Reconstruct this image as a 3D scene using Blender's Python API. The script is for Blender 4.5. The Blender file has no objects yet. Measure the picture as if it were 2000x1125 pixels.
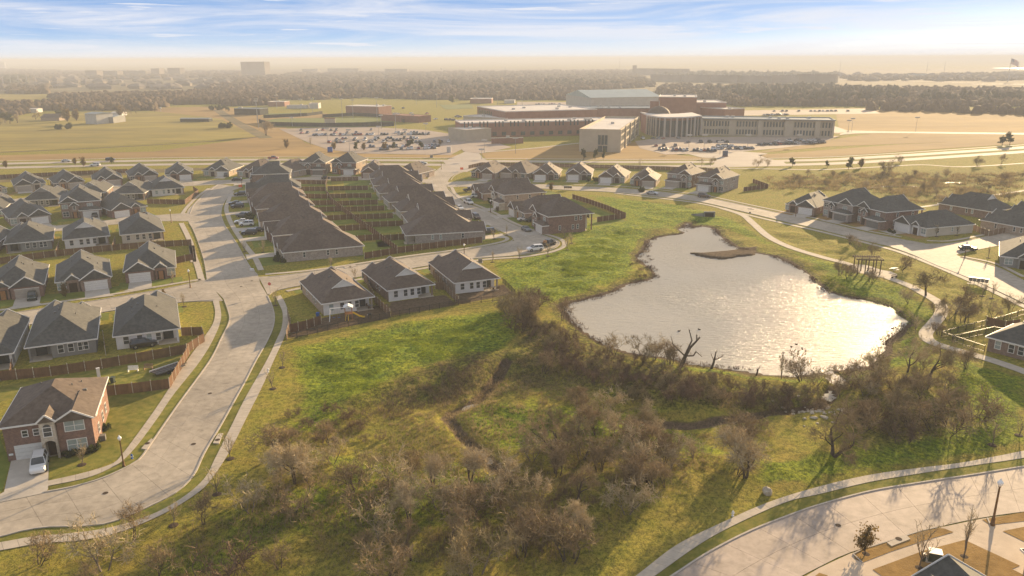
import bpy, math, random
import numpy as np
from mathutils import Vector, Matrix
random.seed(11); rs=np.random.RandomState(5)
SC=bpy.context.scene; COL=SC.collection
# ---------------------------------------------------------------- camera, light, exposure
CH=52.0; FP=1530.0; PITCH=math.atan(449.25/FP); ROLL=math.radians(0.21)
CM=Matrix.Rotation(math.radians(90)-PITCH,3,'X')@Matrix.Rotation(-ROLL,3,'Z')
cd=bpy.data.cameras.new('camera'); cam=bpy.data.objects.new('camera',cd); COL.objects.link(cam)
cam.matrix_world=Matrix.Translation((0,0,CH))@CM.to_4x4()
cd.sensor_width=36; cd.lens=FP/2000*36; cd.clip_start=.5; cd.clip_end=60000
SC.camera=cam
SUN_AZ=math.radians(33.5); SUN_EL=math.radians(12.3)     # azimuth clockwise from +Y
W=bpy.data.worlds.new('World'); SC.world=W; W.use_nodes=True
SC.view_settings.view_transform='Standard'; SC.view_settings.look='None'
SC.view_settings.gamma=1; SC.view_settings.exposure=1.27; SC.view_settings.use_curve_mapping=False
def build_world():
    nt=W.node_tree; N=nt.nodes; L=nt.links; N.clear()
    out=N.new('ShaderNodeOutputWorld'); bg=N.new('ShaderNodeBackground'); bg.inputs[1].default_value=.085
    sky=N.new('ShaderNodeTexSky'); sky.sky_type='NISHITA'; sky.sun_disc=False
    sky.sun_elevation=SUN_EL; sky.sun_rotation=SUN_AZ; sky.altitude=0; sky.air_density=1.0; sky.dust_density=1.2; sky.ozone_density=2.0
    tc=N.new('ShaderNodeTexCoord'); sp=N.new('ShaderNodeSeparateXYZ'); L.new(tc.outputs['Generated'],sp.inputs[0])
    # the lowest sky clears to blue fast (thin ground haze): sample the sky a little higher
    mr=N.new('ShaderNodeMapRange'); mr.interpolation_type='SMOOTHSTEP'; L.new(sp.outputs[2],mr.inputs[0])
    mr.inputs[1].default_value=.0; mr.inputs[2].default_value=.09; mr.inputs[3].default_value=.01; mr.inputs[4].default_value=.34
    ad=N.new('ShaderNodeMath'); ad.operation='ADD'; L.new(sp.outputs[2],ad.inputs[0]); L.new(mr.outputs[0],ad.inputs[1])
    cb=N.new('ShaderNodeCombineXYZ'); L.new(sp.outputs[0],cb.inputs[0]); L.new(sp.outputs[1],cb.inputs[1]); L.new(ad.outputs[0],cb.inputs[2])
    nm=N.new('ShaderNodeVectorMath'); nm.operation='NORMALIZE'; L.new(cb.outputs[0],nm.inputs[0]); L.new(nm.outputs[0],sky.inputs[0])
    # cirrus streaks
    mp=N.new('ShaderNodeMapping'); mp.inputs['Scale'].default_value=(2.2,2.2,34); L.new(tc.outputs['Generated'],mp.inputs[0])
    n1=N.new('ShaderNodeTexNoise'); n1.inputs['Scale'].default_value=1.5; n1.inputs['Detail'].default_value=9; n1.inputs['Roughness'].default_value=.62; n1.inputs['Distortion'].default_value=.7
    L.new(mp.outputs[0],n1.inputs['Vector'])
    cr=N.new('ShaderNodeMapRange'); cr.interpolation_type='SMOOTHSTEP'; cr.inputs[1].default_value=.33; cr.inputs[2].default_value=.70; L.new(n1.outputs[0],cr.inputs[0])
    mp2=N.new('ShaderNodeMapping'); mp2.inputs['Scale'].default_value=(5,5,120); mp2.inputs['Location'].default_value=(3,1,7); L.new(tc.outputs['Generated'],mp2.inputs[0])
    n2=N.new('ShaderNodeTexNoise'); n2.inputs['Scale'].default_value=1.6; n2.inputs['Detail'].default_value=8; n2.inputs['Roughness'].default_value=.6; n2.inputs['Distortion'].default_value=.4
    L.new(mp2.outputs[0],n2.inputs['Vector'])
    c2=N.new('ShaderNodeMapRange'); c2.interpolation_type='SMOOTHSTEP'; c2.inputs[1].default_value=.54; c2.inputs[2].default_value=.66; L.new(n2.outputs[0],c2.inputs[0])
    mx=N.new('ShaderNodeMath'); mx.operation='MAXIMUM'; L.new(cr.outputs[0],mx.inputs[0]); L.new(c2.outputs[0],mx.inputs[1])
    ml=N.new('ShaderNodeMath'); ml.operation='MULTIPLY'; L.new(mx.outputs[0],ml.inputs[0]); ml.inputs[1].default_value=.8
    # horizon whitening
    hz=N.new('ShaderNodeMapRange'); hz.interpolation_type='SMOOTHSTEP'; L.new(sp.outputs[2],hz.inputs[0])
    hz.inputs[1].default_value=-.01; hz.inputs[2].default_value=.026; hz.inputs[3].default_value=.9; hz.inputs[4].default_value=0
    tint=N.new('ShaderNodeMix'); tint.data_type='RGBA'; tint.blend_type='MULTIPLY'; tint.inputs[0].default_value=1
    tint.inputs[7].default_value=SKY_TINT; L.new(sky.outputs[0],tint.inputs[6])
    gr=N.new('ShaderNodeValToRGB'); L.new(sp.outputs[2],gr.inputs[0]); e=gr.color_ramp.elements; e[0].position=0; e[0].color=(3.0,3.9,4.9,1); e[1].position=1; e[1].color=(1.35,1.45,1.65,1)
    for p_,c_ in((.03,(1.9,2.8,4.3,1)),(.06,(1.35,2.3,4.0,1)),(.14,(1.3,2.1,3.5,1)),(.4,(1.5,1.75,2.2,1))): q_=e.new(p_); q_.color=c_
    bl=N.new('ShaderNodeMix'); bl.data_type='RGBA'; bl.inputs[0].default_value=.90; L.new(tint.outputs[2],bl.inputs[6]); L.new(gr.outputs[0],bl.inputs[7]); tint=bl
    m1=N.new('ShaderNodeMix'); m1.data_type='RGBA'; L.new(hz.outputs[0],m1.inputs[0]); L.new(tint.outputs[2],m1.inputs[6]); m1.inputs[7].default_value=HORIZ
    m2=N.new('ShaderNodeMix'); m2.data_type='RGBA'; L.new(ml.outputs[0],m2.inputs[0]); L.new(m1.outputs[2],m2.inputs[6]); m2.inputs[7].default_value=CLOUD
    L.new(m2.outputs[2],bg.inputs[0]); L.new(bg.outputs[0],out.inputs[0])
SKY_TINT=(.80,.92,1.10,1); HORIZ=(4.8,4.65,4.5,1); CLOUD=(4.4,4.4,4.65,1)
build_world()
sl=bpy.data.lights.new('sun','SUN'); sl.energy=5.0; sl.angle=math.radians(.55); sl.color=(1,.735,.42)
so=bpy.data.objects.new('sun',sl); COL.objects.link(so)
so.rotation_euler=(math.radians(90)-SUN_EL,0,math.pi-SUN_AZ); so.location=(0,0,200)
sd=Vector((math.sin(SUN_AZ)*math.cos(SUN_EL),math.cos(SUN_AZ)*math.cos(SUN_EL),math.sin(SUN_EL)))
so.rotation_euler=sd.to_track_quat('Z','Y').to_euler()
SC.cycles.volume_bounces=1; SC.cycles.max_bounces=6
# ---------------------------------------------------------------- projection helpers: pixel of the photo -> place on the ground
def P(px,py,z=0.0):
    d=CM@Vector(((px-1000)/FP,(562.5-py)/FP,-1)); t=(z-CH)/d.z
    return Vector((d.x*t,d.y*t,z))
CT=CM.transposed(); EZ=CT@Vector((0,0,1))
def HT(b,py):        # height of a thing standing at b whose top is seen at row py
    c=CT@(Vector((b[0],b[1],0))-Vector((0,0,CH))); v=(562.5-py)/FP
    return -(c.y+v*c.z)/(EZ.y+v*EZ.z)
def PX(p):
    c=CT@(Vector(p)-Vector((0,0,CH))); return (1000+FP*c.x/-c.z, 562.5-FP*c.y/-c.z)
def PL(s,z=0.0): return [P(x,y,z) for x,y in s]
# ---------------------------------------------------------------- objects
def tag(o,label=None,cat=None,group=None,kind=None):
    if label: o['label']=label
    if cat: o['category']=cat
    if group: o['group']=group
    if kind: o['kind']=kind
    return o
def empty(name,loc=(0,0,0),rz=0):
    o=bpy.data.objects.new(name,None); COL.objects.link(o); o.location=loc; o.rotation_euler=(0,0,rz); o.empty_display_size=.5
    return o
def link(name,me,parent=None,loc=None,rz=None):
    o=bpy.data.objects.new(name,me); COL.objects.link(o)
    if parent: o.parent=parent
    if loc is not None: o.location=loc
    if rz is not None: o.rotation_euler=(0,0,rz)
    return o
KIDS={}
def clone(o,parent=None):
    c=o.copy(); COL.objects.link(c); c.parent=parent
    for ch in o.children: clone(ch,c)
    return c
class MB:
    def __init__(s): s.v=[]; s.f=[]; s.m=[]; s.T=None
    def add(s,vs,fs,m=0):
        n=len(s.v)
        if s.T is not None: vs=[s.T@Vector(v) for v in vs]
        s.v+=[tuple(v) for v in vs]; s.f+=[tuple(i+n for i in f) for f in fs]; s.m+=[m]*len(fs)
        return s
    def box(s,x0,x1,y0,y1,z0,z1,m=0):
        return s.add([(x0,y0,z0),(x1,y0,z0),(x1,y1,z0),(x0,y1,z0),(x0,y0,z1),(x1,y0,z1),(x1,y1,z1),(x0,y1,z1)],
            [(3,2,1,0),(4,5,6,7),(0,1,5,4),(1,2,6,5),(2,3,7,6),(3,0,4,7)],m)
    def prism(s,poly,z0,z1,m=0,mt=None,bot=True):
        n=len(poly); 
        vs=[(p[0],p[1],z0) for p in poly]+[(p[0],p[1],z1) for p in poly]
        a=sum(poly[i][0]*poly[(i+1)%n][1]-poly[(i+1)%n][0]*poly[i][1] for i in range(n))
        idx=list(range(n)) if a>0 else list(range(n))[::-1]
        s.add(vs,[tuple(i+n for i in idx)],m if mt is None else mt)
        k=len(s.v)-2*n
        for q in range(n):
            a_,b_=idx[q],idx[(q+1)%n]; s.f.append((k+a_,k+b_,k+b_+n,k+a_+n)); s.m.append(m)
        if bot: s.f.append(tuple(k+i for i in idx[::-1])); s.m.append(m)
        return s
    def beam(s,a,b,w,h=None,m=0,w2=None,up=(0,0,1)):
        h=w if h is None else h; a=Vector(a); b=Vector(b); d=(b-a)
        if d.length<1e-6: return s
        d.normalize(); u=Vector(up); x=d.cross(u)
        if x.length<1e-3: x=Vector((1,0,0))
        x.normalize(); y=x.cross(d); k=1 if w2 is None else w2/w
        vs=[]
        for p,q in((a,1),(b,k)):
            for sx,sy in((-1,-1),(1,-1),(1,1),(-1,1)): vs.append(p+x*(sx*w/2*q)+y*(sy*h/2*q))
        return s.add(vs,[(0,1,2,3),(7,6,5,4),(0,4,5,1),(1,5,6,2),(2,6,7,3),(3,7,4,0)],m)
    def cyl(s,c,r,z0,z1,n=10,m=0,r2=None,axis='z',caps=True):
        r2=r if r2 is None else r2; vs=[]
        for z,rr in((z0,r),(z1,r2)):
            for i in range(n):
                a=2*math.pi*i/n; p=(rr*math.cos(a),rr*math.sin(a))
                vs.append((c[0]+p[0],c[1]+p[1],z) if axis=='z' else ((c[0]+p[0],z,c[1]+p[1]) if axis=='y' else (z,c[0]+p[0],c[1]+p[1])))
        fs=[(i,(i+1)%n,n+(i+1)%n,n+i) for i in range(n)]
        if caps: fs+=[tuple(range(n))[::-1],tuple(range(n,2*n))]
        return s.add(vs,fs,m)
    def lathe(s,prof,n=10,m=0,c=(0,0)):
        vs=[];fs=[]
        for r,z in prof:
            for i in range(n): a=2*math.pi*i/n; vs.append((c[0]+r*math.cos(a),c[1]+r*math.sin(a),z))
        for k in range(len(prof)-1):
            for i in range(n): fs.append((k*n+i,k*n+(i+1)%n,(k+1)*n+(i+1)%n,(k+1)*n+i))
        return s.add(vs,fs,m)
    def mesh(s,name,mats,smooth=False):
        me=bpy.data.meshes.new(name); me.from_pydata(s.v,[],s.f)
        for m in (mats if isinstance(mats,(list,tuple)) else [mats]): me.materials.append(m)
        if any(s.m): me.polygons.foreach_set('material_index',s.m)
        if smooth: me.polygons.foreach_set('use_smooth',[True]*len(s.f))
        me.update(); return me
    def obj(s,name,mats,parent=None,loc=None,rz=None,smooth=False):
        return link(name,s.mesh(name,mats,smooth),parent,loc,rz)
def npmesh(name,v,f,mats,smooth=False,mi=None):
    v=np.asarray(v,dtype=np.float32); f=np.asarray(f,dtype=np.int32); k=f.shape[1]
    me=bpy.data.meshes.new(name); me.vertices.add(len(v)); me.vertices.foreach_set('co',v.ravel())
    me.loops.add(f.size); me.loops.foreach_set('vertex_index',f.ravel())
    me.polygons.add(len(f)); me.polygons.foreach_set('loop_start',np.arange(0,f.size,k,dtype=np.int32))
    me.polygons.foreach_set('loop_total',np.full(len(f),k,dtype=np.int32))
    for m in (mats if isinstance(mats,(list,tuple)) else [mats]): me.materials.append(m)
    if mi is not None: me.polygons.foreach_set('material_index',np.asarray(mi,dtype=np.int32))
    if smooth: me.polygons.foreach_set('use_smooth',np.ones(len(f),dtype=bool))
    me.update(calc_edges=True); me.validate(); return me
# ---------------------------------------------------------------- materials
def ramp(N,c1,c2,a=.35,b=.65):
    r=N.new('ShaderNodeValToRGB'); e=r.color_ramp.elements; e[0].position=a; e[0].color=(*c1,1); e[1].position=b; e[1].color=(*c2,1); return r
def mat(name,c1,c2=None,scale=1.0,rough=.85,bump=0,bscale=None,spec=.25,metal=0,rnd=0,big=None,co='pos',stretch=None,emit=0,coat=0):
    m=bpy.data.materials.new(name); m.use_nodes=True; nt=m.node_tree; N=nt.nodes; L=nt.links; B=N['Principled BSDF']
    B.inputs['Roughness'].default_value=rough; B.inputs['Metallic'].default_value=metal; B.inputs['Specular IOR Level'].default_value=spec
    if coat: B.inputs['Coat Weight'].default_value=coat; B.inputs['Coat Roughness'].default_value=.08
    if c2 is None: c2=c1
    if co=='pos': g=N.new('ShaderNodeNewGeometry'); vec=g.outputs['Position']
    else: g=N.new('ShaderNodeTexCoord'); vec=g.outputs['Object']
    if stretch:
        mp=N.new('ShaderNodeMapping'); mp.inputs['Scale'].default_value=stretch; L.new(vec,mp.inputs[0]); vec=mp.outputs[0]
    n=N.new('ShaderNodeTexNoise'); n.inputs['Scale'].default_value=scale; n.inputs['Detail'].default_value=6; n.inputs['Roughness'].default_value=.6; L.new(vec,n.inputs['Vector'])
    r=ramp(N,c1,c2); L.new(n.outputs[0],r.inputs[0]); col=r.outputs[0]
    if big:
        nb=N.new('ShaderNodeTexNoise'); nb.inputs['Scale'].default_value=big[0]; nb.inputs['Detail'].default_value=4; L.new(vec,nb.inputs['Vector'])
        k=N.new('ShaderNodeMapRange'); k.inputs[1].default_value=.35; k.inputs[2].default_value=.65; k.inputs[3].default_value=1-big[1]; k.inputs[4].default_value=1+big[1]; L.new(nb.outputs[0],k.inputs[0])
        mm=N.new('ShaderNodeMix'); mm.data_type='RGBA'; mm.blend_type='MULTIPLY'; mm.inputs[0].default_value=1; L.new(col,mm.inputs[6]); L.new(k.outputs[0],mm.inputs[7]); col=mm.outputs[2]
    if rnd:
        oi=N.new('ShaderNodeObjectInfo'); gi=N.new('ShaderNodeNewGeometry'); a=N.new('ShaderNodeMath'); a.operation='ADD'; L.new(oi.outputs['Random'],a.inputs[0]); L.new(gi.outputs['Random Per Island'],a.inputs[1])
        k=N.new('ShaderNodeMapRange'); k.inputs[1].default_value=0; k.inputs[2].default_value=2; k.inputs[3].default_value=1-rnd; k.inputs[4].default_value=1+rnd; L.new(a.outputs[0],k.inputs[0])
        mm=N.new('ShaderNodeMix'); mm.data_type='RGBA'; mm.blend_type='MULTIPLY'; mm.inputs[0].default_value=1; L.new(col,mm.inputs[6]); L.new(k.outputs[0],mm.inputs[7]); col=mm.outputs[2]
    L.new(col,B.inputs['Base Color'])
    if bump:
        bn=N.new('ShaderNodeTexNoise'); bn.inputs['Scale'].default_value=bscale or scale*4; bn.inputs['Detail'].default_value=5; L.new(vec,bn.inputs['Vector'])
        b=N.new('ShaderNodeBump'); b.inputs['Strength'].default_value=1; b.inputs['Distance'].default_value=bump; L.new(bn.outputs[0],b.inputs['Height']); L.new(b.outputs[0],B.inputs['Normal'])
    return m
def spots(m,sc=.55,lo=.60,hi=.72,k=.72):     # oil and tyre stains
    nt=m.node_tree; N=nt.nodes; L=nt.links; B=N['Principled BSDF']; src=B.inputs['Base Color'].links[0].from_socket; g=N.new('ShaderNodeNewGeometry')
    n=N.new('ShaderNodeTexNoise'); n.inputs['Scale'].default_value=sc; n.inputs['Detail'].default_value=8; n.inputs['Roughness'].default_value=.7; n.inputs['Distortion'].default_value=.6; L.new(g.outputs['Position'],n.inputs['Vector'])
    r=N.new('ShaderNodeMapRange'); r.inputs[1].default_value=lo; r.inputs[2].default_value=hi; r.inputs[3].default_value=1; r.inputs[4].default_value=k; L.new(n.outputs[0],r.inputs[0])
    x=N.new('ShaderNodeMix'); x.data_type='RGBA'; x.blend_type='MULTIPLY'; x.inputs[0].default_value=1; L.new(src,x.inputs[6]); L.new(r.outputs[0],x.inputs[7]); L.new(x.outputs[2],B.inputs['Base Color'])
def brickmat(name,c1,c2,mortar,sc=1.0):
    m=bpy.data.materials.new(name); m.use_nodes=True; nt=m.node_tree; N=nt.nodes; L=nt.links; B=N['Principled BSDF']; B.inputs['Roughness'].default_value=.9; B.inputs['Specular IOR Level'].default_value=.15
    tc=N.new('ShaderNodeTexCoord'); sp=N.new('ShaderNodeSeparateXYZ'); L.new(tc.outputs['Object'],sp.inputs[0])
    a=N.new('ShaderNodeMath'); a.operation='ADD'; L.new(sp.outputs[0],a.inputs[0]); L.new(sp.outputs[1],a.inputs[1])
    cb=N.new('ShaderNodeCombineXYZ'); L.new(a.outputs[0],cb.inputs[0]); L.new(sp.outputs[2],cb.inputs[1])
    b=N.new('ShaderNodeTexBrick'); b.inputs['Scale'].default_value=1; b.inputs['Brick Width'].default_value=.26*sc; b.inputs['Row Height'].default_value=.09*sc; b.inputs['Mortar Size'].default_value=.008*sc
    b.inputs['Color1'].default_value=(*c1,1); b.inputs['Color2'].default_value=(*c2,1); b.inputs['Mortar'].default_value=(*mortar,1); L.new(cb.outputs[0],b.inputs['Vector'])
    n=N.new('ShaderNodeTexNoise'); n.inputs['Scale'].default_value=1.3; n.inputs['Detail'].default_value=8; n.inputs['Roughness'].default_value=.7; L.new(tc.outputs['Object'],n.inputs['Vector'])
    k=N.new('ShaderNodeMapRange'); k.inputs[1].default_value=.3; k.inputs[2].default_value=.7; k.inputs[3].default_value=.72; k.inputs[4].default_value=1.25; L.new(n.outputs[0],k.inputs[0])
    mm=N.new('ShaderNodeMix'); mm.data_type='RGBA'; mm.blend_type='MULTIPLY'; mm.inputs[0].default_value=1; L.new(b.outputs[0],mm.inputs[6]); L.new(k.outputs[0],mm.inputs[7]); L.new(mm.outputs[2],B.inputs['Base Color'])
    return m
M={}
M['road']=mat('road_concrete',(.35,.30,.235),(.46,.395,.31),.8,.8,.004,9,.3,rnd=.09,big=(.09,.13))
M['roadp']=mat('road_concrete_pinkish',(.34,.275,.225),(.45,.365,.30),.8,.75,.004,9,.3,rnd=.08,big=(.09,.13))
M['joint']=mat('joint_sealant',(.15,.13,.105),(.20,.175,.145),2,.9)
M['walk']=mat('sidewalk_concrete',(.42,.365,.29),(.52,.45,.36),.8,.85,.003,9,rnd=.07)
M['drive']=mat('driveway_concrete',(.42,.375,.315),(.50,.45,.38),.5,.85,.003,9,big=(.15,.12))
M['court']=mat('warm_forecourt_concrete',(.50,.395,.29),(.58,.47,.35),.5,.85,.003,9,big=(.15,.1))
M['kerb']=mat('kerb_concrete',(.38,.34,.29),(.48,.43,.37),1.2,.85)
M['asph']=mat('arterial_concrete',(.40,.34,.28),(.46,.40,.33),.1,.85)
M['lot']=mat('car_park_concrete',(.33,.265,.21),(.39,.315,.255),.05,.85,big=(.02,.1))
M['field']=mat('dormant_field',(.25,.155,.05),(.33,.21,.07),.02,1,0,big=(.006,.18),stretch=(1,2.5,1))
M['fgreen']=mat('green_field',(.20,.165,.028),(.29,.22,.04),.03,1,0,big=(.008,.2),stretch=(1,3,1))
M['turf']=mat('sports_turf',(.115,.14,.03),(.15,.175,.04),.05,1)
M['scrubf']=mat('scrub_field',(.12,.105,.05),(.20,.15,.075),.05,1,.25,.4,big=(.012,.2))
M['yard']=mat('lawn_green',(.13,.165,.026),(.20,.215,.045),.6,1,.04,7,.1,big=(.12,.2))
M['yardt']=mat('lawn_tan',(.27,.165,.055),(.36,.225,.08),.9,1,.05,6,.1,big=(.15,.15))
M['verge']=mat('verge_grass',(.13,.145,.025),(.25,.215,.05),.9,1,.05,7,.1,big=(.1,.2))
M['dirt']=mat('bare_soil',(.16,.11,.075),(.24,.165,.11),.8,1,.04,6,.1)
M['mulch']=mat('mulch',(.045,.03,.02),(.09,.06,.04),5,1,.05,12)
M['brick_red']=brickmat('brick_red',(.19,.10,.075),(.26,.145,.11),(.30,.25,.21))
M['brick_brown']=brickmat('brick_brown',(.20,.13,.10),(.28,.19,.145),(.33,.28,.24))
M['brick_tan']=brickmat('brick_tan',(.36,.27,.20),(.44,.34,.26),(.42,.37,.31))
M['brick_grey']=brickmat('brick_grey',(.28,.23,.20),(.42,.36,.32),(.42,.38,.34))
M['stone']=brickmat('cream_stone',(.50,.42,.32),(.60,.52,.42),(.45,.40,.33),3)
M['sidw']=mat('siding_white',(.66,.64,.61),(.72,.70,.67),.5,.7)
M['sidc']=mat('siding_cream',(.50,.45,.37),(.57,.51,.43),.5,.7)
M['sidg']=mat('siding_grey',(.22,.215,.20),(.27,.265,.245),.5,.7)
M['trim']=mat('trim_white',(.74,.71,.66),(.80,.77,.72),2,.5)
M['trimt']=mat('trim_tan',(.46,.40,.33),(.52,.46,.38),2,.5)
M['roofg']=mat('shingles_charcoal',(.058,.058,.051),(.105,.101,.088),1.6,.74,.012,5,.32,big=(.25,.12),rnd=.16)
M['roofb']=mat('shingles_brown',(.092,.066,.048),(.148,.112,.084),1.6,.74,.012,5,.32,big=(.25,.12),rnd=.16)
M['garw']=mat('garage_white',(.66,.64,.60),(.72,.70,.66),2,.5)
M['garb']=mat('garage_tan',(.36,.31,.26),(.42,.37,.31),2,.5)
M['garg']=mat('garage_grey',(.16,.15,.135),(.20,.19,.17),2,.5)
M['door']=mat('door_dark',(.035,.022,.015),(.06,.035,.022),2,.4)
M['glass']=mat('window_glass',(.03,.037,.04),(.055,.065,.07),1,.12,spec=.6)
M['blind']=mat('window_with_blinds',(.26,.31,.29),(.34,.39,.37),1,.2,spec=.5)
M['fence']=mat('cedar_stained',(.13,.07,.038),(.20,.112,.062),1.2,.85,rnd=.2,stretch=(1,1,.3))
M['fencet']=mat('cedar_weathered',(.20,.13,.08),(.28,.19,.12),1.2,.9,rnd=.15,stretch=(1,1,.3))
M['iron']=mat('wrought_iron',(.02,.018,.016),(.035,.03,.027),3,.5,spec=.4)
M['steelp']=mat('pale_rail',(.5,.46,.36),(.6,.55,.44),3,.45)
M['pole']=mat('lamp_pole_bronze',(.13,.075,.035),(.18,.105,.05),2,.45,metal=.3)
M['globe']=mat('lamp_globe',(.85,.85,.82),(.9,.9,.87),2,.25,spec=.6)
M['bark']=mat('bark',(.060,.045,.033),(.11,.085,.062),3,.95)
M['barkg']=mat('bark_pale',(.13,.105,.08),(.22,.18,.14),3,.95)
M['twig']=mat('twigs_brown',(.20,.145,.08),(.36,.265,.145),.8,.95,rnd=.3)
M['twigo']=mat('twigs_olive',(.21,.165,.08),(.33,.26,.14),.8,.95,rnd=.3)
M['twigp']=mat('twigs_pale',(.34,.27,.16),(.52,.42,.26),.8,.95,rnd=.3)
M['leaf']=mat('leaves_green',(.04,.055,.015),(.09,.105,.03),1.5,.8,rnd=.35)
M['leafo']=mat('leaves_copper',(.15,.10,.035),(.26,.18,.06),1.5,.8,rnd=.35)
M['wood_far']=mat('winter_woodland',(.062,.044,.026),(.13,.092,.056),.02,1,.4,.25,rnd=.22)
M['wood_green']=mat('evergreen_woodland',(.035,.038,.022),(.065,.066,.036),.06,1,.4,.25,rnd=.3)
M['tyre']=mat('tyre',(.02,.02,.02),(.035,.035,.035),5,.85)
M['rim']=mat('rim',(.3,.3,.3),(.45,.45,.45),5,.35,metal=.7)
for k,c in dict(white=(.72,.72,.70),black=(.018,.018,.02),grey=(.12,.125,.13),silver=(.42,.43,.43),blue=(.035,.06,.11),red=(.28,.03,.02),brown=(.10,.06,.04),dgreen=(.02,.035,.028)).items():
    M['p_'+k]=mat('paint_'+k,c,tuple(min(1,x*1.05) for x in c),2,.28,spec=.5,coat=.6)
M['lampr']=mat('tail_lamp',(.3,.02,.02),None,2,.3); M['lampw']=mat('head_lamp',(.7,.7,.65),None,2,.2)
M['white']=mat('white_paint',(.72,.71,.68),(.8,.79,.76),2,.5)
M['blue']=mat('blue_plastic',(.02,.10,.35),None,2,.5); M['yellow']=mat('yellow_plastic',(.65,.48,.05),None,2,.4)
M['orange']=mat('orange_sign',(.8,.13,.03),None,2,.5); M['redp']=mat('sign_red',(.5,.03,.03),None,2,.4)
M['wood']=mat('timber',(.28,.13,.05),(.38,.18,.07),2,.8); M['woodb']=mat('timber_brown',(.10,.065,.04),(.15,.10,.065),2,.8)
M['ugreen']=mat('utility_green',(.045,.06,.045),(.06,.08,.06),2,.5)
M['rock']=mat('limestone',(.34,.29,.22),(.52,.46,.36),1.5,.95,.05,6,rnd=.2)
M['schb']=mat('school_brick',(.27,.135,.09),(.33,.175,.12),.3,.9); M['schc']=mat('school_cream',(.44,.37,.27),(.50,.43,.32),.3,.9)
M['schr']=mat('membrane_roof',(.58,.53,.48),(.68,.63,.57),.1,.7); M['schg']=mat('grey_metal_roof',(.20,.24,.25),(.25,.29,.30),.1,.5)
M['tealr']=mat('pale_teal_roof',(.34,.40,.39),(.40,.46,.45),.1,.5); M['metalw']=mat('pale_metal_wall',(.45,.43,.39),(.52,.50,.46),.3,.6)
M['fglass']=mat('far_glass',(.04,.06,.065),(.07,.10,.10),.3,.15,spec=.6)
M['dnet']=mat('windscreen_netting',(.025,.03,.025),(.05,.055,.045),.3,.9)
M['farw']=mat('far_walls',(.15,.125,.10),(.27,.23,.19),.02,.9,rnd=.3); M['farr']=mat('far_roofs',(.12,.10,.085),(.22,.19,.165),.02,.9,rnd=.3)

def backlit(m,f=.45):    # thin leaves and blades let light through
    nt=m.node_tree; N=nt.nodes; L=nt.links; B=N['Principled BSDF']; o=N['Material Output']; t=N.new('ShaderNodeBsdfTranslucent'); src=B.inputs['Base Color'].links[0].from_socket
    L.new(src,t.inputs[0]); x=N.new('ShaderNodeMixShader'); x.inputs[0].default_value=f; L.new(B.outputs[0],x.inputs[1]); L.new(t.outputs[0],x.inputs[2]); L.new(x.outputs[0],o.inputs[0])
for k_ in('leaf','leafo'): backlit(M[k_])
M['back']=mat('shade_and_soil_brown',(.13,.105,.05),(.20,.155,.07),.2,1,.05,3,.1)  # bare soil brown, with the shade behind the houses put into the colour
for k_ in('road','roadp','drive','court'): spots(M[k_],.5,.56,.72,.7); spots(M[k_],2.2,.64,.74,.75)
M['twigd']=mat('twigs_dark_brown',(.13,.083,.052),(.23,.155,.10),.8,.95,rnd=.3)
# ---------------------------------------------------------------- curves and polygons
def resamp(pts,step=None,n=None,smooth=True):
    p=np.array([(q[0],q[1]) for q in pts],float)
    if smooth and len(p)>2:
        e=np.vstack([2*p[0]-p[1],p,2*p[-1]-p[-2]]); o=[]
        for i in range(1,len(e)-2):
            for t in np.linspace(0,1,8,endpoint=False):
                a,b,c,d=e[i-1],e[i],e[i+1],e[i+2]
                o.append(.5*((2*b)+(-a+c)*t+(2*a-5*b+4*c-d)*t*t+(-a+3*b-3*c+d)*t**3))
        o.append(e[-2]); p=np.array(o)
    s=np.r_[0,np.cumsum(np.hypot(*np.diff(p,axis=0).T))]
    if n is None: n=max(2,int(round(s[-1]/step))+1)
    q=np.linspace(0,s[-1],n)
    return np.c_[np.interp(q,s,p[:,0]),np.interp(q,s,p[:,1])]
def pin(X,Y,poly):
    poly=np.asarray([(q[0],q[1]) for q in poly]); ins=np.zeros(X.shape,bool); n=len(poly); j=n-1
    for i in range(n):
        xi,yi=poly[i]; xj,yj=poly[j]
        c=((yi>Y)!=(yj>Y))&(X<(xj-xi)*(Y-yi)/((yj-yi) or 1e-9)+xi); ins^=c; j=i
    return ins
def pdist(X,Y,poly,closed=True):
    poly=np.asarray([(q[0],q[1]) for q in poly]); D=np.full(X.shape,1e9); n=len(poly)
    for i in range(n if closed else n-1):
        a=poly[i]; b=poly[(i+1)%n]; ab=b-a; l=max((ab**2).sum(),1e-9)
        t=np.clip(((X-a[0])*ab[0]+(Y-a[1])*ab[1])/l,0,1)
        D=np.minimum(D,np.hypot(X-a[0]-t*ab[0],Y-a[1]-t*ab[1]))
    return D
def vn(X,Y,s,seed=0):   # cheap smooth value noise
    r=np.random.RandomState(seed).rand(256,256); x=X/s; y=Y/s; xi=np.floor(x).astype(int); yi=np.floor(y).astype(int)
    fx=x-xi; fy=y-yi; fx=fx*fx*(3-2*fx); fy=fy*fy*(3-2*fy); g=lambda a,b:r[a%256,b%256]
    return (g(xi,yi)*(1-fx)+g(xi+1,yi)*fx)*(1-fy)+(g(xi,yi+1)*(1-fx)+g(xi+1,yi+1)*fx)*fy
ss=lambda x:np.clip(x,0,1)**2*(3-2*np.clip(x,0,1))
WZ=-0.6
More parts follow.
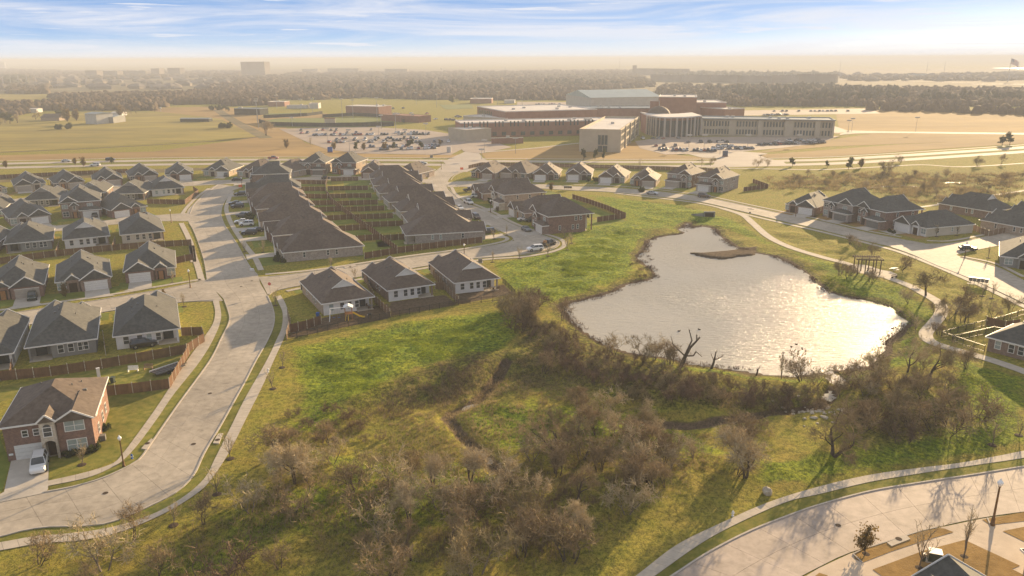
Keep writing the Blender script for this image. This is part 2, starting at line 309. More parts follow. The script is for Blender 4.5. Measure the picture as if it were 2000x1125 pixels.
POND_PX=[(1338,444),(1344,436),(1348,446),(1368,443),(1390,447),(1404,460),(1420,475),(1445,486),(1474,495),(1505,500),(1535,512),(1552,521),(1575,537),(1590,550),(1602,561),(1630,576),(1670,584),(1710,592),(1740,602),(1754,618),(1771,627),(1764,640),(1746,652),(1728,666),(1722,688),(1711,703),(1690,714),(1640,721),(1620,722),(1570,733),(1520,733),(1480,728),(1420,719),(1380,714),(1340,708),(1320,700),(1284,696),(1240,690),(1200,678),(1170,666),(1144,646),(1122,630),(1110,612),(1104,598),(1120,592),(1160,582),(1200,570),(1230,556),(1266,548),(1282,540),(1276,528),(1262,516),(1248,502),(1262,488),(1276,468),(1312,460),(1338,456),(1328,448)]
POND=[tuple(p) for p in resamp(PL(POND_PX+[POND_PX[0]],WZ),step=1.5)][:-1]
ISLE=PL([(1340,493),(1370,494),(1420,490),(1450,486),(1475,490),(1476,499),(1440,503),(1415,508),(1385,505),(1360,500)],WZ)
PD2=PL([(1620,727),(1640,734),(1654,746),(1648,756),(1624,748),(1615,738)],WZ); PD3=PL([(1622,764),(1627,774),(1618,784),(1611,777)],WZ)
CREEK=PL([(1630,752),(1620,768),(1600,790),(1560,795),(1500,801),(1430,810),(1350,815),(1290,812),(1245,806)])
CREEK2=PL([(990,700),(960,735),(925,770),(880,790),(873,802),(900,835),(932,864),(958,884),(975,900)])
TRAIL=[tuple(q) for q in resamp(PL([(1395,403),(1410,407),(1450,420),(1470,436),(1500,462),(1540,482),(1600,501),(1660,517),(1690,526),(1720,534),(1770,556),(1805,574),(1836,594),(1838,612),(1822,634),(1808,652),(1818,668),(1860,682),(1930,702),(2000,726),(2060,750)]),step=6)]
OPEN_=PL([(560,668),(640,655),(760,622),(985,592),(990,552),(948,516),(1010,508),(1060,506),(1118,484),(1110,462),(1060,434),(1170,436),(1228,428),(1215,410),(1145,378),(1210,382),(1330,396),(1400,410),(1450,420),(1520,440),(1660,472),(1780,508),(1900,556),(2010,610),(2010,645),(1930,640),(1836,660),(1890,690),(2010,735),(2010,872),(1880,898),(1780,910),(1690,924),(1600,945),(1500,976),(1400,1020),(1320,1060),(1240,1118),(1180,1180),(0,1180),(0,1085),(90,1070),(165,1054),(245,1042),(325,1008),(385,972),(432,928),(482,822),(515,758),(540,706)])
def height(X,Y):
    ins=pin(X,Y,OPEN_); D=np.where(ins,pdist(X,Y,OPEN_),0); k=ss(D/7)
    Z=k*((vn(X,Y,9,1)-.5)*.9+(vn(X,Y,3.1,2)-.5)*.42+(vn(X,Y,1.3,3)-.5)*.18)
    # the dam band along the near shore stands a little proud, the floor behind it lower
    low=PL([(1000,690),(1100,705),(1250,755),(1400,790),(1560,800),(1500,880),(1300,960),(900,960),(620,930),(560,860),(700,760)]); li=pin(X,Y,low); Z-=np.where(li,ss(pdist(X,Y,low)/9),0)*1.1
    dp=pdist(X,Y,POND); pi=pin(X,Y,POND); jag=(vn(X,Y,2.2,9)-.5)*1.3
    bank=WZ+ .02+ss((dp+jag-.2)/5.5)*(Z-WZ); Z=np.where(pi,WZ-.05-np.minimum(1.2,np.maximum(0,dp+jag)*.16),np.where(dp<9,bank,Z))
    ii=pin(X,Y,ISLE); Z=np.where(ii,WZ+.1+np.minimum(.35,pdist(X,Y,ISLE)*.25),Z)
    for q in(PD2,PD3): Z=np.where(pin(X,Y,q),WZ-.4,np.where((pdist(X,Y,q)<2)&~pi,np.minimum(Z,WZ+.05+pdist(X,Y,q)*.4),Z))
    for q,w,dd in((CREEK,1.3,.8),(CREEK2,1.1,1.0)):
        d=pdist(X,Y,q,False)+(vn(X,Y,1.7,5)-.5)*.8; Z=np.where(d<w*2,Z-dd*ss(1-d/(w*2)),Z)
    dt=pdist(X,Y,TRAIL,False); Z=np.where((dt<4.5)&~pi,Z*ss((dt-1.9)/2.6),Z)
    return Z
# zones: r = lush weeds, g = dry scrub, b = bare ground
ZONES=[]
def zone(px,ch,soft,amt=1.0): ZONES.append((PL(px),ch,soft,amt))
zone([(560,680),(760,634),(990,600),(1030,640),(980,700),(820,720),(700,790),(640,850),(560,850),(580,760)],0,5,.75)
zone([(570,700),(760,650),(930,620),(870,690),(700,760),(600,740)],0,6,.5)
zone([(960,515),(1120,480),(1100,440),(1220,430),(1150,380),(1330,400),(1440,430),(1500,470),(1640,520),(1760,560),(1840,610),(1800,650),(1830,700),(1990,760),(2010,870),(1700,910),(1700,860),(1900,820),(1860,720),(1680,720),(1640,760),(1700,600),(1560,500),(1400,440),(1280,450),(1230,540),(1060,600),(980,560)],0,6,.85)
zone([(1080,480),(1240,400),(1330,410),(1260,520),(1080,590),(1000,540)],0,7,.5)
zone([(1850,690),(2010,740),(2010,870),(1900,840)],0,5,.8)
zone([(1470,900),(1900,850),(1990,880),(1700,920),(1480,960)],0,4,.8)
zone([(600,930),(900,880),(1000,900),(1080,960),(900,1040),(700,1060),(560,1060),(440,1130),(300,1130),(440,1000)],0,7,.75)
zone([(860,780),(1000,770),(1300,790),(1450,880),(1300,900),(1100,860),(960,880),(880,830)],0,6,.75); zone([(600,870),(860,900),(980,900),(860,960),(640,940)],0,5,.8)
zone([(1130,640),(1340,712),(1560,740),(1640,728),(1700,720),(1690,745),(1560,752),(1340,724),(1130,655)],0,2,.9)
zone([(640,800),(760,740),(900,690),(1000,680),(1040,620),(1140,655),(1250,705),(1400,740),(1620,765),(1560,800),(1300,790),(1100,740),(980,760),(800,780)],1,5,.95)
zone([(430,900),(560,830),(760,830),(900,880),(960,905),(1200,860),(1420,880),(1450,950),(1280,1020),(1180,1130),(0,1130),(0,1090),(260,1060),(400,1000)],1,6,.42)
zone([(1640,760),(1880,760),(1930,830),(1800,870),(1640,880)],1,5,.7)
zone([(1240,545),(1280,510),(1240,450),(1330,430),(1290,470)],1,3,.5)
zone([(1560,335),(1800,330),(2010,325),(2010,380),(1780,402),(1640,375),(1500,372),(1440,345)],1,12,.5)
zone([(1330,482),(1480,480),(1482,505),(1400,512),(1335,498)],1,1.5,1); zone([(1330,482),(1480,480),(1482,505),(1400,512),(1335,498)],2,1.5,.75)
zone([(560,662),(760,622),(760,592),(625,622),(570,640)],2,1,.9); zone([(762,618),(895,595),(870,575),(760,590)],2,1,.8); zone([(895,595),(1004,574),(985,555),(890,575)],2,1,.9)
XS=np.r_[-9000,-5000,-3000,-1800,-1100,-700,-450,-330,-260,-220,-190,-170,np.arange(-158,-130,4),np.arange(-130,200,1.0),np.arange(200,240,4),250,280,330,430,600,900,1400,2200,3600,6000,9500].astype(float)
YS=np.r_[-400,-100,0,30,45,np.arange(56,300,1.0),np.arange(300,440,5),450,480,530,600,700,850,1050,1300,1700,2300,3200,4500,6500,9500,13000].astype(float)
GX,GY=np.meshgrid(XS,YS); GZ=height(GX,GY)
zc=np.zeros((GX.size,4),np.float32); zc[:,3]=1; XF,YF=GX.ravel(),GY.ravel()
for poly,ch,soft,amt in ZONES:
    i=pin(XF,YF,poly); d=pdist(XF,YF,poly); w=np.where(i,ss(.5+d/soft/2),ss(.5-d/soft/2))*amt; zc[:,ch]=np.maximum(zc[:,ch],w)
dp=pdist(XF,YF,POND); nz=vn(XF,YF,4,21); nearshore=ss(1-(dp-.9-2.0*nz)/2.2); zc[:,1]=np.maximum(zc[:,1],nearshore); zc[:,2]=np.maximum(zc[:,2],ss(1-(dp-.2-1.2*nz)/1.6)*.85)
dc=np.minimum(pdist(XF,YF,CREEK,False),pdist(XF,YF,CREEK2,False)); zc[:,2]=np.maximum(zc[:,2],ss(1.2-dc/1.6)*.9); zc[:,0]*=1-ss(1.2-dc/2.2)
nx,ny=len(XS),len(YS); idx=np.arange(nx*ny).reshape(ny,nx); GF=np.c_[idx[:-1,:-1].ravel(),idx[:-1,1:].ravel(),idx[1:,1:].ravel(),idx[1:,:-1].ravel()]
def ground_mat():
    m=bpy.data.materials.new('ground'); m.use_nodes=True; nt=m.node_tree; N=nt.nodes; L=nt.links; B=N['Principled BSDF']; B.inputs['Roughness'].default_value=1; B.inputs['Specular IOR Level'].default_value=.08
    g=N.new('ShaderNodeNewGeometry'); at=N.new('ShaderNodeAttribute'); at.attribute_name='zone'; sp=N.new('ShaderNodeSeparateColor'); L.new(at.outputs['Color'],sp.inputs[0])
    def noise(s,d=5,r=.62,st=None):
        n=N.new('ShaderNodeTexNoise'); n.inputs['Scale'].default_value=s; n.inputs['Detail'].default_value=d; n.inputs['Roughness'].default_value=r
        if st: mp=N.new('ShaderNodeMapping'); mp.inputs['Scale'].default_value=st; L.new(g.outputs['Position'],mp.inputs[0]); L.new(mp.outputs[0],n.inputs['Vector'])
        else: L.new(g.outputs['Position'],n.inputs['Vector'])
        return n.outputs[0]
    def mixc(f,a,b):
        x=N.new('ShaderNodeMix'); x.data_type='RGBA'; L.new(f,x.inputs[0]) if not isinstance(f,float) else setattr(x.inputs[0],'default_value',f)
        for k,q in((6,a),(7,b)):
            if isinstance(q,tuple): x.inputs[k].default_value=(*q,1)
            else: L.new(q,x.inputs[k])
        return x.outputs[2]
    def thr(src,n,amp,lo=.35,hi=.65):
        a=N.new('ShaderNodeMath'); a.operation='MULTIPLY_ADD'; L.new(n,a.inputs[0]); a.inputs[1].default_value=amp; a.inputs[2].default_value=-amp/2
        b=N.new('ShaderNodeMath'); b.operation='ADD'; L.new(src,b.inputs[0]); L.new(a.outputs[0],b.inputs[1])
        k=N.new('ShaderNodeMapRange'); k.interpolation_type='SMOOTHSTEP'; k.inputs[1].default_value=lo; k.inputs[2].default_value=hi; L.new(b.outputs[0],k.inputs[0]); return k.outputs[0]
    nf=noise(1.5,9,.78,(1,.8,1)); nm=noise(.28,5); nb=noise(.06,4); nt_=noise(7,4,.7)
    def rp(n,a,b,lo=.35,hi=.65): r=ramp(N,a,b,lo,hi); L.new(n,r.inputs[0]); return r.outputs[0]
    base=mixc(rp(nm,(0,0,0),(1,1,1)),rp(nf,(.24,.195,.04),(.41,.325,.07)),rp(nf,(.17,.185,.026),(.36,.32,.05)))
    lush=mixc(rp(nm,(0,0,0),(1,1,1)),rp(nf,(.065,.13,.012),(.23,.33,.03),.4,.6),rp(nf,(.14,.19,.016),(.42,.43,.036),.4,.6))
    scrub=mixc(rp(nm,(0,0,0),(1,1,1)),rp(nf,(.065,.06,.018),(.25,.19,.075),.4,.6),rp(nf,(.10,.115,.015),(.37,.35,.05),.4,.6))
    bare=rp(nf,(.10,.07,.045),(.19,.13,.085))
    c=mixc(thr(sp.outputs[0],nm,.9),base,lush); c=mixc(thr(sp.outputs[1],nm,1.0,.3,.7),c,scrub); c=mixc(thr(sp.outputs[2],nf,.4),c,bare)
    # broken tufts: dark gaps and pale stalks
    gap=thr(nt_,nf,.8,.36,.56); c=mixc(gap,mixc(.6,c,(.025,.03,.010)),c)
    L.new(c,B.inputs['Base Color'])
    b=N.new('ShaderNodeBump'); b.inputs['Distance'].default_value=.7; b.inputs['Strength'].default_value=1
    a=N.new('ShaderNodeMath'); a.operation='MULTIPLY_ADD'; L.new(nt_,a.inputs[0]); a.inputs[1].default_value=.30; L.new(nf,a.inputs[2])
    zs=N.new('ShaderNodeMath'); zs.operation='ADD'; L.new(sp.outputs[0],zs.inputs[0]); L.new(sp.outputs[1],zs.inputs[1])
    zk=N.new('ShaderNodeMapRange'); zk.inputs[3].default_value=.25; zk.inputs[4].default_value=1.0; L.new(zs.outputs[0],zk.inputs[0])
    h=N.new('ShaderNodeMath'); h.operation='MULTIPLY'; L.new(a.outputs[0],h.inputs[0]); L.new(zk.outputs[0],h.inputs[1]); L.new(h.outputs[0],b.inputs['Height']); L.new(b.outputs[0],B.inputs['Normal'])
    return m
M['ground']=ground_mat()
me=npmesh('ground',np.c_[XF,YF,GZ.ravel()],GF,M['ground'],smooth=True)
ca=me.color_attributes.new('zone','FLOAT_COLOR','POINT'); ca.data.foreach_set('color',zc.ravel())
tag(link('ground',me),kind='structure')
# fast lookup of the ground height on the fine grid
def gz(x,y):
    i=int(np.clip(np.searchsorted(XS,x)-1,0,nx-2)); j=int(np.clip(np.searchsorted(YS,y)-1,0,ny-2)); u=(x-XS[i])/(XS[i+1]-XS[i]); v=(y-YS[j])/(YS[j+1]-YS[j])
    return float((GZ[j,i]*(1-u)+GZ[j,i+1]*u)*(1-v)+(GZ[j+1,i]*(1-u)+GZ[j+1,i+1]*u)*v)
def gzv(x,y):
    i=np.clip(np.searchsorted(XS,x)-1,0,nx-2); j=np.clip(np.searchsorted(YS,y)-1,0,ny-2); u=(x-XS[i])/(XS[i+1]-XS[i]); v=(y-YS[j])/(YS[j+1]-YS[j])
    return (GZ[j,i]*(1-u)+GZ[j,i+1]*u)*(1-v)+(GZ[j+1,i]*(1-u)+GZ[j+1,i+1]*u)*v
# ---------------------------------------------------------------- water
def water_mat():
    m=bpy.data.materials.new('water'); m.use_nodes=True; nt=m.node_tree; N=nt.nodes; L=nt.links; B=N['Principled BSDF']
    B.inputs['Roughness'].default_value=.14; B.inputs['IOR'].default_value=1.33; B.inputs['Specular IOR Level'].default_value=.10
    g=N.new('ShaderNodeNewGeometry')
    n0=N.new('ShaderNodeTexNoise'); n0.inputs['Scale'].default_value=.03; n0.inputs['Detail'].default_value=3; L.new(g.outputs['Position'],n0.inputs['Vector'])
    r=ramp(N,(.49,.455,.385),(.44,.415,.36)); L.new(n0.outputs[0],r.inputs[0]); L.new(r.outputs[0],B.inputs['Base Color'])
    mp=N.new('ShaderNodeMapping'); mp.inputs['Scale'].default_value=(.8,3.0,1); mp.inputs['Rotation'].default_value=(0,0,.12); L.new(g.outputs['Position'],mp.inputs[0])
    n=N.new('ShaderNodeTexNoise'); n.inputs['Scale'].default_value=.75; n.inputs['Detail'].default_value=5; n.inputs['Roughness'].default_value=.6; L.new(mp.outputs[0],n.inputs['Vector'])
    n2=N.new('ShaderNodeTexNoise'); n2.inputs['Scale'].default_value=.025; n2.inputs['Detail'].default_value=2; L.new(g.outputs['Position'],n2.inputs['Vector'])
    k=N.new('ShaderNodeMapRange'); k.inputs[1].default_value=.4; k.inputs[2].default_value=.6; k.inputs[3].default_value=.6; k.inputs[4].default_value=1.2; L.new(n2.outputs[0],k.inputs[0])
    mu=N.new('ShaderNodeMath'); mu.operation='MULTIPLY'; L.new(n.outputs[0],mu.inputs[0]); L.new(k.outputs[0],mu.inputs[1])
    b=N.new('ShaderNodeBump'); b.inputs['Distance'].default_value=.30; b.inputs['Strength'].default_value=1; L.new(mu.outputs[0],b.inputs['Height']); L.new(b.outputs[0],B.inputs['Normal'])
    return m
M['water']=water_mat()
def sheet(name,pts,z,m,kind='structure',parent=None,ribs=None):
    from mathutils.geometry import tessellate_polygon
    v=[Vector((p[0],p[1],z)) for p in pts]; t=tessellate_polygon([v]); fs=[]
    for a,b,c in t:
        n=(v[b]-v[a]).cross(v[c]-v[a]).z; fs.append((a,b,c) if n>0 else (a,c,b))
    me=bpy.data.meshes.new(name); me.from_pydata(v,[],fs); me.materials.append(m); o=link(name,me,parent)
    if kind and not parent: tag(o,kind=kind)
    return o
def grow(poly,d):
    p=np.array([(q[0],q[1]) for q in poly]); a=np.roll(p,1,0); b=np.roll(p,-1,0); t=b-a; t/=np.maximum(np.hypot(t[:,0],t[:,1]),1e-9)[:,None]
    area=.5*np.sum(p[:,0]*np.roll(p[:,1],-1)-np.roll(p[:,0],-1)*p[:,1]); s=1 if area>0 else -1
    return p+np.c_[t[:,1],-t[:,0]]*d*s
sheet('pond',grow(POND,2.0),WZ,M['water']); 
for q_ in(PD2,PD3): sheet('outlet_pool',grow([(t[0]+.35*math.sin(k_*2.3),t[1]+.5*math.sin(k_*1.7)) for k_,t in enumerate(resamp(q_+[q_[0]],n=25))][:-1],.2),WZ-.01,M['water'])
c2=resamp(PL([(905,778),(925,772),(938,768)]),n=6); 
for q,w in(([(903,780),(918,774),(936,769)],.9),([(936,866),(946,874),(958,886)],1.0)):
    a=resamp(PL(q),n=8); t=np.gradient(a,axis=0); t/=np.hypot(*t.T)[:,None]; nn=np.c_[-t[:,1],t[:,0]]; ww=(w*np.sin(np.linspace(.3,2.84,8)))[:,None]
    zz=min(gz(*p) for p in a)+.18; sheet('creek_water',np.vstack([a+nn*ww,(a-nn*ww)[::-1]]),zz,M['water'])
# ---------------------------------------------------------------- roads and walks
def pave(name,left,right,lanes,step,m,z=.02,th=.035,gap=.032,maxobj=300,minpx=10,base=True,smooth=True):
    A=resamp(left,n=240,smooth=smooth); Bq=resamp(right,n=240,smooth=smooth); mid=(A+Bq)/2; s=np.r_[0,np.cumsum(np.hypot(*np.diff(mid,axis=0).T))]
    n=max(1,int(round(s[-1]/step))); q=np.linspace(0,s[-1],n+1)
    ip=lambda C,t:np.array([np.interp(t,s,C[:,0]),np.interp(t,s,C[:,1])])
    fine=np.linspace(0,s[-1],n*3+1); bl=[ip(A,t) for t in fine]; br=[ip(Bq,t) for t in fine]
    v=[(*p,z) for p in bl]+[(*p,z) for p in br]; k=len(bl); f=[(i,k+i,k+i+1,i+1) for i in range(k-1)]
    f=[t if (Vector(v[t[1]])-Vector(v[t[0]])).cross(Vector(v[t[3]])-Vector(v[t[0]])).z>0 else t[::-1] for t in f]
    me=bpy.data.meshes.new(name); me.from_pydata(v,[],f); me.materials.append(M['joint'] if base else m); root=tag(link(name,me),kind='structure')
    cells=[]
    for i in range(n):
        L_=q[i+1]-q[i]; g=gap/2
        ts=[q[i]+g,q[i]+L_/2,q[i+1]-g]
        for j in range(lanes):
            ring=[]
            for t in ts:
                a=ip(A,t); b=ip(Bq,t); w=max(np.hypot(*(b-a)),.01); e=g/w
                ring.append((a+(b-a)*(j/lanes+e),a+(b-a)*((j+1)/lanes-e)))
            pts=[r[0] for r in ring]+[r[1] for r in ring[::-1]]
            cx,cy=np.mean(pts,axis=0); p=PX((cx,cy,0)); dd=Vector((cx,cy,-CH)).length
            vis=(-80<p[0]<2080 and 90<p[1]<1200); d=Vector((cx,cy)).length; sz=math.sqrt(L_*np.hypot(*(ip(Bq,ts[1])-ip(A,ts[1])))/lanes*CH/dd)*FP/dd
            cells.append((sz if vis else 0,pts))
    cells.sort(key=lambda c:-c[0]); rest=MB()
    for r,(sz,pts) in enumerate(cells):
        if r<maxobj and sz>=minpx:
            b=MB().prism(pts,z+.004,z+th,bot=False); b.obj('panel' if lanes>1 else 'slab',m,root)
        else: rest.prism(pts,z+.004,z+th,bot=False)
    if rest.v: tag(rest.obj('paving',m,root),kind='stuff')
    return root
def kerb(pts,w=.22,h=.15,smooth=True,name='kerb'):
    a=resamp(pts,step=1.5,smooth=smooth); t=np.gradient(a,axis=0); t/=np.maximum(np.hypot(*t.T),1e-9)[:,None]; nn=np.c_[-t[:,1],t[:,0]]*w/2
    n=len(a); v=[];f=[]
    for i in range(n):
        l=a[i]+nn[i]; r=a[i]-nn[i]; v+=[(*l,0),(*l,h),(*r,h),(*r,0)]
    for i in range(n-1):
        for k in range(3): f.append((4*i+k,4*i+4+k,4*i+5+k,4*i+k+1))
    f+=[(0,1,2,3),(4*n-1,4*n-2,4*n-3,4*n-4)]
    me=bpy.data.meshes.new(name); me.from_pydata(v,[],f); me.materials.append(M['kerb']); return tag(link(name,me),kind='structure')
def strip(name,px,w,m,z,step=None,world=False):
    c=resamp(px if world else PL(px),step=2.0); t=np.gradient(c,axis=0); t/=np.maximum(np.hypot(*t.T),1e-9)[:,None]; nn=np.c_[-t[:,1],t[:,0]]*w/2
    if step: return pave(name,[tuple(p) for p in c+nn],[tuple(p) for p in c-nn],1,step,m,z=z)
    v=[(*p,z) for p in c+nn]+[(*p,z) for p in c-nn]; n=len(c); me=bpy.data.meshes.new(name); me.from_pydata(v,[],[(n+i,n+i+1,i+1,i) for i in range(n-1)]); me.materials.append(m); return tag(link(name,me),kind='structure')
# main street, lower curve
AR=[(-110,1072),(0,1049),(40,1038),(90,1030),(160,1028),(220,1020),(300,986),(350,958),(380,926),(400,884),(430,834),(460,780),(480,744),(500,705),(520,670),(532,644),(536,620),(532,600),(523,578)]
AL=[(-110,1000),(0,980),(35,972),(86,962),(140,952),(190,938),(230,922),(270,900),(286,880),(300,860),(350,788),(410,705),(432,662),(448,628),(446,608),(438,586)]
pave('street',PL(AL),PL(AR),3,4.6,M['road'],z=.02)
kerb(PL(AR)); kerb(PL(AL[3:]))
# intersection and upper part
UL=[(438,586),(428,575),(412,560),(405,546),(400,515),(393,490),(383,462),(374,444),(366,428),(366,412),(378,398),(396,380),(414,366),(426,360)]
UR=[(523,578),(516,566),(508,553),(505,540),(490,524),(475,499),(461,474),(448,454),(438,438),(432,420),(434,404),(441,390),(452,374),(474,366)]
pave('street',PL(UL),PL(UR),3,4.6,M['road'],z=.024)
kerb(PL([(405,548),(400,515),(393,490),(383,462),(376,446),(370,437)])); kerb(PL([(371,418),(380,399),(400,380),(425,361)])); kerb(PL([(504,538),(490,524),(475,499),(461,474),(448,454),(438,438),(432,420),(434,404),(441,390),(452,374)]))
# side street to the left (B), street behind (C), row street (G)
pave('side_street',PL([(-120,640),(0,616),(130,596),(220,582),(320,565),(404,546)]),PL([(-120,668),(60,634),(180,614),(240,604),(350,591),(436,588)]),2,4.6,M['road'],z=.028)
kerb(PL([(-120,640),(0,616),(130,596),(220,582),(320,565),(390,550)])); kerb(PL([(-120,668),(60,634),(180,614),(240,604),(350,591),(420,586)]))
pave('back_street',PL([(-130,474),(0,454),(110,441),(200,431),(300,421),(368,416)]),PL([(-130,486),(0,466),(110,452),(200,441),(300,433),(372,432)]),2,4.6,M['road'],z=.028)
pave('row_street',PL([(-150,410),(-40,397),(60,385),(160,374),(270,362),(400,353),(520,350),(640,345),(760,346),(840,350)]),PL([(-150,420),(-40,405),(60,393),(160,382),(270,369),(420,361),(520,357),(640,352),(760,353),(840,358)]),2,4.6,M['road'],z=.03)
# street D to the right of the crossing, cul-de-sac bend, street E up to the arterial
pave('cross_street',PL([(505,541),(524,540),(580,534),(640,526),(700,518),(800,503),(900,490),(950,482),(1004,470)]),PL([(523,576),(540,568),(588,558),(696,542),(800,525),(900,509),(940,504),(1000,499),(1062,490)]),2,4.6,M['road'],z=.032)
kerb(PL([(524,541),(580,535),(640,526),(700,518),(800,503),(900,490),(950,482),(990,474),(1003,467),(996,461),(975,456)])); kerb(PL([(526,576),(540,568),(588,558),(696,542),(800,525),(900,509),(940,504),(1000,500),(1062,492),(1088,482),(1092,473),(1078,466)]))
pave('bend_street',PL([(1004,470),(998,462),(975,450),(950,436),(925,420),(898,402),(874,386),(850,374),(838,364),(834,352),(842,340),(856,330),(868,320)]),PL([(1062,490),(1090,480),(1090,470),(1060,459),(1020,446),(992,434),(970,422),(940,408),(908,395),(886,380),(874,368),(874,356),(884,344),(906,334),(930,322)]),3,4.6,M['road'],z=.036)
kerb(PL([(1078,466),(1050,457),(1020,446),(992,434),(970,422),(940,408),(908,396),(886,380),(876,368)])); kerb(PL([(975,452),(950,437),(925,420)])); kerb(PL([(834,380),(830,368),(833,356)])); kerb(PL([(836,350),(850,338),(866,328)])); kerb(PL([(880,352),(890,342),(910,334)]))
# street G2 in front of the right-hand row, past the pond to the right edge
GT=[(872,356),(920,354),(1040,359),(1120,364),(1200,367),(1300,376),(1390,388),(1520,416),(1600,432),(1690,454),(1750,466),(1806,476)]
GB=[(874,366),(920,365),(1040,368),(1120,372),(1200,376),(1320,388),(1380,397),(1440,411),(1520,430),(1600,448),(1680,468),(1740,482)]
pave('pond_street',PL(GT),PL(GB),2,4.6,M['road'],z=.03); kerb(PL(GT[3:])); kerb(PL(GB[1:]))
pave('pond_street',PL([(1806,476),(1850,486),(1876,502),(1944,520),(2000,548),(2080,585)]),PL([(1740,482),(1780,496),(1830,518),(1896,544),(2000,592),(2080,632)]),2,4.6,M['road'],z=.034)
kerb(PL([(1876,503),(1944,521),(2000,549),(2080,586)])); kerb(PL([(1740,483),(1780,497),(1830,519),(1896,545),(2000,593),(2080,633)]))
pave('side_street',PL([(1790,476),(1850,476),(1900,468),(2000,446),(2100,428)]),PL([(1830,520),(1862,500),(1900,490),(1960,478),(2100,450)]),2,4.6,M['road'],z=.038)
kerb(PL([(1806,477),(1850,476),(1900,468),(2000,446),(2100,428)]))
# bottom right street F
FU=[(1220,1190),(1270,1152),(1314,1125),(1380,1082),(1460,1040),(1540,1008),(1600,987),(1700,960),(1800,943),(1900,928),(2000,912),(2100,900)]
FL=[(1420,1230),(1480,1178),(1540,1140),(1600,1108),(1660,1080),(1772,1046),(1840,1028),(1916,1012),(2000,1000),(2110,988)]
pave('street',PL(FU),PL(FL),2,4.8,M['roadp'],z=.02); kerb(PL(FU))
# sidewalks
WAL=[(-120,1078),(0,1060),(70,1048),(140,1042),(220,1030),(300,1004),(360,970),(400,934),(420,896),(450,836),(480,776),(520,706),(540,664),(550,640),(552,612),(544,592),(538,580)]
WAR=[(-120,1094),(0,1076),(80,1062),(160,1056),(240,1038),(320,1004),(380,968),(412,938),(450,880),(480,820),(512,756),(536,702),(556,658),(563,634),(562,608),(556,590),(548,577)]
pave('sidewalk',PL(WAL),PL(WAR),1,1.55,M['walk'],z=.05,gap=.03)
pave('sidewalk',PL([(94,940),(164,924),(220,906),(240,886),(260,860),(310,790),(366,704),(398,660),(416,632),(420,608),(415,586)]),PL([(94,950),(170,934),(214,916),(240,900),(270,868),(310,814),(340,770),(392,704),(420,656),(432,620),(428,588)]),1,1.55,M['walk'],z=.05,gap=.03)
pave('sidewalk',PL([(1180,1165),(1242,1125),(1320,1066),(1400,1026),(1500,982),(1600,951),(1700,928),(1800,914),(1880,904),(2000,881),(2090,862)]),PL([(1215,1170),(1280,1125),(1376,1058),(1460,1014),(1540,980),(1600,966),(1700,942),(1800,925),(1900,910),(2000,895),(2090,876)]),1,1.55,M['walk'],z=.05,gap=.03)
SW=[([(454,374),(446,392),(442,408),(447,426),(457,446),(470,466),(484,486),(497,502),(510,528)],1.5),([(512,548),(524,545),(580,537),(640,529),(700,521),(800,506),(900,494),(950,488),(988,482),(1004,474),(990,464)],1.4) if False else ([(518,536),(580,531),(640,524),(700,515),(800,500),(900,487),(950,479),(985,471),(990,465),(975,459)],1.3),
 ([(560,569),(600,561),(696,547),(800,529),(900,513),(960,506),(1020,502),(1070,494),(1098,484),(1102,474),(1090,465),(1064,457),(1030,446),(1000,434),(975,420),(944,406),(912,393),(890,379),(882,366)],1.4),
 ([(378,512),(374,480),(366,460),(358,444),(354,436)],1.5),([(394,548),(386,520),(379,500),(374,480)],1.5),([(356,418),(366,404),(384,386),(408,368)],1.3),
 ([(-100,609+4),(0,606),(130,588),(220,575),(320,558),(392,546)],1.3),([(1200,377.5),(1320,391),(1380,400),(1440,415),(1520,434),(1600,452),(1720,482),(1780,501),(1900,551),(2000,599),(2080,636)],1.6),
 ([(1120,361),(1200,363),(1290,371),(1390,384)],1.1),([(1390,384),(1520,412),(1600,428),(1690,450),(1760,463)],1.2),([(1810,470),(1850,471),(1900,463),(2000,441)],1.2),([(1880,501),(1944,515),(2000,541)],1.2),([(832,338),(846,330)],1.2)]
for p,w in SW: strip('sidewalk',p,w,M['walk'],.05,step=1.6)
strip('pond_trail',[(1410,407),(1450,420),(1470,436),(1500,462),(1540,482),(1600,501),(1660,517),(1720,538),(1770,556),(1805,574),(1836,594),(1838,612),(1822,634),(1808,652),(1818,668),(1860,682),(1930,702),(2000,726),(2060,750)],2.5,M['walk'],.055,step=2.4)
sheet('patio',PL([(1668,517),(1690,518),(1728,526),(1752,536),(1748,546),(1716,542),(1680,534),(1664,526)]),.10,M['walk'])
# verges: strips of grass between kerb and walk
def verge(a,b,m='verge',z=.028,name='verge'):
    A=resamp(PL(a),n=60); Bq=resamp(PL(b),n=60); v=[(*p,z) for p in A]+[(*p,z) for p in Bq]; f=[(i,60+i,61+i,i+1) for i in range(59)]
    f=[t if (Vector(v[t[1]])-Vector(v[t[0]])).cross(Vector(v[t[3]])-Vector(v[t[0]])).z>0 else t[::-1] for t in f]
    me=bpy.data.meshes.new(name); me.from_pydata(v,[],f); me.materials.append(M[m]); return tag(link(name,me),kind='structure')
verge(AR,WAL); verge([(100,961),(140,951),(190,937),(230,921),(268,900),(286,880),(300,860),(350,788),(410,705),(432,662),(447,628),(445,608),(438,588)],[(96,951),(170,934),(214,916),(240,900),(270,868),(310,814),(340,770),(392,704),(420,656),(432,622),(430,606),(428,590)])
verge(FU,[(1180,1190),(1240,1150),(1280,1125),(1376,1058),(1460,1014),(1540,980),(1600,966),(1700,942),(1800,925),(1900,910),(2000,895),(2090,876)])
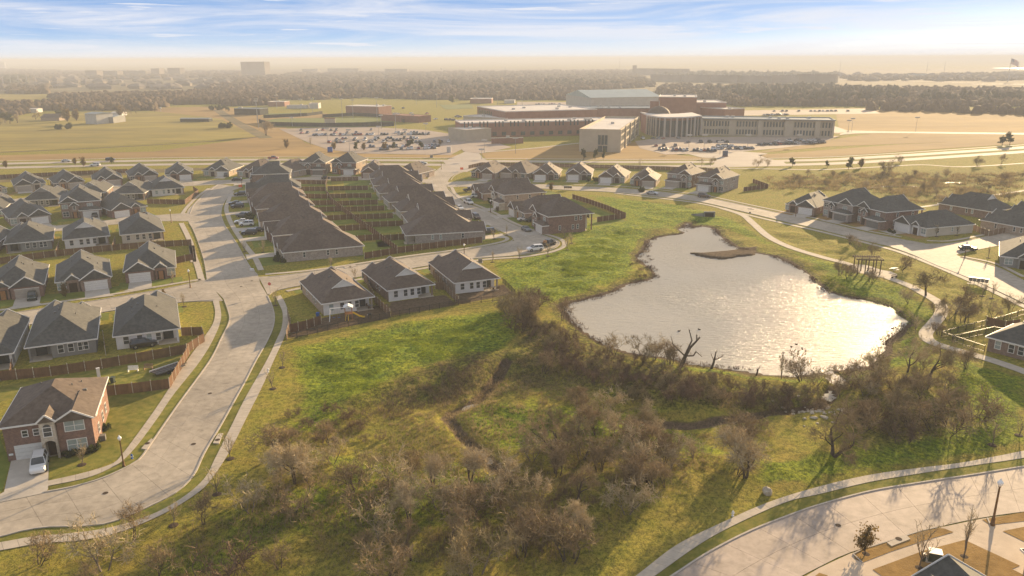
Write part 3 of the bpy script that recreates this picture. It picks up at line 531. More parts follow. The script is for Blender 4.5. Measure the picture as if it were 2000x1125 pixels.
# arterial road, two carriageways, median, its sidewalks
UPc=[(-300,330),(-60,321.5),(0,320),(200,315.5),(400,312.5),(600,312),(800,313.5),(1000,315),(1200,316.5),(1400,316),(1600,312.5),(1700,307.5),(1800,301.5),(2000,288),(2200,272)]
LWc=[(-300,338),(-60,329.5),(0,328),(200,323.5),(400,320.5),(600,320),(800,321.5),(1000,323),(1200,325),(1400,324.5),(1600,320.5),(1700,316),(1800,310),(2000,296.5),(2200,281)]
strip('arterial_median',[(x,(y+LWc[i][1])/2) for i,(x,y) in enumerate(UPc)],9,M['verge'],.03)
strip('arterial_road',UPc,8,M['asph'],.06); strip('arterial_road',LWc,8,M['asph'],.06)
strip('arterial_sidewalk',[(x,y-5.2) for x,y in UPc],2,M['walk'],.07)
strip('arterial_sidewalk',[(1380,328),(1500,330),(1600,331.5),(1720,326),(1800,322),(1880,326),(2000,319),(2100,312)],2.2,M['walk'],.07)
# junction aprons
sheet('junction',PL([(860,336),(872,322),(866,316),(880,309),(905,298),(925,288),(942,288),(936,300),(944,310),(960,316),(958,324),(930,328),(912,336)]),.075,M['asph'])
sheet('junction',PL([(1390,326),(1400,312),(1430,308),(1480,302),(1500,310),(1530,316),(1540,324)]),.075,M['asph'])
sheet('junction',PL([(1500,300),(1452,296),(1440,288),(1400,294),(1340,300),(1370,308),(1410,310),(1470,310)]),.08,M['asph'])
# ---------------------------------------------------------------- houses
_wc={}
def win_mesh(w,h,tall=False):
    k=('f',round(w,2),round(h,2))
    if k not in _wc:
        b=MB(); t=.09
        for x0,x1,z0,z1 in((-w/2-t,w/2+t,-t,0),(-w/2-t,w/2+t,h,h+t),(-w/2-t,-w/2,0,h),(w/2,w/2+t,0,h),(-w/2,w/2,h/2-.03,h/2+.03)): b.box(x0,x1,-.07,.02,z0,z1)
        if w>1.3: b.box(-.04,.04,-.065,.02,.001,h/2-.031); b.box(-.04,.04,-.065,.02,h/2+.031,h-.001)
        _wc[k]=(b.mesh('window',M['trim']),MB().box(-w/2,w/2,-.03,.0,0,h).mesh('pane',M['glass']),MB().box(-w/2,w/2,-.03,.0,0,h).mesh('pane',M['blind']))
    return _wc[k]
def window(root,x,y,z,w,h,rz=0,blind=False):
    f,g,bl=win_mesh(w,h); o=link('window',f,root,(x,y,z),rz); link('pane',bl if blind else g,o); return o
def hip(b,x0,x1,y0,y1,z0,p,m=0):
    w=x1-x0; l=y1-y0
    if l>=w: r=[((x0+x1)/2,y0+w/2),((x0+x1)/2,y1-w/2)]; h=w/2*p
    else: r=[(x0+l/2,(y0+y1)/2),(x1-l/2,(y0+y1)/2)]; h=l/2*p
    v=[(x0,y0,z0),(x1,y0,z0),(x1,y1,z0),(x0,y1,z0),(*r[0],z0+h),(*r[1],z0+h)]
    f=[(0,1,4),(1,2,5,4),(2,3,5),(3,0,4,5),(3,2,1,0)] if l>=w else [(0,1,5,4),(1,2,5),(2,3,4,5),(3,0,4),(3,2,1,0)]
    b.add(v,f,m); return z0+h
def gable(b,x0,x1,y0,y1,z0,p,m=0):    # ridge along y
    xm=(x0+x1)/2; h=(x1-x0)/2*p; v=[(x0,y0,z0),(x1,y0,z0),(xm,y0,z0+h),(x0,y1,z0),(x1,y1,z0),(xm,y1,z0+h)]
    b.add(v,[(0,1,2),(4,3,5),(0,2,5,3),(1,4,5,2),(3,4,1,0)],m); return z0+h
def rect_trim(b,x0,x1,y0,y1,z,h=.2,t=.07,m=0):
    b.box(x0-t,x1+t,y0-t,y0,z-h,z+.03,m); b.box(x0-t,x1+t,y1,y1+t,z-h,z+.03,m); b.box(x0-t,x0,y0,y1,z-h,z+.03,m); b.box(x1,x1+t,y0,y1,z-h,z+.03,m)
def rake(b,x0,x1,y,z0,p,m=0,t=.09,h=.22):
    xm=(x0+x1)/2; zz=z0+(x1-x0)/2*p
    b.beam((x0,y,z0+.02),(xm,y,zz+.05),t,h,m); b.beam((xm,y,zz+.05),(x1,y,z0+.02),t,h,m)
HN=[0]
def build_house(W=12.2,L=19,st=1,front='brick_red',side='brick_brown',rear='sidw',roof='roofg',gar='garw',flip=False,p=.64,seed=0,ev=None,dutch=True,patio=True,label=None,group=None,trim='trim',sidewin=True,frontdetail=True,glow=False,simple=False):
    R=random.Random(seed); root=empty('house'); fx=(lambda a,c:(W-c,W-a)) if flip else (lambda a,c:(a,c))
    ev=ev or (2.75 if st==1 else 5.5); oh=.42
    mats=[M[front],M[side],M[rear],M[trim]]
    # walls
    wb=MB(); pw,pd=(3.6,2.4) if patio else (0,0)
    a,c=fx(0,pw)
    if patio: foot=[(0,0),(W,0),(W,L),(c,L),(c,L-pd),(a,L-pd)] if a<.01 else [(0,0),(W,0),(W,L-pd),(a,L-pd),(a,L),(0,L)]
    else: foot=[(0,0),(W,0),(W,L),(0,L)]
    n=len(foot); base=0
    for i in range(n):
        x0,y0=foot[i]; x1,y1=foot[(i+1)%n]
        mi=0 if (y0==0 and y1==0) else (2 if abs(y0-y1)<1e-6 else 1)
        if patio and abs(x0-x1)<1e-6 and min(y0,y1)>L-pd-.01: mi=2
        wb.add([(x0,y0,-.3),(x1,y1,-.3),(x1,y1,ev),(x0,y0,ev)],[(0,1,2,3)],mi)
    gp=1.3 if st==1 else 1.9; g0,g1=fx(.0,6.3); gev=2.75
    wb.prism([(g0,-gp),(g1,-gp),(g1,-.002),(g0,-.002)],-.3,gev-.01,0)
    gtri_x0,gtri_x1=g0,g1
    e0,e1=fx(6.6,9.2); n0,n1=fx(9.5,W-.1 if W>11 else W)
    rf=MB(); tr=MB()
    top=hip(rf,-oh,W+oh,-oh,L+oh,ev,p); rect_trim(tr,-oh,W+oh,-oh,L+oh,ev)
    # soffit
    tr.box(-oh+.01,W+oh-.01,-oh+.01,L+oh-.01,ev-.06,ev-.03)
    if st==1:
        hh=(g1-g0)/2+.3
        gable(rf,g0-.3,g1+.3,-gp-.32,hh+2,ev+.012,p*1.02); rake(tr,g0-.3,g1+.3,-gp-.36,ev+.012,p*1.02)
        wb.add([(g0,-gp+.002,ev-.02),(g1,-gp+.002,ev-.02),((g0+g1)/2,-gp+.002,ev+hh*p-.12)],[(0,1,2)],0)
        eg=1.7; ee=(e0+e1)/2
        wb.box(e0,e1,-.75,-.003,-.3,ev+.25,0); gable(rf,e0-.25,e1+.25,-1.0,3.4,ev+.25,p*1.25); rake(tr,e0-.25,e1+.25,-1.03,ev+.25,p*1.25)
        wb.add([(e0,-.752,ev+.24),(e1,-.752,ev+.24),(ee,-.752,ev+.25+(e1-e0)/2*p*1.2)],[(0,1,2)],0)
    else:
        # single storey garage bay with its own low hip roof, porch beside it, upper gable
        hip(rf,g0-.35,g1+.35,-gp-.4,1.2,gev+.01,.55); rect_trim(tr,g0-.35,g1+.35,-gp-.4,-.06,gev+.01)
        wb.box(e0,e1,-.9,-.003,-.3,ev-1.2,0); gable(rf,e0-.25,e1+.25,-1.15,1.2,ev-1.2,p*1.3); rake(tr,e0-.25,e1+.25,-1.18,ev-1.2,p*1.3); ee=(e0+e1)/2
        wb.add([(e0,-.902,ev-1.21),(e1,-.902,ev-1.21),(ee,-.902,ev-1.2+(e1-e0)/2*p*1.25)],[(0,1,2)],0)
        u0,u1=fx(W-5.2,W+.02) if R.random()<.7 else fx(0,5.2)
        gable(rf,u0-.3,u1+.3,-.72,4,ev+.015,p*1.03); rake(tr,u0-.3,u1+.3,-.76,ev+.015,p*1.03)
        wb.add([(u0,-.004,ev-.02),(u1,-.004,ev-.02),((u0+u1)/2,-.004,ev+(u1-u0)/2*p-.05)],[(0,1,2)],0)
    if dutch:
        d=2.6; yr=L+oh-(W+2*oh)/2; zt=top+.035; xm=W/2
        b2=MB(); rf.add([(xm-d,yr+d,zt-d*p),(xm+d,yr+d,zt-d*p),(xm,yr+d,zt),(xm,yr-.3,zt)],[(0,2,3),(1,3,2)],0)
        wb.add([(xm-d+.12,yr+d-.12,zt-d*p-.0),(xm+d-.12,yr+d-.12,zt-d*p),(xm,yr+d-.12,zt-.1)],[(1,0,2)],2); rake(tr,xm-d,xm+d,yr+d+.03,zt-d*p,p,t=.07,h=.16)
    wb.obj('wall',mats,root); rf.obj('roof',M[roof],root); tr.obj('fascia',M[trim],root)
    # garage door with raised sections, entrance recess, windows
    gm=MB(); gc=(g0+g1)/2
    for k in range(4): gm.box(gc-2.42,gc+2.42,-gp-.05,-gp-.012,.02+k*.55,.02+k*.55+.52)
    gm.obj('garage_door',M[gar],root); MB().box(gc-2.5,gc+2.5,-gp-.045,-gp-.01,2.2,2.32).obj('garage_frame',M[trim],root)
    dy=-.75 if st==1 else -.9; dm=MB(); dm.box(ee-.85,ee+.85,dy-.012,dy+.01,.05,2.25,0); dm.obj('entry_recess',M['door'],root)
    MB().box(ee-.5,ee+.5,dy-.035,dy-.015,.08,2.15).obj('front_door',M['door'] if R.random()<.6 else M['wood'],root)
    wz=.75; nc=(n0+n1)/2
    window(root,nc,-.03,wz,1.7,1.5,0,R.random()<.5)
    if st==2:
        window(root,gc,-.03,3.4,1.6,1.3,0,R.random()<.5); window(root,nc,-.03,3.4,1.6,1.3,0,R.random()<.5); window(root,ee,dy-.03,3.0,.7,1.2,0)
    # rear windows
    rx=[f for f in (W*.30,W*.45,W*.60)]
    for q,x in enumerate(rx):
        X=W-x if not flip else x
        window(root,X-.8,L+.03,.85,.85,1.45,math.pi,R.random()<.2)
    X=W-1.7 if not flip else 1.7
    if not patio: window(root,W-X,L+.03,.85,.9,1.45,math.pi)
    window(root,X,L+.03,.9,.9,1.4,math.pi,R.random()<.3)
    if st==2:
        for x in (W*.22,W*.5,W*.78): window(root,x,L+.03,3.5,1.5,1.3,math.pi,R.random()<.4)
    if patio:
        a,c=fx(0,pw); cx=a+.2 if a<.01 else c-.2
        MB().box(cx-.17,cx+.17,L-.36,L-.02,0,ev-.05).obj('porch_column',mats[1],root)
        MB().box(a,c,L-pd,L+.7,-.1,.06).obj('patio_slab',M['walk'],root)
        mm=MB().box((a+c)/2-.9,(a+c)/2+.9,L-pd+.01,L-pd+.05,.08,2.15); mm.obj('patio_door',M['glass'],root)
    if sidewin:
        for sx,rz in((0,-math.pi/2),(W,math.pi/2)):
            for y in (L*.25,L*.55,L*.66): 
                window(root,sx-.03 if sx==0 else sx+.03,y,1.0,.6,1.3,rz,R.random()<.2)
                if st==2 and R.random()<.7: window(root,sx-.03 if sx==0 else sx+.03,y+1,3.7,.7,1.2,rz)
    # vents and pipes on the roof
    for k in range(3):
        x=W*R.uniform(.56,.8) if k else W*.3; y=R.uniform(L*.35,L*.65); z=ev+(min(x,W-x)+oh)*p
        MB().cyl((x,y),.09,z-.1,z+.4,6).obj('vent_pipe',M['garg'],root)
    y=L*.5; x=W*.62; z=ev+(W-x+oh)*p; MB().box(x-.2,x+.2,y-.2,y+.2,z-.05,z+.22).obj('roof_vent',M['garg'],root)
    if label: tag(root,label,'house',group)
    HN[0]+=1; root['hw']=W
    return root
def settle(root,o,ang): root.location=(o[0],o[1],0); root.rotation_euler=(0,0,ang)
def drive(root_o,ang,W,flip,L1,name='driveway'):
    x0,x1=(.6,5.7) if not flip else (W-5.7,W-.6); c,s=math.cos(ang),math.sin(ang)
    pts=[(root_o[0]+x*c-y*s,root_o[1]+x*s+y*c) for x,y in((x0,-1.35),(x0,-L1+1.2),(x0-1.0,-L1),(x1+1.0,-L1),(x1,-L1+1.2),(x1,-1.35))]
    return sheet(name,pts[::-1],.093,M['drive'])
def lawn(root_o,ang,W,L,y0,y1,m='yard',x0=-1.5,x1=None,z=.012):
    c,s=math.cos(ang),math.sin(ang); x1=W+1.5 if x1 is None else x1
    return sheet('lawn',[(root_o[0]+x*c-y*s,root_o[1]+x*s+y*c) for x,y in((x0,y0),(x1,y0),(x1,y1),(x0,y1))],z,M[m])
def place_eave(pl,pr,near,L=19,st=1,dr=8,Wc=(10.5,14.5),yard=None,**kw):
    ev=kw.get('ev') or (2.75 if st==1 else 5.5); a=P(*pl,ev); b=P(*pr,ev); x=(b-a); w=x.length; x.normalize(); nrm=Vector((-x.y,x.x,0)); mid=(a+b)/2
    Wd=min(max(w-.84,Wc[0]),Wc[1]); a=mid-x*(Wd/2+.42); b=mid+x*(Wd/2+.42)
    r=build_house(W=Wd,L=L,st=st,**kw)
    if near=='front': o=a+x*.42+nrm*.42; ang=math.atan2(x.y,x.x)
    else: o=b-x*.42+nrm*(.42+L); ang=math.atan2(-x.y,-x.x)
    settle(r,o,ang)
    if dr: drive(o,ang,Wd,kw.get('flip',False),dr)
    if dr: lawn(o,ang,Wd,L,-dr+2.4,-.01,yard or 'yard')
    return r
TX={'brick_red':'red brick','brick_brown':'brown brick','brick_tan':'tan brick','brick_grey':'grey brick','stone':'cream stone','sidw':'white siding','sidc':'cream siding','sidg':'grey siding'}
HH=[ # px eave left, eave right, near face, options, label
((628,594),(732,579),'rear',dict(L=19,rear='sidw',side='brick_tan',roof='roofb',flip=False,sidewin=True,dr=7),'white-backed house with the playset behind it, leftmost of the three by the grassy slope','houses backing onto the grassy slope'),
((756,568),(850,555),'rear',dict(L=19,rear='sidw',side='brick_brown',roof='roofb',flip=False,dr=7),'white-backed house with a bare soil yard, middle of the three by the grassy slope','houses backing onto the grassy slope'),
((888,553),(976,543),'rear',dict(L=20,rear='sidw',side='brick_tan',roof='roofb',flip=False,dr=7),'white-backed house nearest the pond, rightmost of the three by the grassy slope','houses backing onto the grassy slope'),
# street B, far side, fronts to the camera
((-24,566),(84,554),'front',dict(L=19,front='brick_red',side='brick_brown',roof='roofg',gar='garb',flip=True,dr=8.5),'red brick house with a dark green car on its driveway, at the left edge','houses along the left side street'),
((107,552),(219,539),'front',dict(L=18,front='brick_brown',side='brick_brown',roof='roofg',gar='garw',flip=True,dr=8.5),'brown brick house with white garage door and a small golden tree in front','houses along the left side street'),
((240,531),(344,521),'front',dict(L=18,front='brick_red',side='brick_red',roof='roofg',gar='garw',flip=False,dr=8.5),'red brick corner house with its white garage left of the door','houses along the left side street'),
# street B, near side, backs to the camera
((-104,706),(6,692),'rear',dict(L=19,rear='sidg',side='sidw',roof='roofg',dr=7.5),'grey roofed house with pale sidewall cut off by the left edge of the photo','houses along the left side street'),
((47,680),(190,661),'rear',dict(L=20,rear='sidg',side='sidg',roof='roofg',Wc=(10.5,16),patio=True,flip=True,dutch=False,dr=7.5),'grey-sided house with big dark hip roof, seen from behind left of the black vehicle','houses along the left side street'),
((220,658),(352,641),'rear',dict(L=19,rear='sidw',side='sidw',roof='roofg',flip=False,dutch=False,Wc=(10.5,15),dr=7.5),'white-sided corner house with a black vehicle parked behind it on a patio','houses along the left side street'),
# street C, near side (backs)
((-100,486),(-14,480),'rear',dict(L=18,rear='sidc',roof='roofg',dr=7),'cream-backed house half outside the left edge, above the long wooden fence','houses along the back street'),
((6,477),(103,468),'rear',dict(L=18,rear='sidg',side='brick_red',roof='roofg',flip=True,dutch=False,dr=7),'pale grey-backed house with dark covered patio on its left, above the long wooden fence','houses along the back street'),
((122,469),(215,460),'rear',dict(L=18,rear='sidw',side='brick_brown',roof='roofg',flip=False,dr=7),'white-backed house with three windows side by side, above the long wooden fence','houses along the back street'),
((234,459),(322,451),'rear',dict(L=20,rear='sidc',side='brick_brown',roof='roofg',flip=False,dutch=False,dr=7),'house with the large unbroken dark roof at the corner of the back street','houses along the back street'),
# street C, far side (fronts)
((-70,413),(8,408),'front',dict(L=18,front='brick_tan',roof='roofg',gar='garw',dr=7),'tan house at the left edge beside the white pickup house','houses along the back street'),
((16,427),(100,418),'front',dict(L=18,front='brick_grey',roof='roofg',gar='garw',flip=True,dr=8),'grey brick house with an arched porch and a white pickup on its driveway','houses along the back street'),
((114,397),(197,391),'front',dict(L=17,st=2,front='brick_brown',side='brick_brown',roof='roofg',gar='garw',flip=True,dr=8),'tall two-storey brown brick house in the middle of the back street','houses along the back street'),
((214,411),(288,402),'front',dict(L=18,front='brick_red',side='brick_red',roof='roofg',gar='garw',flip=False,dr=8),'red brick house behind the large dark roof on the back street','houses along the back street'),
# second row, backs
((-40,403),(32,396),'rear',dict(L=17,rear='sidc',roof='roofg',dr=6),'cream-backed house at the left edge below the first row','houses backing onto the row street'),
((42,392),(116,388),'rear',dict(L=17,rear='sidg',roof='roofg',dr=6),'grey-backed house behind the grey brick house with arched porch','houses backing onto the row street'),
((140,379),(205,376),'rear',dict(L=17,rear='sidg',roof='roofg',dr=6),'house peeking out behind the tall two-storey brown brick house','houses backing onto the row street'),
((215,379),(282,377),'rear',dict(L=17,rear='sidg',roof='roofg',dr=6),'house with white dutch gable left of the white-backed corner house','houses backing onto the row street'),
((294,371),(361,366),'rear',dict(L=17,rear='sidw',roof='roofg',dr=6),'white-backed corner house inside a dark wooden fence by the street','houses backing onto the row street'),
# first row, fronts
((-52,373),(14,366),'front',dict(L=17,front='brick_tan',roof='roofg',gar='garw',dr=7,yard='yardt'),'first house of the far left row, at the left edge of the photo','houses in the far left row'),
((26,362),(90,357),'front',dict(L=17,front='stone',side='brick_tan',roof='roofg',gar='garb',flip=False,dr=7,yard='yardt'),'second house of the far left row, pale stone front','houses in the far left row'),
((104,358),(166,353),'front',dict(L=17,front='brick_tan',roof='roofg',gar='garb',flip=True,dr=7,yard='yardt'),'third house of the far left row, tan brick with a tan garage','houses in the far left row'),
((180,352),(240,348),'front',dict(L=17,front='brick_red',side='brick_red',roof='roofg',gar='garb',flip=True,dr=7,yard='yardt'),'fourth house of the far left row, red brick front','houses in the far left row'),
((252,344),(310,340),'front',dict(L=17,front='brick_brown',roof='roofg',gar='garb',flip=True,dr=7,yard='yardt'),'fifth house of the far left row, small cream gable over its porch','houses in the far left row'),
((322,341),(378,338),'front',dict(L=17,front='brick_red',side='brick_grey',roof='roofg',gar='garw',flip=True,dr=7),'last house of the far left row, before the street corner','houses in the far left row'),
# top centre
((394,333),(450,333),'front',dict(L=17,front='stone',side='brick_tan',roof='roofg',gar='garw',flip=True,dr=7),'cream stone house with a dark car on its driveway behind the street corner','houses in the far middle row'),
((460,334),(512,337),'front',dict(L=16,front='brick_tan',side='brick_tan',roof='roofb',gar='garw',flip=True,dr=7),'tan brick house right of the cream stone one in the far middle row','houses in the far middle row'),
((527,332),(574,335),'front',dict(L=16,front='brick_grey',side='brick_tan',roof='roofb',gar='garb',flip=True,dr=7),'house with an arched door half hidden behind the brown roofs, far middle row','houses in the far middle row'),
((585,318),(636,318),'front',dict(L=15,st=2,front='brick_brown',side='brick_tan',roof='roofg',gar='garg',flip=True,dr=7),'two-storey brown house with a cream arched garage front, left of the twin pair','two-storey houses in the far middle row'),
((645,317),(696,318),'front',dict(L=15,st=2,front='brick_red',side='brick_tan',roof='roofg',gar='garw',flip=True,dr=7),'two-storey red brick house with a pale garage, right of the twin pair','two-storey houses in the far middle row'),
((704,336),(755,335),'front',dict(L=17,front='brick_red',side='brick_tan',roof='roofb',gar='garb',dr=7),'single-storey house just right of the two-storey pair','houses in the far middle row'),
((764,338),(812,341),'front',dict(L=17,front='brick_tan',side='brick_tan',roof='roofb',gar='garb',dr=7),'tan corner house beside the wooden fence at the street entrance','houses in the far middle row'),
# right of the entrance street
((918,335),(967,338),'front',dict(L=16,front='brick_red',side='brick_tan',roof='roofb',gar='garb',flip=True,dr=8),'first house right of the entrance street, with the orange sign beside it','houses in the far right row'),
((977,335),(1029,339),'front',dict(L=16,front='brick_tan',side='brick_tan',roof='roofb',gar='garb',flip=False,dr=8),'second house of the far right row, tan front partly behind the brown roof','houses in the far right row'),
((1040,339),(1091,340),'front',dict(L=16,front='brick_brown',side='brick_tan',roof='roofb',gar='garw',flip=False,dr=8),'third house of the far right row, pale garage on its left','houses in the far right row'),
((1104,339),(1156,340),'front',dict(L=16,front='brick_grey',side='sidw',roof='roofb',gar='garw',flip=False,dr=8),'fourth house of the far right row, white gable over the garage','houses in the far right row'),
((1168,344),(1221,346),'front',dict(L=17,front='brick_grey',side='brick_tan',roof='roofb',gar='garw',flip=False,dr=8),'fifth house of the far right row, white garage and sunlit right wall','houses in the far right row'),
((1231,350),(1283,352),'front',dict(L=16,front='brick_brown',side='brick_tan',roof='roofb',gar='garb',flip=True,dr=8),'brown house with a red car in front, far right row','houses in the far right row'),
((1303,338),(1349,342),'front',dict(L=14,st=2,front='brick_grey',side='brick_brown',roof='roofb',gar='garb',flip=False,dr=8),'two-storey grey house left of the last one in the far right row','two-storey houses in the far right row'),
((1362,345),(1413,350),'front',dict(L=15,st=2,front='brick_grey',side='brick_grey',roof='roofb',gar='garw',flip=False,dr=9),'last two-storey house of the far right row, with a brown car on its driveway','two-storey houses in the far right row'),
# right group past the pond street
((1537,398),(1592,405),'front',dict(L=16,front='brick_brown',side='brick_brown',roof='roofg',gar='garw',flip=True,dr=8,yard='yardt'),'single-storey brown house at the left end of the group right of the pond street','houses right of the pond street'),
((1606,390),(1667,402),'front',dict(L=15,st=2,front='brick_grey',side='brick_brown',roof='roofg',gar='garg',flip=True,dr=7,yard='yardt'),'two-storey house with a grey gable and dark garage, right of the pond street','two-storey houses right of the pond street'),
((1674,402),(1731,415),'front',dict(L=15,st=2,front='brick_brown',side='brick_red',roof='roofg',gar='garg',flip=True,dr=7,yard='yardt'),'two-storey house with cream stone portal beside the white-sided corner house','two-storey houses right of the pond street'),
((1750,431),(1810,446),'front',dict(L=18,front='sidw',side='sidc',roof='roofg',gar='garw',flip=False,dr=7,dutch=False,yard='yardt'),'white-sided corner house with white garage, beside the wooden fence','houses right of the pond street'),
]
for k,(pl,pr,nr,kw,lb,gr) in enumerate(HH): place_eave(pl,pr,nr,seed=k*7+3,label=lb,group=gr,**kw)
# the two back-to-back rows in the middle: fronts on the streets, yards between
def row(front_px,n,sgn,L,labels,group,dr=9,sizes=None,**kw):
    pts=resamp(PL(front_px),n=200); s=np.r_[0,np.cumsum(np.hypot(*np.diff(pts,axis=0).T))]; out=[]
    for i in range(n):
        t=(i+.5)/n*s[-1]; c=np.array([np.interp(t,s,pts[:,0]),np.interp(t,s,pts[:,1])]); c2=np.array([np.interp(t+3,s,pts[:,0]),np.interp(t+3,s,pts[:,1])]); c1=np.array([np.interp(t-3,s,pts[:,0]),np.interp(t-3,s,pts[:,1])])
        tv=(c2-c1); tv/=np.hypot(*tv); nrm=np.array([tv[1],-tv[0]])*sgn    # into the lot
        xv=np.array([nrm[1],-nrm[0]]); Wd=min(s[-1]/n-2.6,13.2) if not sizes else sizes[i]
        ang=math.atan2(xv[1],xv[0]); o=c-xv*Wd/2; k2=dict(kw); st=1
        if isinstance(labels[i],tuple): k2.update(labels[i][1]); lb=labels[i][0]
        else: lb=labels[i]
        fl=bool((i*5+2)%3==0); k2.setdefault('flip',fl)
        r=build_house(W=Wd,L=k2.pop('L',L),seed=260+i*13+int(sgn*50),label=lb,group=group,**k2); settle(r,o,ang); drive(o,ang,Wd,k2['flip'],dr); lawn(o,ang,Wd,L,-dr+3.2,-.01); lawn(o,ang,Wd,L,L+.01,L+(13 if sgn>0 else 11.5)); out.append(r)
    return out
J=dict(roof='roofb',rear='sidc',side='brick_tan',gar='garw')
row([(560,521),(541,485),(522,455),(508,432),(498,414),(492,398),(490,384),(495,368),(503,354)],7,1,19,
 [('nearest house of the left middle row, its long brick side wall facing the camera',dict(front='stone',side='brick_grey',dutch=False,L=21)),('second brown-roofed house of the left middle row, behind two black cars',dict(front='brick_red')),
  ('third brown-roofed house of the left middle row, behind the white cars',dict(front='brick_tan')),('fourth brown-roofed house of the left middle row, behind the grey car',dict(front='brick_brown')),
  ('fifth brown-roofed house of the left middle row, behind two dark cars side by side',dict(front='brick_red')),('sixth house of the left middle row, pale green-grey side wall',dict(front='brick_brown',side='sidg',roof='roofg')),
  ('farthest house of the left middle row, with its dark ridge highest',dict(front='brick_brown',roof='roofg',st=2,side='brick_brown',L=15))],'brown-roofed houses of the left middle row',**J)
row([(944,473),(915,444),(888,420),(862,402),(842,388),(824,372),(812,358),(806,347)],7,-1,19,
 [('house with pale weathered brick side wall, nearest of the right middle row',dict(front='brick_grey',side='brick_grey',dutch=False,L=22,flip=False)),('second brown-roofed house of the right middle row, with white rear porch',dict(front='brick_tan',side='sidw')),
  ('third brown-roofed house of the right middle row',dict(front='brick_red')),('fourth brown-roofed house of the right middle row, large dark roof',dict(front='brick_brown')),
  ('fifth brown-roofed house of the right middle row, with the brick fireplace patio',dict(front='brick_red')),('sixth brown-roofed house of the right middle row',dict(front='brick_tan')),
  ('farthest brown-roofed house of the right middle row',dict(front='brick_brown'))],'brown-roofed houses of the right middle row',dr=8,**J)
# block right of the bend street
row([(1086,462),(1052,448),(1018,428),(984,410),(955,397),(935,386),(925,378)],4,1,19,
 [('two-storey red brick house with large side wall at the edge of the green',dict(front='brick_brown',side='brick_red',st=2,dutch=False,L=15,flip=True)),('brown-roofed single-storey house with two cream arches, by the green',dict(front='stone',side='brick_tan')),
  ('two-storey tan house with tall pale stone front and arched windows, by the bend',dict(front='stone',side='brick_tan',st=2,L=16)),('farthest brown-roofed house of the block by the bend',dict(front='brick_red'))],'houses by the bend street',dr=8,**J)
# right side houses seen from the back or corner
def place_free(px,ang,W_,L,z=0,**kw):
    o=P(*px); r=build_house(W=W_,L=L,**kw); settle(r,o,math.radians(ang)); return r
place_free((1962,438),-152,13,19,front='stone',side='brick_tan',roof='roofg',flip=False,seed=91,label='brown-roofed house with white garage and arched cream front beyond the wooden fence',group='houses right of the pond street')
place_free((2010,421),-152,13,19,front='brick_tan',side='brick_tan',roof='roofg',seed=92,label='large-roofed house at the right edge behind the silver parked car',group='houses right of the pond street')
place_free((1875,405),-150,13,18,front='brick_brown',side='brick_brown',roof='roofg',seed=93,label='long dark roof right behind the white-sided corner house',group='houses right of the pond street')
place_free((1952,520),-31,13,18,front='sidg',side='sidg',roof='roofg',seed=94,dutch=False,flip=True,label='grey-sided house at the right edge across from the parked dark sedan',group='houses at the right edge')
place_eave((1925,657),(2062,692),'rear',L=11,Wc=(10,18),rear='brick_brown',side='brick_brown',roof='roofg',seed=95,dutch=False,patio=False,dr=0,label='low brown brick house at the right edge beside the iron fence',group='houses at the right edge')
# roof corner and wall of the two houses below the lower right street
place_free((1800,1190),8,11,14,front='brick_brown',side='brick_brown',roof='roofg',seed=96,dutch=False,patio=False,label='dark roof peak cut off by the bottom edge of the photo',group='houses at the bottom right corner') if False else None
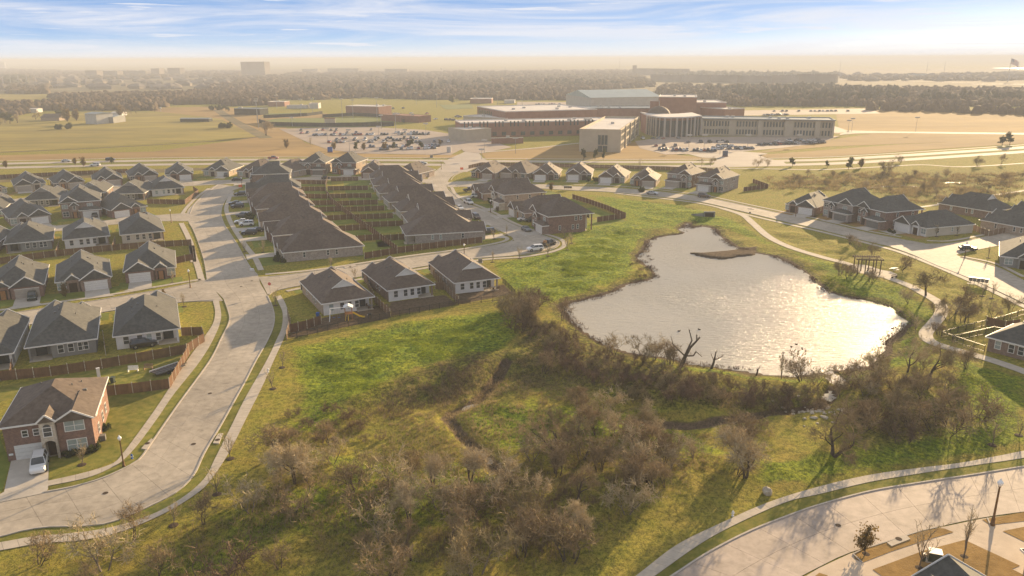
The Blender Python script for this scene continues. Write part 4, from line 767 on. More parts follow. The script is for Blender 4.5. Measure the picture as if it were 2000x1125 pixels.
# ---- the big two-storey house in the left foreground
def foreground_house():
    r=empty('house'); A=P(17,902); Bp=P(191,876); x=(Bp-A); Wd=x.length; x.normalize(); n=Vector((-x.y,x.x,0)); ang=math.atan2(x.y,x.x); L=13.5
    s=Wd/15.0; wl=MB(); ev1=ev2=5.2; bx=Wd*.60; tx0=Wd*.425; 
    wl.prism([(0,0),(bx,0),(bx,L),(0,L)],-.2,ev1,0); wl.prism([(bx,-.9),(Wd,-.9),(Wd,L),(bx,L)],-.2,ev2,0)
    ev1=ev2=5.2; p=.58; rf=MB(); tr=MB(); oh=.45
    hip(rf,-oh,Wd+oh,-oh,L+oh,ev1,.5); rect_trim(tr,-oh,Wd+oh,-oh,L+oh,ev1)
    gh=gable(rf,bx-.35,Wd+.47,-1.35,6,ev2+.015,p); rake(tr,bx-.35,Wd+.4,-1.38,ev2+.01,p)
    wl.add([(bx,-.902,ev2-.01),(Wd,-.902,ev2-.01),((bx+Wd)/2,-.902,ev2+(Wd-bx)/2*p-.02)],[(0,1,2)],0)
    wl.obj('wall',[M['brick_red'],M['brick_red']],r); rf.obj('roof',M['roofb'],r); tr.obj('fascia',M['trim'],r)
    # stone entrance tower with arched opening
    tw=MB(); t0,t1=tx0,bx-.05; tz=5.6; tc=(t0+t1)/2; rad=.95; yz=-1.5; az=1.9
    arc=[(tc+rad*math.cos(a),az+rad*math.sin(a)) for a in np.linspace(math.pi,0,11)]
    front=[(t0,0)]+[(tc-rad,0)]+arc+[(tc+rad,0),(t1,0),(t1,tz),(tc,tz+.95),(t0,tz)]
    from mathutils.geometry import tessellate_polygon
    v=[Vector((a,yz,b)) for a,b in front]; tt=tessellate_polygon([v]); nn=len(v); vs=[tuple(q) for q in v]+[(q.x,yz+.35,q.z) for q in v]
    fs=[]
    for a,b,c in tt:
        nr=(v[b]-v[a]).cross(v[c]-v[a]).y; fs.append((a,b,c) if nr<0 else (a,c,b))
    fs+=[(i,(i+1)%nn,nn+(i+1)%nn,nn+i) for i in range(nn)]; tw.add(vs,fs,0)
    tw.box(t0,t0+.3,yz+.35,-.0,0,tz,0); tw.box(t1-.3,t1,yz+.35,-.91,0,tz,0)
    tw.obj('stone_entrance',M['stone'],r)
    g=MB(); gable(g,t0-.3,t1+.3,yz-.25,3.2,tz,.85,0); g.obj('porch_roof',M['roofb'],r); q=MB(); rake(q,t0-.3,t1+.3,yz-.28,tz,.85); q.obj('porch_fascia',M['trim'],r)
    MB().box(tc-.6,tc+.6,-.06,-.005,.05,2.3).obj('front_door',M['door'],r); window(r,tc,yz-.02,3.55,.95,1.25,0)
    a=MB(); a.cyl((tc,4.8),.475,yz-.06,yz-.02,16,0,axis='y'); a.obj('arched_pane',M['glass'],r)
    for z in(.85,3.65): window(r,bx+(Wd-bx)*.5,-.93,z,2.3,1.45,0,True)
    for k in range(3): window(r,2.5+k*1.35,-.03,3.35,.62,.85,0)
    gm=MB()
    for k in range(4): gm.box(.95,5.85+.2,-.05,-.012,.02+k*.55,.54+k*.55)
    gm.obj('garage_door',M['garw'],r); MB().box(.2,.7,-.12,-.01,.9,1.15).obj('electric_meter',M['white'],r)
    for y in(3,7,10): window(r,Wd+.03,y,1.2,.9,1.3,math.pi/2); window(r,Wd+.03,y,3.9,.9,1.2,math.pi/2)
    for x_,y_ in((.70,.55),(.8,.35),(.78,.7),(.3,.7),(.5,.8)): 
        X=Wd*x_; Y=L*y_; z=ev2+(min(X,Wd-X,Y,L-Y)+oh)*.5; MB().cyl((X,Y),.09,z-.4,z+.3,6).obj('vent_pipe',M['garg'],r)
    X=Wd*.85; z=ev2+(Wd-X+oh)*.5; MB().box(X-.22,X+.22,L*.5,L*.5+.4,z-.2,z+.2).obj('roof_vent',M['garg'],r)
    MB().box(Wd+.02,Wd+.75,2.2,3.0,0,.8).obj('air_conditioner',M['garg'],r)
    settle(r,A,ang); tag(r,'large two-storey red brick house with stone arched entrance in the left foreground','house')
    return r,A,ang,Wd
FH,FA,Fang,FW=foreground_house()
sheet('driveway',PL([(22,901),(96,890),(94,957),(86,964),(40,974),(-10,984),(-16,975),(8,962)]),.095,M['drive'])
sheet('front_path',PL([(98,893),(127,888),(128,878),(98,880)]),.075,M['walk'])
sheet('lawn',PL([(96,889),(130,885),(192,873),(194,775),(334,757),(310,800),(260,868),(238,892),(200,910),(95,943)]),.014,M['verge'])
sheet('planting_bed',PL([(124,889),(192,875),(191,868),(160,880),(126,884)]),.05,M['mulch'])
sheet('grass_strip',PL([(-20,760),(195,716),(366,686),(378,700),(330,758),(192,775),(192,735),(-20,790)]),.011,M['verge'])
sheet('lawn',PL([(-60,1000),(4,960),(20,905),(2,860),(-10,760),(-80,760)]),.012,M['yard'])
# lower right: paved forecourt with its lawns
sheet('forecourt',PL([(1480,1182),(1600,1110),(1660,1082),(1772,1048),(1840,1030),(1916,1014),(2000,1002),(2110,990),(2110,1240),(1480,1240)]),.05,M['court'])
_q=lambda L_:PL([(1600+a/5,900+b/5) for a,b in L_])
for q in ([(335,915),(430,870),(600,812),(650,795),(690,830),(740,820),(890,772),(850,738),(1000,690),(1150,658),(1225,668),(1312,702),(1000,792),(700,892),(420,1000),(345,960)],[(520,1068),(1000,890),(1420,778),(1960,1030),(1880,1062),(2050,1150),(2100,1300),(700,1300),(610,1130)],[(1590,580),(2050,498),(2050,588),(1670,632)],[(1790,692),(2050,640),(2050,810),(1990,790)],[(-40,1130),(0,1100),(80,1125),(100,1180),(-60,1220)]):
    sheet('lawn',_q(q),.085,M['yardt']); kerb(_q(q),.12,.11,False,name='lawn_edging') if False else None
kerb(_q([(420,1002),(345,962),(333,915),(430,868)]),.16,.16); kerb(_q([(1670,634),(1588,582),(1640,566)]),.16,.16)
kerb(_q([(430,868),(850,735),(1000,688),(1150,655)]),.14,.13)
pk=P(1857,1089,5.6); gh_=empty('house',(pk.x,pk.y,0),.10)
_w=MB(); _w.box(-4.4,4.4,-14,0,-.2,2.7,0).add([(-4.4,-.001,2.7),(4.4,-.001,2.7),(0,-.001,5.5)],[(1,0,2)],0); _w.obj('wall',M['brick_brown'],gh_)
_r=MB(); gable(_r,-4.8,4.8,-14.4,.35,2.5,.645); _r.beam((-4.2,-2.2,4.2),(-2.6,-2.2,5.0),.3,.3); gable(_r,-4.9,-.8,-6,-1.4,3.55,.7); _r.obj('roof',M['roofg'],gh_)
_t=MB(); rake(_t,-4.8,4.8,.39,2.5,.645); _t.obj('fascia',M['trim'],gh_); tag(gh_,'dark roof peak cut off by the bottom edge of the photo','house','houses at the bottom right corner')
wallh=build_house(W=12,L=14,front='brick_tan',side='brick_tan',rear='brick_tan',roof='roofg',seed=98,dutch=False,patio=False,label='pale walled house at the extreme bottom right corner',group='houses at the bottom right corner')
pw_=P(1994,1072,2.75); settle(wallh,(pw_.x+12.42,pw_.y-.42,0),math.radians(180))
# ---------------------------------------------------------------- fences
def picket_mesh(mk,h=1.8,w=2.4):
    b=MB(); n=16
    for i in range(n): x=w*i/n; dy=.012 if i%2 else 0; b.box(x+.005,x+w/n-.008,-.012+dy,.012+dy,.02,h-(.03 if i%3 else 0))
    for z in(.4,1.4): b.box(0,w,-.06,-.02,z,z+.09)
    return b.mesh('panel',M[mk])
PK={k:picket_mesh(k) for k in('fence','fencet')}; PO={k:MB().box(-.06,.06,-.06,.06,0,1.9).mesh('post',M['pole' if k=='fence' else 'fencet']) for k in('fence','fencet')}
PP=MB().box(-.045,.045,-.045,.045,0,1.98).mesh('post',M['steelp'])
def _ir():
    b=MB(); n=14
    for i in range(n): b.box(2.4*i/n,2.4*i/n+.03,-.012,.012,.05,1.35)
    for z in(.18,1.2): b.box(0,2.4,-.022,.022,z,z+.05)
    return b
IR=_ir().mesh('panel',M['iron']); IPO=MB().box(-.04,.04,-.04,.04,0,1.45).mesh('post',M['iron'])
IRP=_ir().box(0,2.4,-.03,.03,1.3,1.345).mesh('panel',M['iron'])
def fence(px,label,kind='fence',group='wooden yard fences',world=False,name='wooden_fence'):
    pts=[Vector((p[0],p[1],0)) for p in (px if world else PL(px))]; root=empty(name,pts[0]); root.matrix_world=Matrix.Translation(pts[0])
    pan,post={'fence':(PK['fence'],PP),'fencet':(PK['fencet'],PP),'iron':(IR,IPO),'rail':(IRP,IPO)}[kind]; o0=pts[0]
    for a,b in zip(pts,pts[1:]):
        d=b-a; n=max(1,round(d.length/2.4)); s=d.length/n/2.4; ang=math.atan2(d.y,d.x)
        for i in range(n):
            q=a+d*(i/n)-o0; g=max(-.1,gz(a.x+d.x*i/n,a.y+d.y*i/n)) if kind in('iron','rail') else 0
            o=link('panel',pan,root,(q.x,q.y,g),ang); o.scale=(s,1,1); link('post',post,root,(q.x,q.y,g),ang)
    q=pts[-1]-o0; link('post',post,root,q)
    return tag(root,label,'fence',group)
F_=[([(-90,530),(0,516),(108,501),(236,488),(374,479)],'long wooden fence with pale posts just above the left red brick houses','fence'),
([(374,479),(376,490),(379,507),(345,515)],'short dark fence closing the corner lot beside the red brick corner house','fence'),
([(-60,755),(0,744),(100,735),(200,720),(300,702),(366,690)],'long dark wooden fence behind the grey-sided and white-sided left houses','fence'),
([(366,690),(400,668),(396,655),(355,656)],'sunlit orange wooden fence at the corner behind the white-sided house','fence'),
([(370,692),(350,728),(332,759),(260,768),(193,775)],'orange wooden fence of the big red brick house, running down beside the sidewalk','fence'),
([(207,694),(203,664)],'fence dividing the yards left of the white-sided corner house','fence'),
([(22,741),(26,715)],'fence dividing the yards at the far left','fence'),
([(220,491),(226,474)],'fence dividing the yards left of the large dark roof','fencet'),
([(110,502),(116,484)],'fence dividing the yards left of the white-backed house with three windows','fencet'),
([(288,398),(362,399),(388,379),(378,372)],'dark fence around the white-backed corner house near the street','fence'),
([(560,664),(568,638),(562,618)],'weathered fence along the sidewalk beside the playset yard','fencet'),
([(566,650),(600,642),(628,632)],'reddish wooden fence left of the playset house','fence'),
([(733,592),(762,619)],'wooden fence dividing the playset yard from the middle house','fencet'),
([(716,555),(733,592)],'wooden fence up the gap between the leftmost and middle houses','fencet'),
([(868,566),(896,595)],'wooden fence dividing the bare middle yard from the yard nearest the pond','fencet'),
([(850,565),(868,566),(846,540)],'wooden fence in the gap between the middle house and the one nearest the pond','fencet'),
([(640,352),(636,366),(638,380),(650,397),(680,421),(722,452),(776,492)],'curved wooden fence running between the back-to-back yards','fence'),
([(712,506),(776,495),(870,482),(942,474)],'wooden fence along the cross street behind the pale brick house','fence'),
([(646,354),(700,353)],'fence across the top of the yards','fence')]
for i,(a,b) in enumerate([((640,372),(703,372)),((641,387),(710,387)),((655,402),(722,400)),((672,414),(735,412)),((712,444),(772,442)),((748,471),(808,466)),((690,429),(752,427))]): F_.append(([a,(b[0]+16,b[1]-1)],'%s fence from the top crossing the grass yards right of the curved fence'%['second','third','fourth','fifth','seventh','eighth','sixth'][i],'fence'))
for i,(a,b) in enumerate([((592,358),(638,360)),((598,372),(636,373)),((604,386),(640,388)),((612,400),(652,400)),((622,414),(668,412)),((640,431),(690,428)),((662,452),(716,448)),((684,473),(742,468))]): F_.append(([(a[0]-14,a[1]+1),b],'%s fence from the top crossing the yards left of the curved fence'%['first','second','third','fourth','fifth','sixth','seventh','eighth'][i],'fence'))
F_+=[([(1118,388),(1150,398),(1185,410),(1222,426),(1166,434)],'wooden fence around the two-storey house by the green above the pond','fence'),
([(1452,374),(1500,368),(1470,357)],'brown fence behind the last two-storey house of the far right row','fence'),
([(1893,447),(1930,462),(1967,454),(1940,437)],'weathered fence beside the white-sided corner house','fencet'),
([(820,330),(834,334),(838,346)],'wooden fence at the tan corner house by the entrance street','fence'),
([(915,330),(940,324),(1045,325),(1180,329),(1300,332),(1392,336)],'dark fence behind the far right row, along the arterial road','fence'),
([(-60,352),(60,346),(160,341),(250,337)],'fence behind the far left row','fence'),
([(1925,635),(1962,644),(1990,640)],'brown wooden fence beside the low brick house at the right edge','fence')]
for px,lb,k in F_: fence(px,lb,k)
fence([(560,666),(620,651),(700,634),(762,621),(800,614),(896,596),(984,587)],'black iron fence along the grassy slope behind the three white-backed houses','iron','metal yard fences',name='iron_fence')
fence([(984,587),(1006,576),(982,553)],'black iron fence on the pond side of the house nearest the pond','iron','metal yard fences',name='iron_fence')
fence([(1922,688),(1880,674),(1838,660),(1886,646),(1932,635),(2000,615),(2040,604)],'pale-topped iron fence pointing at the bend of the pond trail','rail','metal yard fences',name='iron_fence')
fence([(1860,668),(1940,650),(1990,660)],'low pale-topped fence beside the low brick house roof','rail','metal yard fences',name='iron_fence')
# ---------------------------------------------------------------- vehicles
def loft(b,st,sec,m):
    k=len(sec(*st[0][1:])); vs=[]
    for s in st: vs+=[(s[0],y,z) for y,z in sec(*s[1:])]
    fs=[]
    for i in range(len(st)-1):
        for j in range(k): fs.append((i*k+j,i*k+(j+1)%k,(i+1)*k+(j+1)%k,(i+1)*k+j))
    fs+=[tuple(range(k))[::-1],tuple((len(st)-1)*k+i for i in range(k))]; b.add(vs,[f[::-1] for f in fs],m)
def lower(hw,zb,zt): return [(-hw*.86,zb),(hw*.86,zb),(hw,zb+.18),(hw,zt-.14),(hw*.9,zt),(-hw*.9,zt),(-hw,zt-.14),(-hw,zb+.18)]
def upper(hb,ht,zb,zt): return [(-hb,zb),(hb,zb),(ht,zt-.05),(ht*.9,zt),(-ht*.9,zt),(-ht,zt-.05)]
CT_={'sedan':dict(L=4.7,hw=.91,low=[(-2.35,.80,.35,.80),(-2.2,.89,.25,.95),(-1.2,.91,.22,1.0),(1.0,.91,.22,.98),(1.9,.88,.24,.86),(2.25,.82,.30,.72),(2.35,.75,.38,.62)],up=[(-1.75,.80,.72,.95,.98),(-1.15,.80,.62,.95,1.40),(.1,.80,.62,.95,1.44),(.95,.80,.70,.95,1.0)],wb=1.38),
'suv':dict(L=4.8,hw=.96,low=[(-2.4,.85,.40,.95),(-2.3,.94,.30,1.08),(-1.2,.96,.26,1.12),(1.1,.96,.26,1.10),(2.0,.93,.28,1.02),(2.32,.88,.32,.85),(2.4,.80,.40,.70)],up=[(-2.28,.86,.76,1.06,1.12),(-2.0,.86,.70,1.06,1.70),(.3,.86,.70,1.06,1.74),(1.2,.86,.76,1.06,1.14)],wb=1.42),
'pickup':dict(L=5.6,hw=.99,low=[(-2.8,.92,.5,1.02),(-2.7,.97,.42,1.08),(1.3,.99,.38,1.12),(2.4,.96,.38,1.10),(2.72,.92,.42,.95),(2.8,.84,.5,.8)],up=[(-.95,.88,.80,1.06,1.14),(-.75,.88,.72,1.06,1.82),(.7,.88,.72,1.06,1.86),(1.45,.88,.78,1.06,1.16)],wb=1.75)}
_cars={}
def car_meshes(kind,paint):
    k=(kind,paint)
    if k in _cars: return _cars[k]
    T=CT_[kind]; pm=M['p_'+paint]; d={}
    b=MB(); loft(b,T['low'],lower,0)
    if kind=='pickup': b.box(-2.6,-1.05,-.8,.8,1.085,1.13,1)
    for sx in(-1,1):
        for sy in(-1,1): b.cyl((sx*T['wb'],.37),.45,sy*T['hw']*.9,sy*(T['hw']+.012),12,1,axis='y')
    d['body']=b.mesh('body',[pm,M['tyre']])
    u=T['up']; b=MB(); loft(b,u,upper,0); d['windows']=b.mesh('windows',M['glass'])
    b=MB(); z=u[1][4]; loft(b,[(u[1][0]-.08,u[1][2]*.96,z-.035,z+.02),(u[2][0]+.1,u[2][2]*.96,u[2][4]-.045,u[2][4]+.025)],lambda hw,zb,zt:[(-hw,zb),(hw,zb),(hw*.93,zt),(-hw*.93,zt)],0)
    for s in(-1,1):
        for i,j in((0,1),(3,2)): b.beam((u[i][0],s*u[i][1],u[i][3]),(u[j][0],s*u[j][2],u[j][4]-.03),.07,.07)
        xm=(u[1][0]+u[2][0])/2; b.beam((xm,s*(u[1][1]+.005),u[1][3]),(xm,s*(u[1][2]+.005),u[1][4]-.04),.09,.04)
    d['roof']=b.mesh('roof',pm)
    d['wheel']=MB().cyl((0,0),.35,-.11,.11,14,0,axis='y').mesh('wheel',M['tyre']); d['rim']=MB().cyl((0,0),.22,-.12,.12,10,0,axis='y').mesh('rim',M['rim'])
    xf=T['low'][-2][0]; z=T['low'][-2][3]-.02; d['hl']=MB().box(xf-.12,xf+.05,-.16,.16,z-.16,z-.02).mesh('headlight',M['lampw'])
    d['tl']=MB().box(-.04,.04,-.1,.1,-.14,.14).mesh('tail_light',M['lampr'])
    allb=MB(); loft(allb,T['low'],lower,0); loft(allb,u,upper,1); 
    for sx in(-1,1):
        for sy in(-1,1): allb.cyl((sx*T['wb'],.35),.35,sy*(T['hw']-.2),sy*(T['hw']+.02),8,2,axis='y')
    loft(allb,[(u[1][0],u[1][2]*.95,z,u[1][4]+.02),(u[2][0],u[2][2]*.95,z,u[2][4]+.02)],lambda hw,zb,zt:[(-hw,zt-.06),(hw,zt-.06),(hw*.92,zt),(-hw*.92,zt)],0)
    d['simple']=allb.mesh('parked_car',[pm,M['glass'],M['tyre']]); d['T']=T; _cars[k]=d; return d
NMK={'sedan':'car','suv':'suv','pickup':'pickup_truck'}
def car(px,head,kind,paint,label,group=None,full=True,cat=None,name='parked_car'):
    p=P(*px); h=P(*head) if isinstance(head,tuple) else None; ang=math.atan2(h.y-p.y,h.x-p.x) if h else math.radians(head); d=car_meshes(kind,paint); T=d['T']
    if not full:
        o=link(name,d['simple'],None,(p.x,p.y,.07),ang); return tag(o,label,cat or 'car',group)
    r=empty(name,(p.x,p.y,.07),ang); link('body',d['body'],r); link('windows',d['windows'],r); link('roof',d['roof'],r)
    for sx in(-1,1):
        for sy in(-1,1): w=link('wheel',d['wheel'],r,(sx*T['wb'],sy*(T['hw']-.1),.35)); link('rim',d['rim'],w)
    for sy in(-1,1):
        link('headlight',d['hl'],r,(0,sy*T['hw']*.68,0)); link('tail_light',d['tl'],r,(-T['L']/2+.06,sy*T['hw']*.78,.85))
    return tag(r,label,cat or ('pickup' if kind=='pickup' else 'car'),group)
CARS=[((78,914),(74,932),'suv','white','white suv on the driveway of the big red brick house',),
((87,433),(84,440),'pickup','white','white pickup on the driveway of the grey brick house with arched porch'),
((186,424),(184,429),'suv','black','black suv in front of the tall two-storey brown brick house'),
((226,421),(224,428),'suv','black','black suv on the driveway behind the large dark roof'),
((64,584),(62,592),'suv','dgreen','dark green suv on a driveway at the left edge'),
((281,677),(300,674),'suv','black','black vehicle parked on the patio behind the white-sided corner house'),
((470,382),(450,383),'suv','black','black suv sideways on the top driveway of the left middle row'),
((459,400),(440,401),'sedan','black','black sedan behind another dark car on the fifth driveway of the left middle row'),
((464,406),(442,407),'suv','black','dark suv nearer the camera of the two side by side in the left middle row'),
((475,424),(455,423),'suv','grey','grey suv between the two dark cars and the white cars'),
((472,436),(452,437),'sedan','white','white sedan behind the white suv in the left middle row'),
((482,441),(460,442),'suv','white','white suv in front of the white sedan in the left middle row'),
((487,458),(466,459),'suv','black','black suv on the nearest occupied driveway of the left middle row'),
((501,453),(484,455),'sedan','black','black sedan close to the garage behind the nearest black suv'),
((463,353),(480,352),'sedan','black','black sedan at the kerb near the orange sign'),
((442,345),(440,352),'pickup','black','black pickup on the driveway of the cream stone house'),
((638,350),(660,349),'sedan','black','black sedan at the kerb in front of the two-storey pair'),
((804,374),(812,380),'suv','grey','grey suv at the rear of the right middle row'),
((915,398),(930,404),'pickup','white','white pickup parked on the bend street, right one of the two white vehicles'),
((898,409),(910,415),'sedan','white','white sedan parked on the bend street, left of the white pickup'),
((930,427),(945,436),'suv','brown','brown suv on a short driveway left of the bend street'),
((912,435),(922,441),'sedan','white','white car half hidden behind the pale brick house'),
((952,456),(930,458),'suv','black','black suv beside the corner of the pale brick house'),
((932,386),(946,386),'suv','white','white suv on a driveway by the tall pale stone front'),
((918,374),(940,373),'pickup','black','black pickup on the driveway near the top of the bend'),
((1024,431),(1004,432),'sedan','white','white car on the driveway of the large red brick house, left of the dark one'),
((1040,433),(1018,434),'suv','dgreen','dark suv on the driveway of the large red brick house, beside the white car'),
((1028,451),(1044,459),'sedan','grey','dark grey sedan at the kerb beside the green'),
((1071,480),(1088,475),'pickup','black','black pickup with a load, parked at the kerb bend by the green'),
((1045,490),(1024,492),'suv','white','white suv at the kerb behind the black pickup'),
((1274,380),(1296,382),'sedan','silver','silver car driving on the pond street'),
((1266,364),(1246,363),'sedan','red','red car in front of the brown house in the far right row'),
((1375,386),(1396,388),'suv','brown','brown suv on the driveway of the last two-storey house'),
((1890,489),(1920,490),'sedan','dgreen','dark sedan parked at the corner below the street lamp'),
((1980,443),(2000,447),'sedan','silver','silver car near the right edge behind the wooden fence'),
((216,314),(240,313.5),'suv','black','dark car driving on the arterial road at the left'),
((186,324.5),(160,325.2),'suv','white','white car on the near carriageway of the arterial road'),
((130,316.5),(160,316),'sedan','silver','pale car on the far carriageway of the arterial road'),
((534,311),(560,311),'pickup','red','red pickup driving on the arterial road'),
((826,321),(850,321.5),'sedan','silver','silver car beside the fence at the street entrance')]
for a in CARS: car(*a)
ld=empty('cargo_load',P(1064,482)+Vector((0,0,1.2))); 
for k in range(5): MB().box(-.5+.22*k,-.32+.22*k,-.6,.6,.06*(k%2),.5+.08*(k%3)).obj('crate_board',M['wood'],ld)
tag(ld,'wooden load in the bed of the black pickup at the kerb bend','cargo')
# ---------------------------------------------------------------- street lamps, signs, small things
def lamp_proto(h=4.4):
    r=empty('street_lamp'); MB().lathe([(.02,0),(.24,0),(.24,.12),(.17,.2),(.15,.7),(.10,.85),(.075,h-.65),(.13,h-.6),(.09,h-.55),(.0,h-.55)],10).obj('pole',M['pole'],r,smooth=True)
    g=MB().lathe([(.0,h-.56),(.12,h-.55),(.24,h-.3),(.25,h-.16),(.15,h-.02),(.0,h)],12).obj('globe',M['globe'],r,smooth=True)
    MB().lathe([(.17,h-.05),(.08,h+.06),(.03,h+.2),(0,h+.22)],8).obj('finial',M['globe'],r); return r
LP=[((242,911),'street lamp on the corner of the big red brick house'),((1938,1026),'street lamp at the lower right, on the paved forecourt'),((1884,504),'street lamp beside the parked dark sedan at the right'),((958,415),'street lamp on the lawn right of the bend street'),((907,508),'street lamp on the cross street behind the house nearest the pond'),((1554,423),'street lamp across from the brown house, right of the pond street'),((372,562),'street lamp on the corner lawn beside the red brick corner house'),((335,435),'street lamp on the corner of the back street'),((473,367),'street lamp beside the orange sign in the left middle'),((862,331),'street lamp at the street entrance by the arterial road'),((804,351),'street lamp in front of the tan corner house'),((96,369),'street lamp in the far left row')]
lp=lamp_proto(); 
for i,(p,l) in enumerate(LP):
    r=lp if i==0 else clone(lp); r.location=P(*p); r.scale=(1.3,1.3,1.32) if i==1 else (1,1,1); tag(r,l,'street lamp','acorn street lamps')
# stop sign
def signpost(px,label,face,h=2.1,shape='oct',cat='sign',rz=0,text=None,size=.38):
    r=empty('road_sign',P(*px),rz); MB().box(-.03,.03,-.03,.03,0,h).obj('post',M['rim'],r)
    b=MB()
    if shape=='oct': pts=[(size*math.cos(math.pi/8+i*math.pi/4),size*math.sin(math.pi/8+i*math.pi/4)) for i in range(8)]
    elif shape=='dia': pts=[(size,0),(0,size),(-size,0),(0,-size)]
    else: pts=[(-size,-size*.7),(size,-size*.7),(size,size*.7),(-size,size*.7)]
    n=len(pts); b.add([(x,-.045,h+z) for x,z in pts]+[(x,-.03,h+z) for x,z in pts],[tuple(range(n)),tuple(range(n,2*n))[::-1]]+[(i,n+i,n+(i+1)%n,(i+1)%n) for i in range(n)],0)
    b.obj('sign_plate',M[face],r)
    if text:
        for f in (1,):
            cu=bpy.data.curves.new('lettering','FONT'); cu.body=text; cu.size=.24; cu.align_x='CENTER'; cu.align_y='CENTER'; cu.extrude=.003
            t=bpy.data.objects.new('lettering',cu); COL.objects.link(t); t.parent=r; t.location=(0,-.052,h); t.rotation_euler=(math.pi/2,0,0); cu.materials.append(M['white']); mm_=bpy.data.meshes.new_from_object(t); mm_.materials.clear(); mm_.materials.append(M['white']); q_=link('lettering',mm_,r,(0,-.052,h)); q_.rotation_euler=(math.pi/2,0,0); bpy.data.objects.remove(t)
    return tag(r,label,cat)
signpost((528,573),'red octagonal stop sign at the crossing of the main street','redp',2.3,'oct','stop sign',0,'STOP')
signpost((470,369),'orange roadwork sign on the corner of the row street','orange',1.3,'rect','sign',0,None,.75)
signpost((902,334),'orange roadwork sign at the street entrance','orange',1.2,'rect','sign',0,None,.75)
signpost((1320,403) if False else (1464,424),'small dark trail sign where the pond trail leaves the sidewalk','garg',1.6,'rect','sign',0,None,.3)
def mailboxes(px,rz,label,n=4):
    r=empty('mailbox_cluster',P(*px),rz)
    for k in range(n):
        x=(k-(n-1)/2)*.82; u=MB().box(x-.38,x+.38,-.24,.24,.75,1.6).obj('mailbox_unit',M['door'] if n==4 else M['garg'],r); MB().box(x-.06,x+.06,-.06,.06,.06,.749).obj('leg',M['rim'],u)
    MB().box(-n*.42,n*.42,-.3,.3,1.61,1.68).obj('top_cover',M['white'],r); MB().box(-n*.45,n*.45,-.45,.45,0,.055).obj('concrete_pad',M['walk'],r)
    return tag(r,label,'mailboxes')
mailboxes((1910,556),-.55,'long communal mailbox cluster with white top beside the right-hand sidewalk',5)
mailboxes((1109,371),-.1,'four dark communal mailboxes beside the pond street',4)
def hydrant(px,label,m='blue'):
    r=empty('fire_hydrant',P(*px)); MB().lathe([(.0,0),(.17,0),(.17,.06),(.11,.08),(.11,.5),(.14,.52),(.14,.58),(.09,.68),(.03,.74),(0,.75)],10).obj('barrel',M[m],r,smooth=True)
    MB().cyl((0,.4),.055,-.22,.22,8,0,axis='x').cyl((0,.36),.07,-.2,0,8,0,axis='y').obj('outlets',M['white'],r); return tag(r,label,'fire hydrant')
hydrant((258,896),'blue and white fire hydrant beside the kerb at the lamp corner')
hydrant((1431,1008),'small pale hydrant beside the lower right sidewalk','white'); hydrant((524,727),'white topped hydrant beside the sidewalk in the middle left','white')
def utility(px,w,d,h,m,label,rz=0,pad=True,name='utility_box'):
    r=empty(name,P(*px),rz); b=MB(); b.box(-w/2,w/2,-d/2,d/2,.11,h); b.obj('cabinet',M[m],r); MB().box(-w/2-.03,w/2+.03,-d/2-.03,d/2+.03,h+.001,h+.06).obj('lid',M['trim'] if m=='ugreen' else M[m],r)
    if pad: MB().box(-w/2-.25,w/2+.25,-d/2-.2,d/2+.2,-.02,.10).obj('concrete_pad',M['walk'],r)
    return tag(r,label,'utility box')
utility((1824,1095),1.3,1.1,1.15,'ugreen','green transformer box on a concrete pad in the lower right lawn',-.35)
utility((1803,1097),.3,.3,.95,'ugreen','slim green pedestal beside the transformer box',0,False)
utility((938,513),1.0,.8,1.0,'garg','brown utility box beside the house nearest the pond',.1)
utility((492,529),.9,.7,.5,'garw','pale utility box on the verge island by the crossing',.2)
utility((196,752),.5,.35,3.0,'garw','tall pale narrow board standing behind the big red brick house',.5,False,'shed_board')
utility((843,308),1.6,1.2,1.3,'garg','dark box on the grass beside the arterial road',0)
utility((877,298),2.4,2.0,3.4,'metalw','small pale booth at the car park entrance',0)
for px,m,l in(((208,750),'garg','dark wheeled bin behind the big red brick house'),((221,748),'ugreen','green wheeled bin behind the big red brick house'),((621,620),'blue','blue wheeled bin at the corner of the playset house')):
    r=empty('wheeled_bin',P(*px)); b=MB(); b.add([(-.24,-.28,.1),(.24,-.28,.1),(.24,.28,.1),(-.24,.28,.1),(-.32,-.38,1.0),(.32,-.38,1.0),(.32,.38,1.0),(-.32,.38,1.0)],[(3,2,1,0),(4,5,6,7),(0,1,5,4),(1,2,6,5),(2,3,7,6),(3,0,4,7)]); b.obj('bin_body',M[m],r)
    MB().box(-.34,.34,-.41,.40,1.005,1.08).obj('lid',M[m],r); MB().cyl((.3,.12),.12,-.3,.3,8,0,axis='x').obj('wheel',M['tyre'],r); tag(r,l,'bin')
# manholes, inlets
for px,l in(((206,964),'manhole cover in the lower curve of the main street'),((378,868),'manhole cover in the street beside the lamp corner'),((410,769),'manhole cover in the straight of the main street'),((1637,1027),'manhole cover in the lower right street'),((471,560),'left manhole cover in the crossing'),((492,549),'right manhole cover in the crossing')):
    r=empty('manhole_cover',P(*px)+Vector((0,0,.058))); MB().cyl((0,0),.42,0,.012,20).obj('frame_ring',M['kerb'],r); MB().cyl((0,0),.34,.013,.022,20).obj('lid',M['mulch'],r); tag(r,l,'manhole cover','street manhole covers')
def inlet(poly,lid,label):
    c=P(*lid); r=empty('storm_inlet',c); pts=[p-c for p in PL(poly)]; MB().prism([(p.x,p.y) for p in pts],.03,.17).obj('concrete_top',M['walk'],r); MB().cyl((0,0),.36,.172,.185,16).obj('lid',M['mulch'],r); tag(r,label,'storm drain')
inlet([(282,871),(296,858),(300,861),(288,880),(276,878)],(288,868),'storm inlet with round lid at the kerb near the hydrant')
